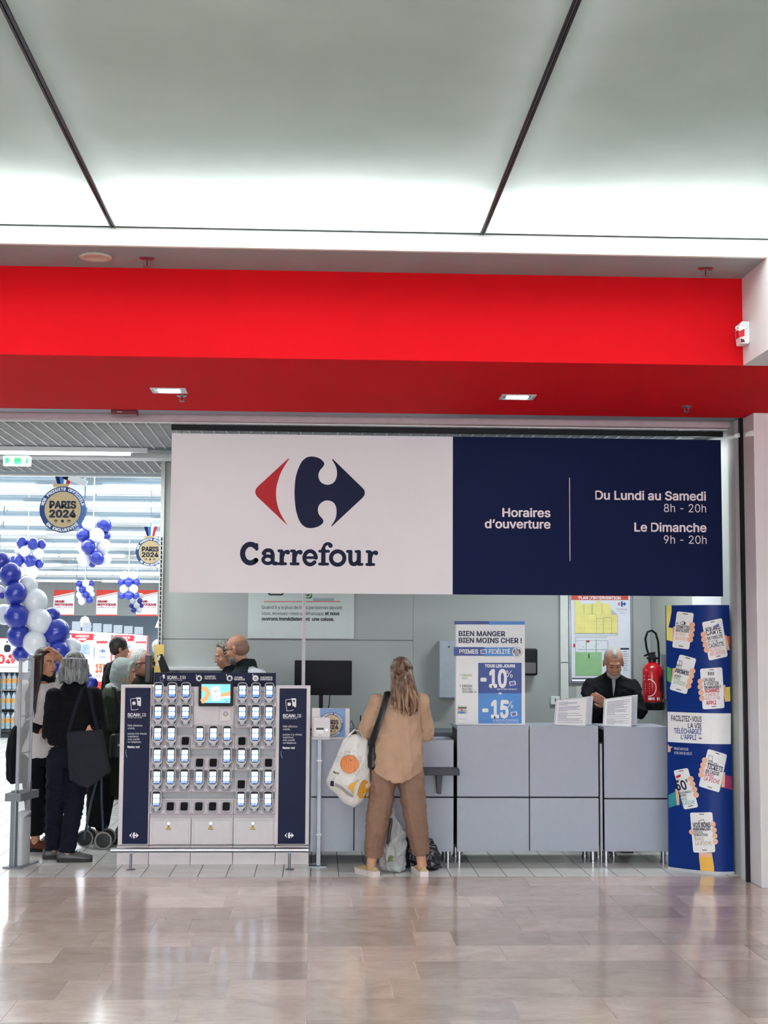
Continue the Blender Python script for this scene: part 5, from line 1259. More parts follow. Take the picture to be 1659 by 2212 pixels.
# price signs on stands
SR = mat('sign_red', '#e0303c', .5)
def sign(label, x0, y0, x1, y1, Yd, kind):
    a_ = P(x0, y1, Y=Yd); b_ = P(x1, y0, Y=Yd); w_ = b_[0]-a_[0]; h_ = b_[2]-a_[2]
    t = thing('price_sign', label, 'sign', ((a_[0]+b_[0])/2, Yd, 0)); z0 = a_[2]
    MB().box(-w_/2, w_/2, 0, .02, z0, z0+h_).build('board', PRINTW, t)
    for x in (-w_*.35, w_*.35): MB().cyl((x, .03, 0), (x, .03, z0+h_*.5), .012, 8).build('stand_leg', GREYM, t)
    X_ = lambda f_: -w_/2+w_*f_
    Z_ = lambda f_: z0+h_*(1-f_)
    if kind == 'open':
        flat('red_edge', [[(X_(.93), z0), (X_(1), z0), (X_(1), z0+h_), (X_(.93), z0+h_)]], SR, t, -.002)
        text('ouverture', X_(.06), Z_(.11), h_*.035, SR, t, -.003, 'L', w_*.66, .06)
        logo(X_(.42), Z_(.21), w_*.36, SR, BLUEM, t, -.003)
        text('Carrefour', X_(.20), Z_(.30), h_*.025, BLUEM, t, -.003, 'L', w_*.45, .0)
        text('15%', X_(.04), Z_(.48), h_*.10, mat('ink_coral2', '#e2683f', .5), t, -.003, 'L', w_*.72, .05)
        text('MOINS CHER', X_(.04), Z_(.545), h_*.035, SR, t, -.003, 'L', w_*.6, .0)
        flat('red_block', [[(X_(0), Z_(.66)), (X_(.40), Z_(.72)), (X_(.93), Z_(.66)), (X_(.93), Z_(.78)), (X_(0), Z_(.78))][::-1]], SR, t, -.002)
        flat('picture_block', [[(X_(.05), Z_(.93)), (X_(.85), Z_(.93)), (X_(.85), Z_(.80)), (X_(.05), Z_(.80))]], mat('leaflet2', '#b7c7d6', .5, vary=.5, scale=8), t, -.002)
    elif kind == 'half':
        flat('red_edge', [[(X_(.9), z0), (X_(1), z0), (X_(1), z0+h_), (X_(.9), z0+h_)]], SR, t, -.002)
        text('ouverture', X_(.06), Z_(.24), h_*.06, SR, t, -.003, 'L', w_*.8, .06)
        logo(X_(.46), Z_(.48), w_*.30, SR, BLUEM, t, -.003)
        text('Carrefour', X_(.2), Z_(.68), h_*.04, BLUEM, t, -.003, 'L', w_*.5, .0)
    elif kind == 'price':
        flat('red_head', [[(X_(0), Z_(0)), (X_(0), Z_(.13)), (X_(.3), Z_(.13)), (X_(.5), Z_(.18)), (X_(.7), Z_(.13)), (X_(1), Z_(.13)), (X_(1), Z_(0))]], SR, t, -.002)
        text('LE PRODUIT DU', X_(.2), Z_(.07), h_*.04, PRINTW, t, -.003, 'L', w_*.6, .05); text('MOMENT', X_(.3), Z_(.13), h_*.04, PRINTW, t, -.003, 'L', w_*.4, .05)
        flat('picture_block', [[(X_(.35), Z_(.42)), (X_(.85), Z_(.42)), (X_(.85), Z_(.22)), (X_(.35), Z_(.22))]], mat('pic_blue', '#a9bfe2', .5, vary=.3, scale=10), t, -.003)
        text('2', X_(.30), Z_(.70), h_*.18, SR, t, -.003, 'L', w_*.16, .05); text('€', X_(.58), Z_(.60), h_*.09, SR, t, -.003, 'L', w_*.12, .04); text('49', X_(.58), Z_(.72), h_*.09, SR, t, -.003, 'L', w_*.26, .04)
        flat('small_print', [[(X_(.55), Z_(.82)), (X_(.9), Z_(.82)), (X_(.9), Z_(.81)), (X_(.55), Z_(.81))]], BLUEM, t, -.003)
    elif kind == 'cola':
        flat('red_line', [[(X_(0), Z_(.02)), (X_(1), Z_(.02)), (X_(1), Z_(0)), (X_(0), Z_(0))]], SR, t, -.002)
        mbq = [circ(X_(.30), Z_(.12), w_*.03, 8), rrect(X_(.2), X_(.42), Z_(.42), Z_(.2), w_*.08)]
        flat('bottle_picture', mbq, INK, t, -.003)
        text('0', X_(-.0), Z_(.74), h_*.24, SR, t, -.003, 'L', w_*.24, .04); text('€', X_(.34), Z_(.60), h_*.12, SR, t, -.003, 'L', w_*.18, .04); text('49', X_(.26), Z_(.74), h_*.12, SR, t, -.003, 'L', w_*.32, .05)
        flat('small_print', [[(X_(.05), Z_(.86)), (X_(.7), Z_(.86)), (X_(.7), Z_(.85)), (X_(.05), Z_(.85))]], INK, t, -.003)
sign('white price sign with red heading behind the white balloon', 152, 1369, 202, 1475, 24.0, 'price')
sign('white sign with shop emblem and orange fifteen percent', 202.5, 1371, 243, 1540, 23.8, 'open')
sign('white price sign with red heading half hidden by the man in black', 245.5, 1372.5, 289.5, 1470, 25.0, 'price')
sign('smaller white sign with shop emblem right of the man in black', 290.5, 1373, 320.5, 1440, 24.6, 'half')
sign('price sign reading forty-nine with a dark bottle picture', -6, 1378, 62, 1452, 25.6, 'cola')
# end-cap blocks of goods behind the queue
def goods(label, x0, y0, x1, y1, Yd, cols):
    a_ = P(x0, y1, Y=Yd); b_ = P(x1, y0, Y=Yd)
    t = thing('goods_stand', label, 'stand', ((a_[0]+b_[0])/2, Yd+.3, 0)); w_ = (b_[0]-a_[0])/2
    MB().box(-w_, w_, -.2, .25, 0, b_[2]).build('body', PRINTW, t)
    n = len(cols)
    for i, c_ in enumerate(cols):
        z1 = b_[2]*(1-i/n)-.02
        MB().box(-w_*.95, w_*.95, -.24, -.2, z1-b_[2]/n*.7, z1).build('panel', mat('goods_'+c_[1:], c_, .5, vary=.3, scale=10), t)
goods('white stand with pink and white panels at the end of the back wall', 320, 1437, 352, 1500, 22, ['#f4e6ea', '#e0506a', '#f0f0f4'])
goods('red and white goods stand behind the queueing women', 196, 1470, 243, 1720, 21, ['#e03c30', '#e8e4e0', '#d8d8d8', '#e03c30', '#eeeeee'])
# packs of bottled water on a pallet
WB = mat('pet_bottle', '#9fb0bd', .12, vary=.25, scale=20, coat=.3); WL = mat('bottle_label', '#c99a58', .5, vary=.35, scale=30); WD = mat('bottle_cap', '#20242c', .5)
bw = float(P(50, 1500, Y=25.8)[0])
pal = thing('pallet', 'dark pallet under the packs of bottled water', 'pallet', (bw-.9, 26.2, 0))
for k in range(3): MB().box(-.95, .95, -.45+.35*k, -.28+.35*k, 0, .1).build('runner', mat('pallet_wood', '#3a4048', .8), pal)
MB().box(-.95, .95, -.5, .5, .1, .145).build('deck', MATS['pallet_wood'], pal)
pb = MB().lathe([(.001, 0), (.043, .004), (.045, .02), (.045, .10), (.043, .105), (.045, .11), (.045, .2), (.04, .235), (.016, .275), (.015, .30), (.001, .30)], n=12).mesh('bottle'); pb.materials.append(WB); pb.polygons.foreach_set('use_smooth', [True]*len(pb.polygons))
lb_ = MB().lathe([(.046, .115), (.0465, .118), (.0465, .19), (.046, .193)], n=12).mesh('label'); lb_.materials.append(WL)
cp_ = MB().lathe([(.001, .297), (.017, .297), (.017, .315), (.001, .315)], n=8).mesh('cap'); cp_.materials.append(WD)
for lay in range(4):
    for i in range(8):
        t = thing('water_bottle', 'labelled water bottle stacked on the pallet, %s layer up, %s from the right' % (ORD[lay], ORD[i]), 'bottle', (bw-.05-.094*i, 25.74, .147+.345*lay), group='bottles stacked on the pallet')
        for nm, me in (('bottle', pb), ('label', lb_), ('cap', cp_)): link(nm, me, t)
    tr_ = tag(MB().box(bw-.80, bw+.0, 25.69, 26.6, .133+.345*lay+.012, .145+.345*lay).build('pack_tray', mat('tray_grey', '#3c4650', .7), None), 'dark tray between the bottle packs, %s from the bottom' % ORD[lay], 'tray', 'pack trays')
    pk = tag(MB().box(bw-.80, bw+.0, 25.80, 26.6, .147+.345*lay, .147+.345*lay+.31).build('bottle_pack', mat('pack_fill', '#5c6c78', .3, vary=.4, scale=14, stretch=(6, 6, 1)), None, bevel=.02), 'shrink-wrapped pack of bottles on the pallet, %s layer from the bottom' % ORD[lay], 'pack', 'packs on the pallet')
# ================================================================== people
V3 = lambda *a: np.array(a, float)
def rotz(v, a): return V3(v[0]*math.cos(a)-v[1]*math.sin(a), v[0]*math.sin(a)+v[1]*math.cos(a), v[2])
def capsule(mb, p, q, r1, r2=None, n=12):
    r2 = r1 if r2 is None else r2
    p, q = V3(*p), V3(*q); d = q-p; L_ = np.linalg.norm(d)
    if L_ < 1e-6: d = V3(0, 0, 1); L_ = 1e-6
    d = d/L_; a = np.cross(d, (0, 0, 1) if abs(d[2]) < .9 else (0, 1, 0)); a /= np.linalg.norm(a); b = np.cross(d, a); R = []
    for t_, c_, r_ in [(-math.cos(k*PI/8), p, r1*math.sin(k*PI/8)) for k in (.25, 1, 2, 3, 4)]+[(math.cos(k*PI/8), q, r2*math.sin(k*PI/8)) for k in (4, 3, 2, 1, .25)]:
        rr = r1 if c_ is p else r2
        R.append([tuple(c_+d*t_*rr+(a*math.cos(2*PI*j/n)+b*math.sin(2*PI*j/n))*r_) for j in range(n)])
    mb.rings(R)
def limb(mb, pts, rs):
    for i in range(len(pts)-1): capsule(mb, pts[i], pts[i+1], rs[i], rs[i+1])
def cuff(mb, p, q, r1, r2):
    mb.tube([tuple(p), tuple((V3(*p)+V3(*q))/2), tuple(q)], [r1, (r1+r2)/2, r2], 14)
def ring_loft(mb, secs, yaw=0.0, n=22, sq=2.3):
    """stack of rounded cross-sections (x, y, z, half width, half depth), closed at both ends"""
    R = []
    for sec in secs:
        x, y, z, rx, ry = sec[:5]; ring = []
        for j in range(n):
            a = 2*PI*j/n; ca, sa = math.cos(a), math.sin(a)
            u = rx*math.copysign(abs(ca)**(2/sq), ca); v = ry*math.copysign(abs(sa)**(2/sq), sa)
            ring.append((x+u*math.cos(yaw)-v*math.sin(yaw), y+u*math.sin(yaw)+v*math.cos(yaw), z+(sec[5](a) if len(sec) > 5 else 0)))
        R.append(ring)
    mb.rings(R)
def blob(name, mb, m_, parent, voxel=.01, smooth=3, wr=0.0, seed=0, wdir=(1, 1, 3), freq=30):
    """union of overlapping solids into one continuous skin, optionally creased like cloth"""
    me = D.meshes.new('tmp'); me.from_pydata(mb.v, [], mb.f); me.update()
    bm = bmesh.new(); bm.from_mesh(me); bmesh.ops.recalc_face_normals(bm, faces=bm.faces); bm.to_mesh(me); bm.free()
    o = D.objects.new('tmp', me); COL.objects.link(o)
    md = o.modifiers.new('r', 'REMESH'); md.mode = 'VOXEL'; md.voxel_size = voxel; md.use_smooth_shade = True
    if smooth:
        sm = o.modifiers.new('s', 'SMOOTH'); sm.factor = .5; sm.iterations = smooth
    dg = bpy.context.evaluated_depsgraph_get(); dg.update()
    res = D.meshes.new_from_object(o.evaluated_get(dg)); D.objects.remove(o); D.meshes.remove(me)
    if wr:
        n = len(res.vertices); co = np.zeros(n*3); no_v = np.zeros(n*3)
        res.vertices.foreach_get('co', co); res.vertices.foreach_get('normal', no_v)
        co = co.reshape(-1, 3); no_v = no_v.reshape(-1, 3); rg = np.random.RandomState(seed); h_ = np.zeros(n)
        for k in range(6):
            w_ = rg.normal(size=3)*np.array(wdir); w_ /= np.linalg.norm(w_); f_ = freq*rg.uniform(.5, 1.6); ph = rg.uniform(0, 6.28)
            warp_ = .6*np.sin(co @ rg.normal(size=3)*9+rg.uniform(0, 6))
            h_ += (1-np.abs(np.sin(co @ w_*f_+ph+warp_)))**2.2
        h_ = (h_/6-.28)*wr*2.2
        co = co+no_v*h_[:, None]; res.vertices.foreach_set('co', co.ravel()); res.update()
    res.name = name; res.materials.clear(); res.materials.append(m_)
    res.polygons.foreach_set('use_smooth', [True]*len(res.polygons))
    return link(name, res, parent)

def HR(yaw, pitch, roll=0.0):
    return np.array(Matrix.Rotation(yaw, 3, 'Z') @ Matrix.Rotation(roll, 3, 'Y') @ Matrix.Rotation(pitch, 3, 'X'))
def head_prims(mb, c, R, s=1.0, ears=True, fem=False):
    def e(p, r, tilt=None):
        tmp = MB().ball((0, 0, 0), tuple(q*s for q in r), 16, 10)
        mb.add([tuple(c+R @ (V3(*v)+V3(*p)*s)) for v in tmp.v], tmp.f)
    e((0, .014, .034), (.074, .092, .083)); e((0, -.022, -.030), (.061 if not fem else .058, .066, .082))
    e((0, -.048, -.086), (.034 if not fem else .028, .032, .026)); e((0, -.010, -.075), (.052, .052, .035))
    e((0, -.076, .024), (.048, .016, .013)); e((.036, -.062, -.028), (.022, .018, .022)); e((-.036, -.062, -.028), (.022, .018, .022))
    e((0, -.088, -.012), (.009, .014, .028)); e((0, -.100, -.026), (.011, .014, .011)); e((.011, -.090, -.030), (.008, .010, .008)); e((-.011, -.090, -.030), (.008, .010, .008))
    e((0, -.084, -.055), (.021, .011, .006)); e((0, -.083, -.066), (.018, .010, .007))
    if ears:
        for k in (-1, 1): e((k*.076, .012, -.010), (.010, .019, .031)); e((k*.080, .020, .000), (.006, .012, .020))
def hpt(c, R, p, s=1.0): return c+R @ (V3(*p)*s)
def face_parts(t, c, R, s=1.0, brow='#3a2f2a', lip=None, eye_z=0.0, closed=False):
    mw = mat('eye_white', '#d9d6d2', .3); mk = mat('eye_dark', '#15110f', .2)
    for k in (-1, 1):
        a = MB(); tmp = MB().ball((0, 0, 0), (.0125*s, .006*s, (.006 if not closed else .002)*s), 10, 6)
        a.add([tuple(hpt(c, R, (k*.030, -.0825, -.002+eye_z), s)+R @ V3(*v)) for v in tmp.v], tmp.f); eo = a.build('eye', mw if not closed else mk, t, smooth='all')
        if not closed:
            a = MB(); tmp = MB().ball((0, 0, 0), (.0055*s, .003*s, .0055*s), 8, 5)
            a.add([tuple(hpt(c, R, (k*.030, -.0875, -.002+eye_z), s)+R @ V3(*v)) for v in tmp.v], tmp.f); a.build('iris', mk, eo, smooth='all')
        a = MB(); a.tube([hpt(c, R, (k*(.012+.012*i), -.0905+.006*max(0, i-1)+.002*i, .019+.003*min(i, 2)-.004*max(0, i-2)), s) for i in range(4)], [.003*s, .0038*s, .0034*s, .0018*s], 6)
        a.build('eyebrow', mat('brow_'+brow[1:], brow, .7), t)
    if lip:
        a = MB(); a.tube([hpt(c, R, (x, -.0935+.004*abs(x)/.02, -.060-.001*abs(x)/.02), s) for x in (-.02, -.01, 0, .01, .02)], [.002, .0042, .0045, .0042, .002], 6); a.build('lips', mat('lip_'+lip[1:], lip, .5), t)
def glasses(t, c, R, m_, s=1.0, thick=.0022, w_=.027, h_=.020, ez=-.002):
    a = MB()
    for k in (-1, 1):
        a.tube([hpt(c, R, (k*.033+w_*math.cos(q)*(1 if abs(math.cos(q)) < .8 else .96), -.100+.006*abs(math.cos(q)), ez+h_*math.sin(q)), s) for q in np.linspace(0, 2*PI, 17)[:-1]], thick, 6, closed=True)
        a.tube([hpt(c, R, (k*.062, -.093, ez+.006), s), hpt(c, R, (k*.078, -.04, ez+.008), s), hpt(c, R, (k*.083, .015, ez+.004), s), hpt(c, R, (k*.082, .03, ez-.012), s)], thick, 6)
    a.tube([hpt(c, R, (-.008, -.103, ez+.004), s), hpt(c, R, (0, -.106, ez+.008), s), hpt(c, R, (.008, -.103, ez+.004), s)], thick, 6)
    g = a.build('glasses', m_, t, smooth=True)
def hand_prims(mb, w, d, nrm, curl=.5, s=1.0, thumb=1, spread=0.0):
    """palm, four fingers and thumb; d fingers direction, nrm palm side, thumb sign picks the side"""
    d = V3(*d)/np.linalg.norm(d); nrm = V3(*nrm); nrm = nrm-d*(nrm @ d); nrm /= np.linalg.norm(nrm); sd = np.cross(d, nrm)*thumb
    w = V3(*w)
    for k in (-1.5, -.5, .5, 1.5): capsule(mb, w+sd*k*.012*s, w+d*.082*s+sd*k*.018*s, .0145*s, .0125*s, 10)
    for k, ln in zip((-1.5, -.5, .5, 1.5), (.060, .074, .080, .072)):
        b0 = w+d*.082*s+sd*k*.0195*s; c1, c2, c3 = curl*.5, curl*1.1, curl*1.5
        dd = d+sd*k*spread*.1
        p1 = b0+(dd*math.cos(c1)+nrm*math.sin(c1))*ln*.46*s; p2 = p1+(dd*math.cos(c1+c2)+nrm*math.sin(c1+c2))*ln*.32*s; p3 = p2+(dd*math.cos(c2+c3)+nrm*math.sin(c2+c3))*ln*.24*s
        limb(mb, [b0, p1, p2, p3], [.0096*s, .009*s, .0084*s, .0072*s])
    b0 = w+d*.022*s+sd*.022*s; p1 = b0+(d*.6+sd*.72+nrm*.35)*.036*s; p2 = p1+(d*.85+sd*.25+nrm*.45)*.030*s; p3 = p2+(d*.9+nrm*.4)*.022*s
    limb(mb, [b0, p1, p2, p3], [.014*s, .0115*s, .0100*s, .0085*s])

def shoe(t, a, yaw, m_, sole, s=1.0, thick=.025, low=False):
    """a: ankle point above floor; toe points along yaw (facing -y at 0)"""
    f = lambda x, y, z: tuple(rotz(V3(x, y, z)*V3(s, s, s), yaw)+V3(a[0], a[1], 0))
    mb = MB()
    secs = [(.075, .028, .055), (.055, .036, .085 if not low else .062), (.01, .038, .095 if not low else .06), (-.05, .041, .075 if not low else .055), (-.11, .047, .055), (-.155, .046, .045), (-.185, .032, .036)]
    R_ = []
    for y, hw, hz in secs:
        ring = []
        for j in range(14):
            q = 2*PI*j/14; x_ = hw*math.cos(q); z_ = thick*.6+max(0, math.sin(q))*(hz-thick*.3)
            ring.append(f(x_*(1-.25*max(0, math.sin(q))), y, z_))
        R_.append(ring)
    mb.rings(R_); o = mb.build('shoe', m_, t, smooth='all')
    pts = [(hw*1.07*sg, y) for sg, L_ in ((1, secs), (-1, secs[::-1])) for y, hw, hz in L_]
    so = MB(); n = len(pts)
    v = [f(x, y, 0.001) for x, y in pts]+[f(x*1.02, y*1.01, thick) for x, y in pts]
    so.add(v, [tuple(range(n-1, -1, -1)), tuple(range(n, 2*n))]+[(i, (i+1) % n, n+(i+1) % n, n+i) for i in range(n)])
    so.build('sole', sole, o, smooth=True)
    lc = MB()
    for k in range(3): lc.tube([f(-.016, -.045-.022*k, .088-.010*k), f(0, -.05-.022*k, .094-.010*k), f(.016, -.045-.022*k, .088-.010*k)], .0028*s, 5)
    if not low: lc.build('laces', mat('lace_dark', '#16140f', .7), o)

def skin_mat(n, c): return mat('skin_'+n, c, .5, vary=.08, scale=18, spec=.3)
def torso_secs(pel, nk, yaw, w=1.0, dp=1.0, grow=0.0, bust=.0):
    pel, nk = V3(*pel), V3(*nk); out = []
    for f_, rx, ry in ((-.16, .10, .08), (-.06, .150, .105), (.06, .158, .112), (.25, .138, .100), (.42, .132, .098), (.62, .142, .100), (.80, .138, .090), (.90, .105, .070), (.97, .070, .058), (1.02, .055, .055)):
        c = pel+(nk-pel)*f_; out.append((c[0], c[1], c[2], rx*w+grow, ry*dp+grow))
    return out
def body(t, J, skin, voxel=.0075, fem=False, ears=True, w=1.0, dp=1.0, s=1.0):
    mb = MB()
    ring_loft(mb, torso_secs(J['pel'], J['nk'], J['ty'], w, dp), J['ty'])
    limb(mb, [J['nk']-V3(0, 0, .04), J['nk']+(J['hd']-J['nk'])*.55+V3(0, 0, 0)], [.058*s, .052*s])
    head_prims(mb, J['hd'], J['R'], s, ears, fem)
    for k in 'lr':
        limb(mb, [J['s'+k], J['e'+k], J['w'+k]], [.047*s, .037*s, .026*s])
        h = J.get('h'+k+'d')
        if h: hand_prims(mb, J['w'+k], h[0], h[1], h[2], s*.95, h[3])
        if 'p'+k in J: limb(mb, [J['p'+k], J['k'+k], J['a'+k]], [.080*s, .054*s, .036*s]); limb(mb, [J['a'+k], J['a'+k]-V3(0, 0, .05)], [.036*s, .030*s]); limb(mb, [J['a'+k]-V3(0, 0, .045), J['a'+k]-V3(0, 0, .05)+rotz(V3(0, -.12, 0), J.get('f'+k, J['ty']))], [.028*s, .022*s])
    return blob('body', mb, skin, t, voxel, 2)
def sleeve(mb, s_, e_, w_, fr, r):
    """sleeve reaching fraction fr of the way: 1 is the elbow, 2 the wrist"""
    s_, e_, w_ = V3(*s_), V3(*e_), V3(*w_)
    if fr <= 1: limb(mb, [s_, s_+(e_-s_)*fr], r[:2])
    else: limb(mb, [s_, e_, e_+(w_-e_)*(fr-1)], r)
CL = {}
def cloth(n, c, rough=.85, bump=.25, bs=180, vary=.08, **k): return mat('cloth_'+n, c, rough, vary=vary, scale=8, bump=bump, bscale=bs, spec=.2, **k)
def hair_mat(n, c, c2, fine=70):
    if 'hair_'+n in MATS: return MATS['hair_'+n]
    m_, N_, L_, b_ = nodes_of('hair_'+n); tc_ = N_.new('ShaderNodeTexCoord'); mp_ = N_.new('ShaderNodeMapping'); mp_.inputs['Scale'].default_value = (fine, fine, 5)
    L_.new(tc_.outputs['Object'], mp_.inputs[0]); n_ = N_.new('ShaderNodeTexNoise'); n_.inputs['Scale'].default_value = 1; n_.inputs['Detail'].default_value = 4; L_.new(mp_.outputs[0], n_.inputs['Vector'])
    r_ = ramp(N_, [(.35, c), (.65, c2)]); L_.new(n_.outputs['Fac'], r_.inputs[0]); L_.new(r_.outputs[0], b_.inputs['Base Color']); b_.inputs['Roughness'].default_value = .45
    bp_ = N_.new('ShaderNodeBump'); bp_.inputs['Strength'].default_value = .5; bp_.inputs['Distance'].default_value = .01; L_.new(n_.outputs['Fac'], bp_.inputs['Height']); L_.new(bp_.outputs[0], b_.inputs['Normal'])
    return m_
def cap_hair(mb, c, R, s=1.0, top=.012, back=1.0, fy=.020):
    """close-cropped shell over the skull"""
    for p, r in (((0, fy, .042), (.077+top*.4, .094+top*.4-(fy-.02), .084+top)), ((0, .052, -.01), (.066, .058, .062*back))):
        tmp = MB().ball((0, 0, 0), tuple(q*s for q in r), 18, 12); mb.add([tuple(c+R @ (V3(*v)+V3(*p)*s)) for v in tmp.v], tmp.f)
def tubes_to(mb, strands, r0, r1):
    for st in strands: mb.tube([tuple(p) for p in st], [r0+(r1-r0)*i/(len(st)-1) for i in range(len(st))], 7)

# ---- the woman in beige, seen from behind
SHIRT = cloth('beige', '#b3937c', bump=.35); TROU = cloth('taupe', '#86695a', bump=.3)
t = thing('person', 'woman in beige shirt and trousers seen from behind at the desk', 'person', (.60, 10.74, 0))
B0 = V3(.60, 10.74, 0)
def WP(x, y, z): return V3(x, y, z)-B0
yaw = PI
J = dict(ty=yaw, pel=WP(.60, 10.74, .86), nk=WP(.62, 10.75, 1.345), hd=WP(.632, 10.80, 1.465), R=HR(PI+.05, .25), sl=WP(.455, 10.75, 1.27), sr=WP(.775, 10.75, 1.275),
         el=WP(.355, 10.79, 1.02), wl=WP(.335, 10.95, 1.00), er=WP(.822, 10.80, 1.03), wr=WP(.79, 11.03, 1.01), pl=WP(.50, 10.74, .80), pr=WP(.70, 10.74, .80),
         kl=WP(.455, 10.72, .44), kr=WP(.735, 10.72, .44), al=WP(.415, 10.76, .085), ar=WP(.79, 10.76, .085), fl=PI+.5, fr=PI+.15)
J['hld'] = ((-.1, .5, -.9), (.9, 0, 0), .9, -1); J['hrd'] = ((-.3, 1, -.05), (0, 0, -1), .35, 1)
SKA = skin_mat('fair', '#c99a80')
body(t, J, SKA, .008, True)
mb = MB()
tail = lambda a: .085*abs(math.cos(a))**1.5
ring_loft(mb, [(.0, .0, .685, .185, .148, tail), (0, .0, .80, .200, .158), (0, 0, .92, .195, .150), (.005, 0, 1.05, .182, .138), (.012, .005, 1.17, .172, .13), (.017, .01, 1.25, .170, .115), (.02, .01, 1.31, .135, .09), (.02, .01, 1.35, .07, .065)], yaw)
sleeve(mb, J['sl'], J['el'], J['wl'], 1.25, [.070, .062, .054]); sleeve(mb, J['sr'], J['er'], J['wr'], 1.3, [.070, .062, .056])
capsule(mb, J['nk']+V3(0, 0, .0), J['nk']+V3(.0, .015, .035), .062, .058)
so_ = blob('shirt', mb, SHIRT, t, .008, 3, .015, 3, (1.4, 1, 1.2), 22)
mb = MB(); ring_loft(mb, [(.0, -.128, .752, .005, .004), (.0, -.128, .758, .14, .006), (0, -.128, .760, .14, .006), (0, -.128, .766, .005, .004)], 0)
mb = MB(); mb.tube([tuple(WP(.60, 10.74, 0)+V3(-.16+.04*i, -.118-.012*math.sin(PI*i/8), 1.235)) for i in range(9)], .0028, 5); mb.build('yoke_seam', cloth('beige_seam', '#94745a'), so_)
mb = MB()
ring_loft(mb, [(0, 0, .70, .17, .13), (0, 0, .80, .175, .135), (0, 0, .95, .15, .115)], yaw)
limb(mb, [WP(.51, 10.74, .80), WP(.468, 10.715, .46), WP(.450, 10.73, .32)], [.108, .092, .082]); limb(mb, [WP(.69, 10.74, .80), WP(.732, 10.715, .46), WP(.755, 10.73, .32)], [.108, .092, .082])
cuff(mb, WP(.452, 10.73, .36), WP(.428, 10.755, .14), .086, .068); cuff(mb, WP(.752, 10.73, .36), WP(.782, 10.755, .155), .086, .068)
blob('trousers', mb, TROU, t, .008, 3, .012, 5, (1, 1, 1.6), 22)
mb = MB()
hc, R = J['hd'], J['R']
cap_hair(mb, hc, R, 1.0, .016)
rg = random.Random(3)
for i in range(34):
    a = rad(-80+160*i/33); x0 = .070*math.sin(a); y0 = -.02-.065*math.cos(a)
    tip = V3(.05+.075*math.sin(a)*1.25+rg.uniform(-.015, .02), -.108-.028*math.cos(a)+rg.uniform(-.012, .012), 1.17+.10*abs(math.sin(a-.35))+rg.uniform(-.04, .04))
    w1 = rg.uniform(-.014, .014)
    p0 = hc+V3(x0, y0, .045); 
    pts = [p0+V3(0, 0, .03), p0, p0*.72+tip*.28+V3(w1, -.022, .01), p0*.42+tip*.58+V3(-w1, -.02, 0), p0*.18+tip*.82+V3(w1*1.2, -.006, 0), tip]
    mb.tube([tuple(p) for p in spline(pts, 3)], [.020-.013*k/15 for k in range(16)], 7)
blob('hair', mb, hair_mat('honey', '#33231b', '#7d5f48'), t, .007, 1)
hl = MB()
for i in range(12):
    a = rad(-70+140*i/11); x0 = .078*math.sin(a); y0 = -.03-.075*math.cos(a); tip = V3(.055+.09*math.sin(a)+rg.uniform(-.01, .02), -.128-.02*math.cos(a), 1.16+rg.uniform(-.02, .09)); p0 = hc+V3(x0, y0, .02); w1 = rg.uniform(-.02, .02)
    hl.tube([tuple(p) for p in spline([p0, p0*.6+tip*.4+V3(w1, -.028, 0), p0*.25+tip*.75+V3(-w1, -.016, 0), tip], 4)], [.004]+[.007]*9+[.005, .004, .002], 6)
hl.build('hair_strands', hair_mat('blonde', '#6e523c', '#a98a68'), t, smooth='all')
cl_ = MB(); cl_.tube([tuple(hc+R @ V3(*p)) for p in ((-.06, .0, .105), (-.03, -.03, .125), (0, -.035, .13), (.03, -.03, .125), (.06, 0, .105))], .006, 8); cl_.ball(tuple(hc+R @ V3(.035, -.02, .128)), (.022, .014, .01)); cl_.ball(tuple(hc+R @ V3(-.035, -.02, .128)), (.022, .014, .01))
cl_.build('sunglasses', mat('silver_glint', '#c8c8c4', .15, .9), t, smooth=True)
SHW = cloth('shoe_cream', '#b8a27c'); SOW = mat('sole_white', '#e2d8d8', .5)
for k in 'lr': shoe(t, J['a'+k], J['f'+k], SHW, SOW, 1.0, .042, True)
# shoulder bag of the woman in beige
sb = thing('shoulder_bag', 'black shoulder bag with wide strap worn by the woman in beige', 'bag', (.43, 10.74, .88))
o_ = V3(.43, 10.74, .88)
mb = MB(); mb.tube([tuple(V3(*p)-o_) for p in ((.545, 10.80, 1.345), (.525, 10.70, 1.345), (.505, 10.625, 1.29), (.475, 10.60, 1.18), (.44, 10.605, 1.08), (.415, 10.63, 1.0), (.40, 10.68, .95))], .026, 8, .28); mb.build('strap', mat('leather_black', '#0b0c10', .45, bump=.1), sb, smooth=True)
mb = MB(); ring_loft(mb, [(-.01, -.01, -.10, .03, .06), (-.01, 0, -.08, .05, .10), (-.01, .01, .0, .05, .11), (-.005, 0, .07, .03, .08), (0, 0, .10, .012, .04)], 0); blob('bag_body', mb, MATS['leather_black'], sb, .008, 3, .006, 9)

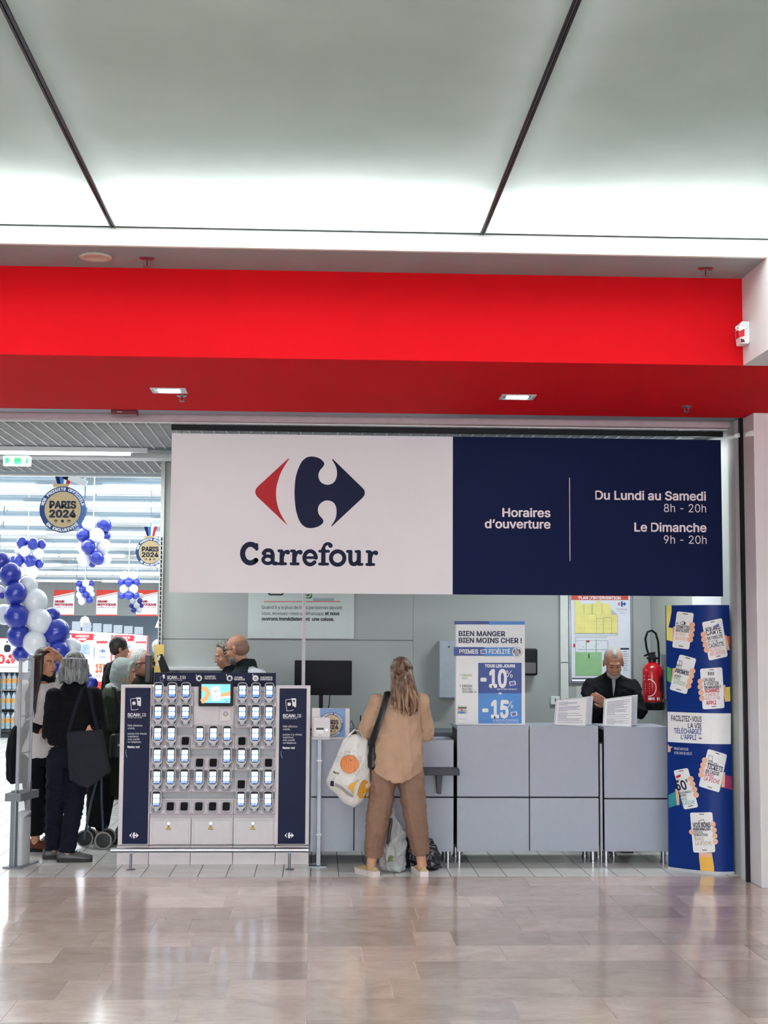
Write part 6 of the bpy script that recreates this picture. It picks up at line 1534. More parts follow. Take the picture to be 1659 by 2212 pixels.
# ---- woman in white with raised hand
t = thing('person', 'long-haired woman in white tunic with one hand raised to her forehead', 'person', (-2.24, 12.02, 0))
B0 = V3(-2.24, 12.02, 0)
yaw = rad(52)
J = dict(ty=yaw, pel=WP(-2.24, 12.02, .86), nk=WP(-2.25, 12.00, 1.39), hd=WP(-2.225, 11.97, 1.525), R=HR(rad(50), .02, 0), sr=WP(-2.375, 11.93, 1.32), sl=WP(-2.135, 12.10, 1.33),
         er=WP(-2.40, 11.90, 1.06), wr=WP(-2.22, 11.86, .98), el=WP(-2.055, 12.06, 1.47), wl=WP(-2.125, 11.97, 1.585), pl=WP(-2.17, 12.09, .80), pr=WP(-2.31, 11.95, .80),
         kr=WP(-2.30, 11.98, .45), kl=WP(-2.19, 12.12, .45), ar=WP(-2.28, 12.03, .085), al=WP(-2.20, 12.20, .085), fr=rad(75), fl=rad(60))
J['hld'] = ((-.75, -.35, .62), (-.3, -.7, -.6), .55, 1); J['hrd'] = ((.9, -.2, -.2), (0, .3, -1), .6, -1)
SKB = skin_mat('olive', '#b98a70')
body(t, J, SKB, .0065, True)
face_parts(t, J['hd'], J['R'], 1.0, '#1d1614', '#8c4a44')
WT = cloth('white', '#d6d3d2', bump=.25)
mb = MB(); ring_loft(mb, [(0, 0, .765, .19, .14), (0, 0, .80, .20, .145), (0, 0, .95, .175, .13), (0, 0, 1.08, .165, .125), (0, -.005, 1.22, .175, .125), (-.005, -.01, 1.31, .165, .105), (-.01, -.02, 1.37, .08, .07)], yaw)
sleeve(mb, J['sl'], J['el'], J['wl'], .75, [.072, .066]); sleeve(mb, J['sr'], J['er'], J['wr'], .95, [.075, .068])
blob('tunic', mb, WT, t, .0085, 2, .018, 11, (1, 1, 2), 22)
mb = MB(); sleeve(mb, J['sr']+(J['er']-J['sr'])*.75, J['er'], J['wr'], 1.8, [.052, .046, .040]); blob('undersleeve', mb, cloth('black', '#0b0c12'), t, .009, 3)
mb = MB(); ring_loft(mb, [(0, 0, .70, .165, .125), (0, 0, .85, .165, .125), (0, 0, .95, .14, .11)], yaw)
for k in 'lr': limb(mb, [J['p'+k], J['k'+k], J['k'+k]*.4+J['a'+k]*.6], [.10, .080, .068]); cuff(mb, J['k'+k]*.45+J['a'+k]*.55, J['a'+k]+V3(0, 0, .045), .07, .06)
blob('trousers', mb, cloth('jet', '#06070b'), t, .009, 2, .010, 2)
hc, R = J['hd'], J['R']; mb = MB(); cap_hair(mb, hc, R, 1.0, .012, 1.0, .026)
for i in range(26):
    a = rad(-125+225*i/25); dv = R @ V3(.082*math.sin(a), .020+.078*math.cos(a), 0); p0 = hc+dv+V3(0, 0, .035)
    side = a < rad(-35)
    k_ = 2.15 if side else 1.45
    tip = hc+V3(dv[0]*k_, dv[1]*k_, -.44+.05*math.sin(i*1.7) if side else -.36+.06*math.sin(i*1.3))
    mid = hc+V3(dv[0]*1.15, dv[1]*1.15, -.10); m2 = hc+V3(dv[0]*(k_*.88), dv[1]*(k_*.88), -.24)
    mb.tube([tuple(p) for p in spline([p0+V3(0, 0, .03)-dv*.25, p0, mid, m2, tip], 3)], [.020]*6+[.019, .018, .017, .015, .012, .009, .005], 7)
blob('hair', mb, hair_mat('dark', '#120d0c', '#33231c'), t, .0075, 1)
mb = MB(); mb.tube([tuple(J['nk']+V3(.075*math.cos(a), .07*math.sin(a), .015+.012*math.sin(3*a))) for a in np.linspace(0, 2*PI, 17)[:-1]], .03, 8, closed=True); blob('scarf', mb, cloth('scarf_black', '#0d0d14'), t, .009, 2, .008, 4)
BSH = mat('leather_brown', '#5a2e1c', .45, vary=.3, scale=25); BSO = mat('sole_black', '#0d0d0f', .6)
for k in 'lr': shoe(t, J['a'+k], J['f'+k], BSH, BSO, 1.05, .022)
wp = thing('waist_bag', 'black waist bag worn over the white tunic', 'bag', (-2.24, 12.02, .98))
mb = MB(); ring_loft(mb, [(0, 0, .0, .172, .132), (0, 0, .012, .180, .140), (0, 0, .04, .180, .140), (0, 0, .05, .172, .132)], yaw); mb.build('belt', cloth('strap_black', '#12131a'), wp, smooth=True)
cx, cy = rotz(V3(-.03, -.165, 0), yaw)[:2]; mb = MB(); ring_loft(mb, [(cx, cy, -.07, .09, .02), (cx, cy, -.05, .12, .045), (cx, cy, .04, .125, .05), (cx, cy, .07, .10, .02)], yaw); blob('pouch', mb, cloth('strap_black', '#12131a'), wp, .009, 3, .004, 1)
ctb = thing('black_coat', 'black coat hanging over the arm of the woman in white', 'coat', (-2.40, 11.98, .55))
mb = MB(); ring_loft(mb, [(-.03, 0, .0, .05, .06), (-.035, 0, .03, .062, .10), (-.03, 0, .25, .075, .12), (.0, .0, .42, .08, .12), (.04, -.02, .50, .06, .09), (.05, -.03, .54, .02, .04)], yaw); blob('coat', mb, cloth('coat_black', '#0a0e14'), ctb, .009, 3, .010, 8, (2, 2, .4), 30)

# ---- woman with grey bob, back to camera
t = thing('person', 'woman with grey bob in black sweater seen from behind', 'person', (-1.94, 11.56, 0))
B0 = V3(-1.94, 11.56, 0); yaw = rad(155)
J = dict(ty=yaw, pel=WP(-1.945, 11.56, .86), nk=WP(-1.92, 11.56, 1.36), hd=WP(-1.913, 11.575, 1.49), R=HR(rad(150), .05), sl=WP(-2.07, 11.52, 1.27), sr=WP(-1.775, 11.62, 1.28),
         el=WP(-2.10, 11.54, 1.0), wl=WP(-2.0, 11.72, .93), er=WP(-1.725, 11.60, 1.05), wr=WP(-1.745, 11.48, 1.03), pl=WP(-2.02, 11.55, .80), pr=WP(-1.87, 11.60, .80),
         kl=WP(-2.05, 11.58, .45), kr=WP(-1.89, 11.52, .45), al=WP(-2.065, 11.62, .085), ar=WP(-1.925, 11.46, .085), fl=rad(110), fr=rad(98))
J['hrd'] = ((-.95, -.15, -.1), (0, .8, -.4), .7, 1); J['hld'] = ((.4, .8, -.2), (.5, 0, -.8), .5, -1)
body(t, J, SKA, .0075, True)
BK = cloth('black_knit', '#07080d', bump=.3)
mb = MB(); ring_loft(mb, [(0, 0, .885, .17, .13), (0, 0, .92, .185, .14), (.0, 0, 1.05, .175, .13), (.008, 0, 1.17, .172, .125), (.014, 0, 1.27, .172, .115), (.02, 0, 1.33, .12, .085), (.02, 0, 1.40, .065, .065), (.02, .0, 1.42, .05, .05)], yaw)
sleeve(mb, J['sl'], J['el'], J['wl'], 1.9, [.072, .062, .05]); sleeve(mb, J['sr'], J['er'], J['wr'], 1.85, [.072, .060, .046]); blob('sweater', mb, BK, t, .0085, 3, .007, 21)
mb = MB(); ring_loft(mb, [(0, 0, .72, .165, .125), (0, 0, .88, .16, .12), (0, 0, .95, .14, .11)], yaw)
for k in 'lr': limb(mb, [J['p'+k], J['k'+k], J['k'+k]*.4+J['a'+k]*.6], [.10, .080, .07]); cuff(mb, J['k'+k]*.45+J['a'+k]*.55, J['a'+k]-V3(0, 0, .015), .072, .066)
blob('jeans', mb, cloth('denim_dark', '#0b111e'), t, .009, 2, .014, 6)
hc, R = J['hd'], J['R']; mb = MB(); cap_hair(mb, hc, R, 1.0, .020)
for i in range(30):
    a = rad(-135+270*i/29); p0 = hc+R @ V3(.084*math.sin(a), .022+.086*math.cos(a), .05); tip = hc+R @ V3(.100*math.sin(a), .020+.100*math.cos(a), -.115-.012*math.cos(i))
    mid = hc+R @ V3(.106*math.sin(a), .024+.108*math.cos(a), -.03); mb.tube([tuple(p) for p in spline([p0+V3(0, 0, .03), p0, mid, tip], 3)], [.020]*6+[.017, .015, .012, .008], 7)
blob('hair', mb, hair_mat('grey', '#3a3d3f', '#8d9494', 90), t, .007, 1)
mb = MB(); mb.tube([tuple(hc+R @ V3(*p)) for p in ((-.085, .03, .09), (-.05, .02, .125), (0, .018, .135), (.05, .02, .125), (.085, .03, .09))], .005, 6); mb.build('hair_band', mat('band_white', '#d8d8d8', .3), t)
GSH = mat('leather_grey', '#4a474a', .4, vary=.2, scale=20)
for k in 'lr': shoe(t, J['a'+k], J['f'+k], GSH, BSO, 1.05, .024)
tg = thing('tote_bag', 'large charcoal cloth tote bag on the shoulder of the grey-haired woman', 'bag', (-1.76, 11.40, .57)); o_ = V3(-1.76, 11.40, .57)
mb = MB(); mb.add([(-.155, -.03, .06), (.0, -.05, .0), (.165, -.03, .13), (.09, -.035, .45), (-.185, -.035, .44), (-.155, .03, .06), (.0, .05, .0), (.165, .04, .13), (.09, .035, .45), (-.185, .035, .44)], [(0, 1, 2, 3, 4), (9, 8, 7, 6, 5), (0, 5, 6, 1), (1, 6, 7, 2), (2, 7, 8, 3), (3, 8, 9, 4), (4, 9, 5, 0)])
blob('bag_body', mb, cloth('charcoal', '#23262e'), tg, .009, 4, .010, 14, (2, 2, .6), 20)
mb = MB()
for a, b_ in (((-1.93, 11.40, 1.0), (-1.84, 11.455, 1.34)), ((-1.70, 11.40, 1.0), (-1.79, 11.46, 1.34))): mb.tube([tuple(V3(*a)-o_), tuple((V3(*a)+V3(*b_))/2-o_+V3(0, -.03, 0)), tuple(V3(*b_)-o_), tuple(V3(*b_)-o_+V3(.01, .10, .02))], .014, 6, .3)
mb.build('handles', cloth('charcoal2', '#1a1d26'), tg)

# ---- woman in headscarf
t = thing('person', 'woman in pale headscarf and olive coat leaning on the walker', 'person', (-1.775, 12.56, 0))
B0 = V3(-1.72, 12.20, 0); yaw = rad(88)
J = dict(ty=yaw, pel=WP(-1.76, 12.20, .84), nk=WP(-1.69, 12.17, 1.30), hd=WP(-1.60, 12.15, 1.445), R=HR(rad(84), .18), sr=WP(-1.70, 12.03, 1.235), sl=WP(-1.68, 12.32, 1.235),
         er=WP(-1.66, 12.01, 1.0), wr=WP(-1.52, 12.06, 1.15), el=WP(-1.62, 12.34, 1.0), wl=WP(-1.50, 12.26, 1.10), pl=WP(-1.76, 12.28, .80), pr=WP(-1.76, 12.12, .80),
         kl=WP(-1.74, 12.28, .45), kr=WP(-1.73, 12.12, .45), al=WP(-1.77, 12.30, .085), ar=WP(-1.76, 12.11, .085), fl=rad(85), fr=rad(88))
J['hrd'] = ((.5, .2, .85), (.6, .4, -.4), .6, -1); J['hld'] = ((.6, -.3, .7), (.4, -.4, -.5), .6, 1)
body(t, J, SKB, .0075, True, False)
face_parts(t, J['hd'], J['R'], 1.0, '#2a1f1a', '#8c5a50')
OL = cloth('olive_coat', '#2c322a', bump=.3)
mb = MB(); ring_loft(mb, [(-.03, 0, .40, .19, .15), (-.03, 0, .44, .20, .16), (-.035, 0, .7, .19, .16), (-.03, 0, .95, .175, .15), (0, -.01, 1.10, .175, .14), (.02, -.02, 1.22, .17, .125), (.03, -.03, 1.29, .11, .09), (.03, -.03, 1.33, .07, .07)], yaw)
sleeve(mb, J['sl'], J['el'], J['wl'], 1.8, [.075, .064, .052]); sleeve(mb, J['sr'], J['er'], J['wr'], 1.8, [.075, .064, .052]); blob('coat', mb, OL, t, .009, 3, .011, 31)
mb = MB(); limb(mb, [J['pl'], J['kl'], J['al']+V3(0, 0, .06)], [.09, .075, .055]); limb(mb, [J['pr'], J['kr'], J['ar']+V3(0, 0, .06)], [.09, .075, .055]); blob('trousers', mb, cloth('jet', '#06070b'), t, .01, 2)
hc, R = J['hd'], J['R']; mb = MB()
for p, r in (((0, .025, .035), (.088, .095, .090)), ((0, .045, -.05), (.082, .075, .085)), ((0, .02, -.115), (.080, .080, .050)), ((0, .055, -.15), (.105, .085, .045)), ((0, .035, -.01), (.086, .088, .085))):
    tmp = MB().ball((0, 0, 0), r, 18, 12); mb.add([tuple(hc+R @ (V3(*v)+V3(*p))) for v in tmp.v], tmp.f)
for k in (-1, 1): mb.tube([tuple(hc+R @ V3(k*x, y, z)) for x, y, z in ((.01, -.052, .098), (.05, -.055, .075), (.068, -.052, .02), (.066, -.05, -.05), (.045, -.055, -.105), (.0, -.06, -.125))], .016, 8)
mb.tube([tuple(hc+V3(*p)) for p in ((-.06, -.06, -.12), (-.10, -.05, -.19), (-.15, -.03, -.23))], [.05, .04, .022], 8)
blob('headscarf', mb, cloth('sage', '#93a09c', bump=.15), t, .0075, 2, .006, 41, (1, 1, 1), 26)
for k in 'lr': shoe(t, J['a'+k], J['f'+k], BSO, BSO, 1.0, .02)
hb = thing('handbag', 'black handbag with buckle at the side of the woman in olive coat', 'bag', (-1.655, 12.33, .72))
mb = MB(); ring_loft(mb, [(0, 0, .0, .07, .03), (0, 0, .02, .09, .045), (0, 0, .20, .085, .04), (0, 0, .22, .06, .02)], .1); blob('bag_body', mb, MATS['leather_black'], hb, .009, 2, .004, 3)
mb = MB(); mb.tube([(.05, 0, .2), (.02, -.02, .40), (-.06, .03, .60)], .008, 6); mb.tube([(-.05, 0, .2), (-.07, 0, .40), (-.08, .05, .60)], .008, 6); mb.build('strap', MATS['leather_black'], hb)
MB().ball((.0, -.05, .12), (.015, .006, .012)).build('buckle', mat('silver_glint', '#c8c8c4', .15, .9), hb, smooth=True)

# ---- man with glasses
def simple_legs(t, J, m_, r=(.10, .08, .062), sh=None):
    mb = MB(); ring_loft(mb, [(J['pel'][0], J['pel'][1], .72, .165, .125), (J['pel'][0], J['pel'][1], .88, .165, .125), (J['pel'][0], J['pel'][1], .98, .15, .115)], J['ty'])
    for k in 'lr': limb(mb, [J['p'+k], J['k'+k], J['a'+k]+V3(0, 0, .04)], list(r))
    blob('trousers', mb, m_, t, .011, 2)
    for k in 'lr': shoe(t, J['a'+k], J.get('f'+k, J['ty']), sh or BSO, BSO, 1.08, .02)
def stand(x, y, h, yaw, hy=None, pitch=0.0, lean=(0, 0)):
    """a standing figure's joints, height h"""
    s = h/1.68; r = lambda a, b, c: rotz(V3(a, b, c)*s, yaw)
    hy = yaw if hy is None else hy; l_ = V3(lean[0], lean[1], 0)
    J = dict(ty=yaw, pel=r(0, 0, .88), nk=r(0, .01, 1.40)+l_*.7, hd=r(0, .0, 1.545)+l_, R=HR(hy, pitch), sl=r(.175, .01, 1.33)+l_*.6, sr=r(-.175, .01, 1.33)+l_*.6, el=r(.22, .03, 1.06)+l_*.4, er=r(-.22, .03, 1.06)+l_*.4,
             wl=r(.21, -.08, .84), wr=r(-.21, -.08, .84), pl=r(.085, 0, .82), pr=r(-.085, 0, .82), kl=r(.09, -.01, .46), kr=r(-.09, -.01, .46), al=r(.09, .02, .085), ar=r(-.09, .02, .085))
    J['hld'] = (rotz(V3(0, -.2, -1), yaw), rotz(V3(-1, 0, 0), yaw), .5, -1); J['hrd'] = (rotz(V3(0, -.2, -1), yaw), rotz(V3(1, 0, 0), yaw), .5, 1)
    return J
def jacket(t, J, m_, name='jacket', w=1.0, fr=1.92, hem=.80, grow=.022, wr=.008, seed=1, collar=True, sl=(.072, .062, .048)):
    mb = MB(); c = J['pel']; n_ = J['nk']; secs = []
    for f_, rx, ry in ((0, .170, .128), (.05, .182, .138), (.30, .172, .132), (.55, .172, .130), (.78, .182, .128), (.90, .165, .108), (.97, .105, .085), (1.02, .072, .072)):
        z = hem+(n_[2]-hem)*f_; k_ = max(0, (z-c[2])/(n_[2]-c[2])); p = c+(n_-c)*k_; secs.append((p[0], p[1], z, rx*w, ry*w))
    ring_loft(mb, secs, J['ty'])
    for k in 'lr': sleeve(mb, J['s'+k], J['e'+k], J['w'+k], fr, list(sl))
    for k in 'lr': capsule(mb, n_+(J['s'+k]-n_)*.12-V3(0, 0, .012), J['s'+k]+V3(0, 0, .0), .070, sl[0]*.92)
    if collar: capsule(mb, n_, n_+(J['hd']-n_)*.22, .072, .066)
    return blob(name, mb, m_, t, .009, 3, wr, seed)
t = thing('person', 'grey-haired man with dark glasses looking right beside the headscarf', 'person', (-1.645, 13.0, 0))
J = stand(0, 0, 1.66, rad(85), rad(78), .05, (.08, -.0)); SKM = skin_mat('ruddy', '#b8856c')
J['hd'] = V3(-1.505, 12.55, 1.515)-V3(-1.60, 12.62, 0); J['nk'] = V3(-1.56, 12.60, 1.37)-V3(-1.60, 12.62, 0)
body(t, J, SKM, .0065, False); face_parts(t, J['hd'], J['R'], 1.0, '#6a625c', '#8f5a4c')
mb = MB(); cap_hair(mb, J['hd'], J['R'], .985, .010, .95, .029); blob('hair', mb, hair_mat('silver', '#8f8f8c', '#d0d0cc', 110), t, .006, 1)
glasses(t, J['hd'], J['R'], BLACK, 1.0, .0042); jacket(t, J, cloth('olive_dark', '#2a2d28'), seed=5); simple_legs(t, J, cloth('jet', '#06070b'))
# ---- man in black t-shirt further in
t = thing('person', 'dark-haired man in black t-shirt seen from behind near the signs', 'person', (-2.17, 16.0, 0))
J = stand(0, 0, 1.76, rad(125), rad(110), .0); body(t, J, SKM, .0075, False)
jacket(t, J, cloth('black_tee', '#08090d'), 'shirt', 1.12, 1.0, .86, seed=7, collar=False, sl=(.085, .075, .06))
mb = MB(); cap_hair(mb, J['hd'], J['R'], 1.02, .016, .9); blob('hair', mb, hair_mat('dark', '#120d0c', '#33231c'), t, .007, 1); simple_legs(t, J, cloth('denim_dark', '#0d1422'))
# ---- two shoppers far back
t = thing('person', 'bald shopper half hidden behind the man in black', 'person', (P(278, 1400, Y=19)[0], 19.0, 0))
J = stand(0, 0, 1.63, rad(20), rad(-20)); body(t, J, skin_mat('pink', '#d3a596'), .012); jacket(t, J, cloth('pale_grey', '#b9bcc4'), 'shirt', 1.0, 1.9, .8, seed=8); simple_legs(t, J, cloth('denim_dark', '#0d1422'))
t = thing('person', 'grey-haired shopper in dark clothes at the end of the back wall', 'person', (P(345, 1400, Y=21)[0], 21.0, 0))
J = stand(0, 0, 1.74, rad(60), rad(80)); body(t, J, SKM, .012); jacket(t, J, cloth('black_tee', '#08090d'), 'jacket', 1.05, 1.9, .8, seed=9); mb = MB(); cap_hair(mb, J['hd'], J['R'], 1.0, .01); blob('hair', mb, hair_mat('silver', '#8f8f8c', '#d0d0cc', 110), t, .009, 1); simple_legs(t, J, cloth('jet', '#06070b'))

# ---- clerks
t = thing('person', 'grey-haired clerk with glasses looking down behind the kiosk', 'person', (-.815, 13.17, 0))
J = stand(0, 0, 1.70, rad(-75), rad(-72), .28, (-.05, 0)); J['hd'] = V3(-.805, 12.88, 1.585)-V3(-.79, 12.92, 0); J['nk'] = V3(-.76, 12.90, 1.43)-V3(-.79, 12.92, 0)
body(t, J, SKB, .0065, True); face_parts(t, J['hd'], J['R'], 1.0, '#5a504a', '#8a4f48')
mb = MB(); cap_hair(mb, J['hd'], J['R'], 1.0, .016, 1.0, .031)
for i in range(20):
    a = rad(-88+176*i/19); p0 = J['hd']+J['R'] @ V3(.082*math.sin(a), .03+.078*math.cos(a), .05); tip = J['hd']+J['R'] @ V3(.092*math.sin(a), .04+.084*math.cos(a), -.045+.02*math.cos(i*2)); mb.tube([tuple(p) for p in spline([p0+V3(0, 0, .02), p0, p0*.5+tip*.5+(J['R'] @ V3(.012*math.sin(a), .012*math.cos(a), 0)), tip], 3)], [.018]*6+[.015, .013, .010, .006], 7)
mb.tube([tuple(J['hd']+J['R'] @ V3(*p)) for p in ((.065, -.005, .085), (.03, -.04, .112), (-.03, -.042, .108), (-.07, -.01, .075))], .014, 7)
blob('hair', mb, hair_mat('steel', '#46443f', '#a5a39c', 100), t, .0065, 1); glasses(t, J['hd'], J['R'], mat('thin_frame', '#c9b8ae', .3, .5), 1.0, .002); jacket(t, J, cloth('navy_dark', '#10141f'), seed=12); simple_legs(t, J, cloth('jet', '#06070b'))
t = thing('person', 'balding bearded clerk in dark green vest and white shirt', 'person', (-.58, 12.66, 0))
O_ = V3(-.58, 12.66, 0)
J = stand(0, 0, 1.78, rad(-118), rad(-112), .22, (-.10, 0)); J['hd'] = V3(-.700, 12.62, 1.645)-O_; J['nk'] = V3(-.615, 12.65, 1.475)-O_; J['sl'] = V3(-.66, 12.52, 1.40)-O_; J['sl'], J['sr'] = V3(-.50, 12.50, 1.40)-O_, V3(-.62, 12.82, 1.41)-O_
J['el'] = V3(-.46, 12.44, 1.14)-O_; J['wl'] = V3(-.66, 12.44, 1.06)-O_; J['er'] = V3(-.66, 12.92, 1.14)-O_; J['wr'] = V3(-.82, 12.80, 1.04)-O_; J['hld'] = ((-1, 0, -.1), (0, 0, -1), .4, -1); J['hrd'] = ((-1, -.2, -.1), (0, 0, -1), .4, 1)
body(t, J, SKM, .0065, False, s=1.05); face_parts(t, J['hd'], J['R'], 1.05, '#4a3f38')
mb = MB()
for p, r in (((0, .032, -.004), (.0765, .082, .062)), ((0, .03, .03), (.0755, .080, .060))):
    tmp = MB().ball((0, 0, 0), tuple(q*1.05 for q in r), 14, 10); mb.add([tuple(J['hd']+J['R'] @ (V3(*v)+V3(*p)*1.05)) for v in tmp.v], tmp.f)
blob('hair', mb, hair_mat('shaved', '#7d5d50', '#94705f', 200), t, .0065, 2)
mb = MB()
for p, r in (((0, -.050, -.090), (.042, .036, .030)), ((.040, -.03, -.075), (.022, .035, .028)), ((-.040, -.03, -.075), (.022, .035, .028))):
    tmp = MB().ball((0, 0, 0), tuple(q*1.05 for q in r), 14, 10); mb.add([tuple(J['hd']+J['R'] @ (V3(*v)+V3(*p)*1.05)) for v in tmp.v], tmp.f)
blob('beard', mb, hair_mat('beard', '#54504c', '#8d8882', 200), t, .006, 1)
glasses(t, J['hd'], J['R'], BLACK, 1.05, .003)
jacket(t, J, cloth('white_shirt', '#cfd2d6'), 'shirt', 1.0, 1.85, .82, seed=15, collar=False, sl=(.080, .066, .05))
mb = MB(); secs = []
for z, rx, ry in ((.80, .182, .142), (.95, .188, .146), (1.15, .185, .142), (1.30, .195, .140), (1.40, .195, .125), (1.455, .15, .105), (1.49, .105, .09), (1.55, .085, .080), (1.565, .075, .072)):
    k_ = max(0, (z-J['pel'][2])/(J['nk'][2]-J['pel'][2])); p = J['pel']+(J['nk']-J['pel'])*min(k_, 1.05); secs.append((p[0], p[1], z, rx, ry))
ring_loft(mb, secs, J['ty']); blob('vest', mb, cloth('green_vest', '#1c2629', bump=.3), t, .009, 3, .007, 16); simple_legs(t, J, cloth('jet', '#06070b'))

# ---- man with folded arms behind the tall desk
t = thing('person', 'grey-bearded man in black jacket with folded arms looking down', 'person', (2.475, 12.06, 0))
O_ = V3(2.475, 12.06, 0); SKJ = skin_mat('tan', '#a8745c')
J = stand(0, 0, 1.72, 0.0, rad(-4), .42); J['hd'] = V3(2.473, 11.94, 1.553)-O_; J['nk'] = V3(2.475, 12.03, 1.425)-O_
J['sl'] = V3(2.655, 12.06, 1.35)-O_; J['sr'] = V3(2.295, 12.06, 1.35)-O_; J['er'] = V3(2.262, 11.92, 1.16)-O_; J['wr'] = V3(2.50, 11.845, 1.20)-O_; J['el'] = V3(2.695, 11.95, 1.15)-O_; J['wl'] = V3(2.395, 11.80, 1.215)-O_
J['hld'] = ((-.85, .05, .52), (.1, 1, .1), .25, 1); J['hrd'] = ((.9, .25, .1), (0, 1, -.2), .5, -1)
body(t, J, SKJ, .006, False, s=1.04); face_parts(t, J['hd'], J['R'], 1.04, '#4a4440', '#7d5048', closed=True)
mb = MB()
for p, r in (((0, .028, .042), (.0775, .086, .079)), ((.048, .012, .02), (.031, .045, .050)), ((-.048, .012, .02), (.031, .045, .050)), ((0, -.016, .088), (.030, .060, .034))):
    tmp = MB().ball((0, 0, 0), tuple(q*1.04 for q in r), 14, 10); mb.add([tuple(J['hd']+J['R'] @ (V3(*v)+V3(*p)*1.04)) for v in tmp.v], tmp.f)
blob('hair', mb, hair_mat('cropped', '#77736f', '#a8a5a0', 160), t, .006, 2)
mb = MB()
for p, r in (((0, -.056, -.092), (.038, .030, .026)), ((.036, -.04, -.078), (.020, .028, .026)), ((-.036, -.04, -.078), (.020, .028, .026)), ((.018, -.082, -.050), (.014, .008, .006)), ((-.018, -.082, -.050), (.014, .008, .006))):
    tmp = MB().ball((0, 0, 0), tuple(q*1.04 for q in r), 14, 10); mb.add([tuple(J['hd']+J['R'] @ (V3(*v)+V3(*p)*1.04)) for v in tmp.v], tmp.f)
blob('beard', mb, hair_mat('grizzle', '#6d6661', '#a09a94', 200), t, .0055, 1)
jk = jacket(t, J, cloth('black_jacket', '#090b10', bump=.25), 'jacket', 1.06, 1.86, .80, seed=18, wr=.014, sl=(.070, .062, .050))
mb = MB(); mb.prism([(-.022, 1.425), (.008, 1.425), (.004, 1.36), (-.012, 1.27)], -.150, -.135); o = mb.build('undershirt', cloth('shirt_grey', '#8d9496'), t)
mb = MB(); mb.tube([(.215, -.07, 1.24), (.222, -.075, 1.24)], .014, 12); mb.build('sleeve_badge', mat('badge_pale', '#9aa2a8', .5), t)
simple_legs(t, J, cloth('jet', '#06070b'))
# ================================================================== things in front
# security gate by the entrance
sg_ = thing('security_gate', 'clear acrylic security gate panel on a grey base by the entrance', 'security gate', (-2.245, 11.28, 0))
ga = rad(77)
def gl(u, v, z): p = rotz(V3(u, v, 0), ga); return (p[0], p[1], z)
def gbox(name, u0, u1, v0, v1, z0, z1, m_, bevel=0.0):
    mb = MB().box(u0, u1, v0, v1, z0, z1); mb.v = [gl(*p) for p in mb.v]; return mb.build(name, m_, sg_, bevel=bevel)
GATEG = mat('gate_grey', '#868c94', .4, .3); GATEW = mat('gate_white', '#c9ccd2', .4)
ACR, N, L, b = nodes_of('acrylic')
b.inputs['Base Color'].default_value = (.85, .9, .93, 1); b.inputs['Roughness'].default_value = .06; b.inputs['Alpha'].default_value = .28; b.inputs['IOR'].default_value = 1.45
gbox('base_plate', -.17, .17, -.07, .07, 0, .012, GATEG)
gbox('post', -.165, -.115, -.022, .022, .012, .58, GATEG, .006)
mb = MB().prism_z(rrect(-.09, .10, -.04, .04, .035), .012, .36); mb.v = [gl(p[0], p[1], p[2]) for p in mb.v]; mb.build('column', GATEW, sg_, smooth=True)
mb = MB().prism_z(rrect(-.09, .10, -.04, .04, .035), .36, .375); mb.v = [gl(p[0], p[1], p[2]+(.03 if p[0] > 0 else 0)) for p in mb.v]; mb.build('column_cap', GATEW, sg_)
for v0, v1 in ((-.062, -.050), (.050, .062)): gbox('guard_ring', -.17, .15, v0, v1, .50, .56, GATEG, .003)
gbox('guard_ring', .15, .162, -.062, .062, .50, .56, GATEG, .003); gbox('guard_ring', -.182, -.17, -.062, .062, .50, .56, GATEG, .003)
gbox('post', .10, .135, -.014, .014, .36, .62, GATEG, .004)
gbox('panel', -.10, .115, -.008, .008, .40, 1.565, ACR, .002)
FRA = mat('frame_clear', '#b4bcc4', .25, alpha=.75)
gbox('panel_edge', -.112, -.098, -.012, .012, .40, 1.57, FRA); gbox('panel_edge', .112, .122, -.012, .012, .40, 1.57, FRA)
gbox('panel_edge', -.112, .122, -.012, .012, 1.56, 1.575, FRA); gbox('cross_line', -.098, .112, -.010, .010, 1.13, 1.137, FRA); gbox('cross_line', -.098, .112, -.010, .010, .85, .857, FRA)
# walker with wheels behind the kiosk
wk = thing('walker', 'wheeled walker with round wheels beside the kiosk', 'walker', (-1.80, 12.18, 0))
RUB = mat('wheel_rubber', '#a8a8a4', .6); HUB = mat('wheel_dark', '#0c0e13', .5)
def wheel(x, y, r, nm='wheel'):
    w_ = MB().tube([(x+r*.9*math.cos(a), y, r+r*.9*math.sin(a)) for a in np.linspace(0, 2*PI, 25)[:-1]], r*.11, 8, closed=True).build(nm, RUB, wk, smooth=True)
    MB().lathe([(.001, -.012), (r*.82, -.010), (r*.82, .010), (.001, .012)], (x, y, r), 22, 'y').build('hub', HUB, w_)
wheel(.055, -.06, .072); wheel(-.115, .06, .072); wheel(.06, .16, .072); wheel(-.10, .20, .072)
TB = mat('walker_tube', '#4a5a64', .35, .5)
for y in (-.03, .17):
    MB().tube([(.055, y, .072), (.03, y, .40), (.02, y, .75), (-.06, y, .88)], .011, 8).build('frame_tube', TB, wk, smooth=True)
    MB().tube([(-.11, y+.02, .072), (-.05, y, .40), (.0, y, .62)], .011, 8).build('frame_tube', TB, wk, smooth=True)
MB().tube([(.04, -.03, .3), (.045, .07, .3), (.04, .17, .3)], .010, 8).build('cross_bar', TB, wk, smooth=True)
mb = MB(); ring_loft(mb, [(-.01, .07, .17, .07, .08), (-.01, .07, .20, .10, .10), (-.01, .07, .60, .10, .10), (-.01, .07, .64, .07, .08)], 0); blob('bag', mb, cloth('coat_black', '#0a0e14'), wk, .011, 2, .006, 3)
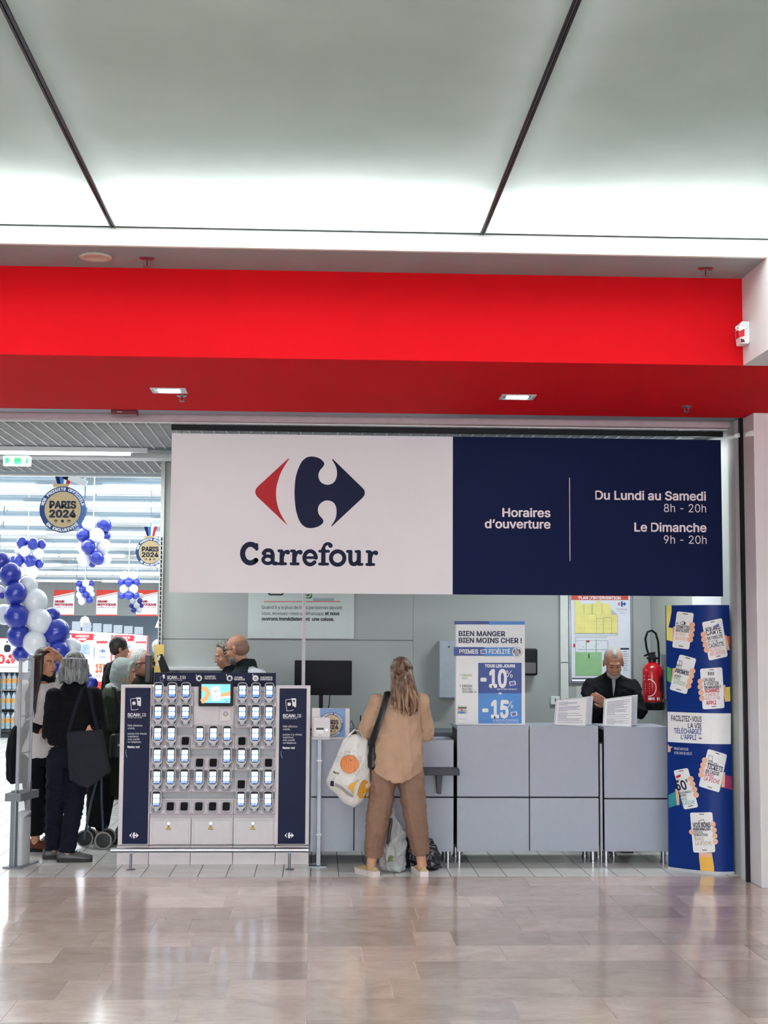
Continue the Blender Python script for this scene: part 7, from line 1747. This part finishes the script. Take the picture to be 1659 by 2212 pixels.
# shopping bag carried by the woman in beige
def print_shell(name, f, polys, m_, parent):
    mb = MB()
    for q in polys: mb.add([f(u, v) for u, v in q], [tuple(range(len(q)))])
    return mb.build(name, m_, parent, flat=True)
pg = thing('shopping_bag', 'white plastic shopping bag with an orange printed on it held in hand', 'bag', (.255, 10.72, .50)); o_ = V3(.255, 10.72, .50)
BAGW = mat('bag_plastic', '#d8d6d4', .3, vary=.06, scale=14, bump=.25, bscale=25)
outline = [(.03, .0), (.085, .03), (.14, .13), (.150, .36), (.135, .50), (.02, .54), (-.06, .50), (-.12, .33), (-.185, .20), (-.175, .17), (-.07, .05)]
mb = MB(); R_ = []
N_ = 13
def bagdepth(v): return .015+.075*max(0.0, math.sin(PI*min(1, max(0, v/.60))))**.7
import bisect
def bag_lr(v):
    lx = np.interp(v, [0, .02, .05, .17, .20, .33, .50, .54], [.025, -.02, -.07, -.175, -.185, -.12, -.06, .0]); rx_ = np.interp(v, [0, .03, .13, .36, .50, .54], [.035, .085, .14, .150, .135, .05]); return lx, rx_
for v in np.linspace(.0, .535, N_*2):
    lx, rx_ = bag_lr(v); c = (lx+rx_)/2; h_ = (rx_-lx)/2; dpt = bagdepth(v); ring = []
    for j in range(28):
        a = 2*PI*j/28; ring.append((c+h_*math.cos(a), dpt*math.sin(a), v))
    R_.append(ring)
mb.rings(R_); blob('bag_body', mb, BAGW, pg, .007, 2, .012, 51, (1.5, 1, .5), 26)
mb = MB()
for y in (-.035, .03): mb.tube([(-.02, y, .52), (.03, y*.6, .57), (.07, 0, .555), (.085, y*.5, .53), (.10, y, .48)], .010, 7, .5)
mb.build('handles', BAGW, pg, smooth=True)
def bagf(u, v, e=0.0):
    lx, rx_ = bag_lr(v); c = (lx+rx_)/2; h_ = (rx_-lx)/2; k = max(-.97, min(.97, (u-c)/h_)); return (u, -bagdepth(v)*math.sqrt(1-k*k)-.0125-e, v)
def sub(poly): return strips(poly, -.2, .2, 26)
BO = mat('bag_orange', '#cf7426', .4, vary=.2, scale=25, stretch=(6, 1, 1)); BOY = mat('bag_amber', '#dba12f', .4); BOD = mat('bag_tan', '#c08a2a', .4); BGR = mat('bag_grey_print', '#6f7680', .5)
def disc(cx, cz, r, n=24): return circ(cx, cz, r, n)
print_shell('orange_print', bagf, sub(disc(-.008, .325, .068)), BO, pg)
print_shell('orange_stalk', lambda u, v: tuple(np.array(bagf(u, v))-np.array((0, .001, 0))), [disc(.0, .355, .006, 8)], mat('stalk', '#5a4420', .6), pg)
mp_ = lambda x, y: (.088+(x-815)*.00034, .140+(378-y)*.00034)
print_shell('emblem', bagf, [s_ for s_ in sub(rot2([mp_(x, y) for x, y in LOGO_RED], -.25, (.088, .140)))], BOY, pg)
print_shell('emblem', bagf, [s_ for s_ in sub(rot2([mp_(x, y) for x, y in LOGO_BLUE if x < 972], -.25, (.088, .140)))], BOD, pg)
print_shell('leaf_drawing', bagf, [q for k in range(34) for q in quads_ribbon([(-.008+(.080+.02*math.sin(k*2.3))*math.cos(a)+.004*math.cos(k*5), .325+(.080+.02*math.sin(k*2.3))*math.sin(a)) for a in np.linspace(-1.2+k*.12, -1.0+k*.12, 4)], .0022)[:3]], BGR, pg)
print_shell('code_block', bagf, [[(-.150, .165), (-.122, .160), (-.122, .200), (-.145, .203)]], INK, pg)
for k in range(3): print_shell('stripe', bagf, quads_ribbon([(-.115+.0*k, .185-.010*k), (-.07, .165-.010*k), (-.03, .13-.010*k), (.02, .095-.008*k)], .003)[:3], INK, pg)
text('our.fr', -.13, .262, .016, INK, pg, 0, 'L', .045, .03, -.35, None, bagf)
# bags on the floor
fb = thing('shopping_bag', 'grey-white plastic bag with green emblem standing between her feet', 'bag', (.585, 10.94, 0)); 
BG2 = mat('bag_grey', '#a4a6a8', .35, vary=.1, scale=12, bump=.3, bscale=22)
mb = MB(); ring_loft(mb, [(0, 0, .005, .06, .05), (0, 0, .02, .088, .07), (.0, 0, .10, .092, .08), (.01, 0, .22, .085, .07), (.0, 0, .33, .065, .05), (-.015, 0, .42, .04, .03), (-.02, 0, .47, .02, .015)], 0); ring_loft(mb, [(.04, -.02, .20, .02, .02), (.055, -.02, .25, .05, .03), (.05, 0, .30, .03, .03), (.03, 0, .34, .015, .02)], 0)
blob('bag_body', mb, BG2, fb, .0065, 1, .030, 61, (1, 1, 1.0), 30)
def fbf(u, v): return (u, -.080*math.sqrt(max(0.02, 1-(u/.095)**2))-.022, v)
print_shell('emblem', fbf, strips([(-.022+(x-815)*.00026, .085+(378-y)*.00026) for x, y in LOGO_BLUE[:58]], -.1, .1, 14), mat('emblem_green', '#5c6a2a', .5), fb)
mb = MB(); mb.tube([(-.045, -.055, .20), (-.035, -.07, .28), (-.02, -.05, .36), (-.018, -.03, .40)], .012, 6); mb.build('dark_contents', mat('contents_dark', '#2a2f38', .5), fb, smooth=True)
bb = thing('black_bag', 'crumpled black plastic bag on the floor by her right foot', 'bag', (.84, 11.06, 0))
BKP = mat('bag_black', '#1a1a22', .25, vary=.3, scale=30, bump=.4, bscale=40)
mb = MB(); ring_loft(mb, [(0, 0, .004, .09, .06), (0, 0, .02, .115, .085), (0, 0, .12, .11, .085), (-.01, 0, .17, .09, .065), (.0, 0, .205, .06, .04), (.02, 0, .235, .035, .02)], 0); ring_loft(mb, [(-.10, .0, .02, .05, .05), (-.10, 0, .12, .06, .06), (-.10, 0, .24, .05, .04), (-.09, 0, .27, .02, .02)], 0)
blob('bag_body', mb, BKP, bb, .007, 1, .018, 71, (1, 1, 1), 48)
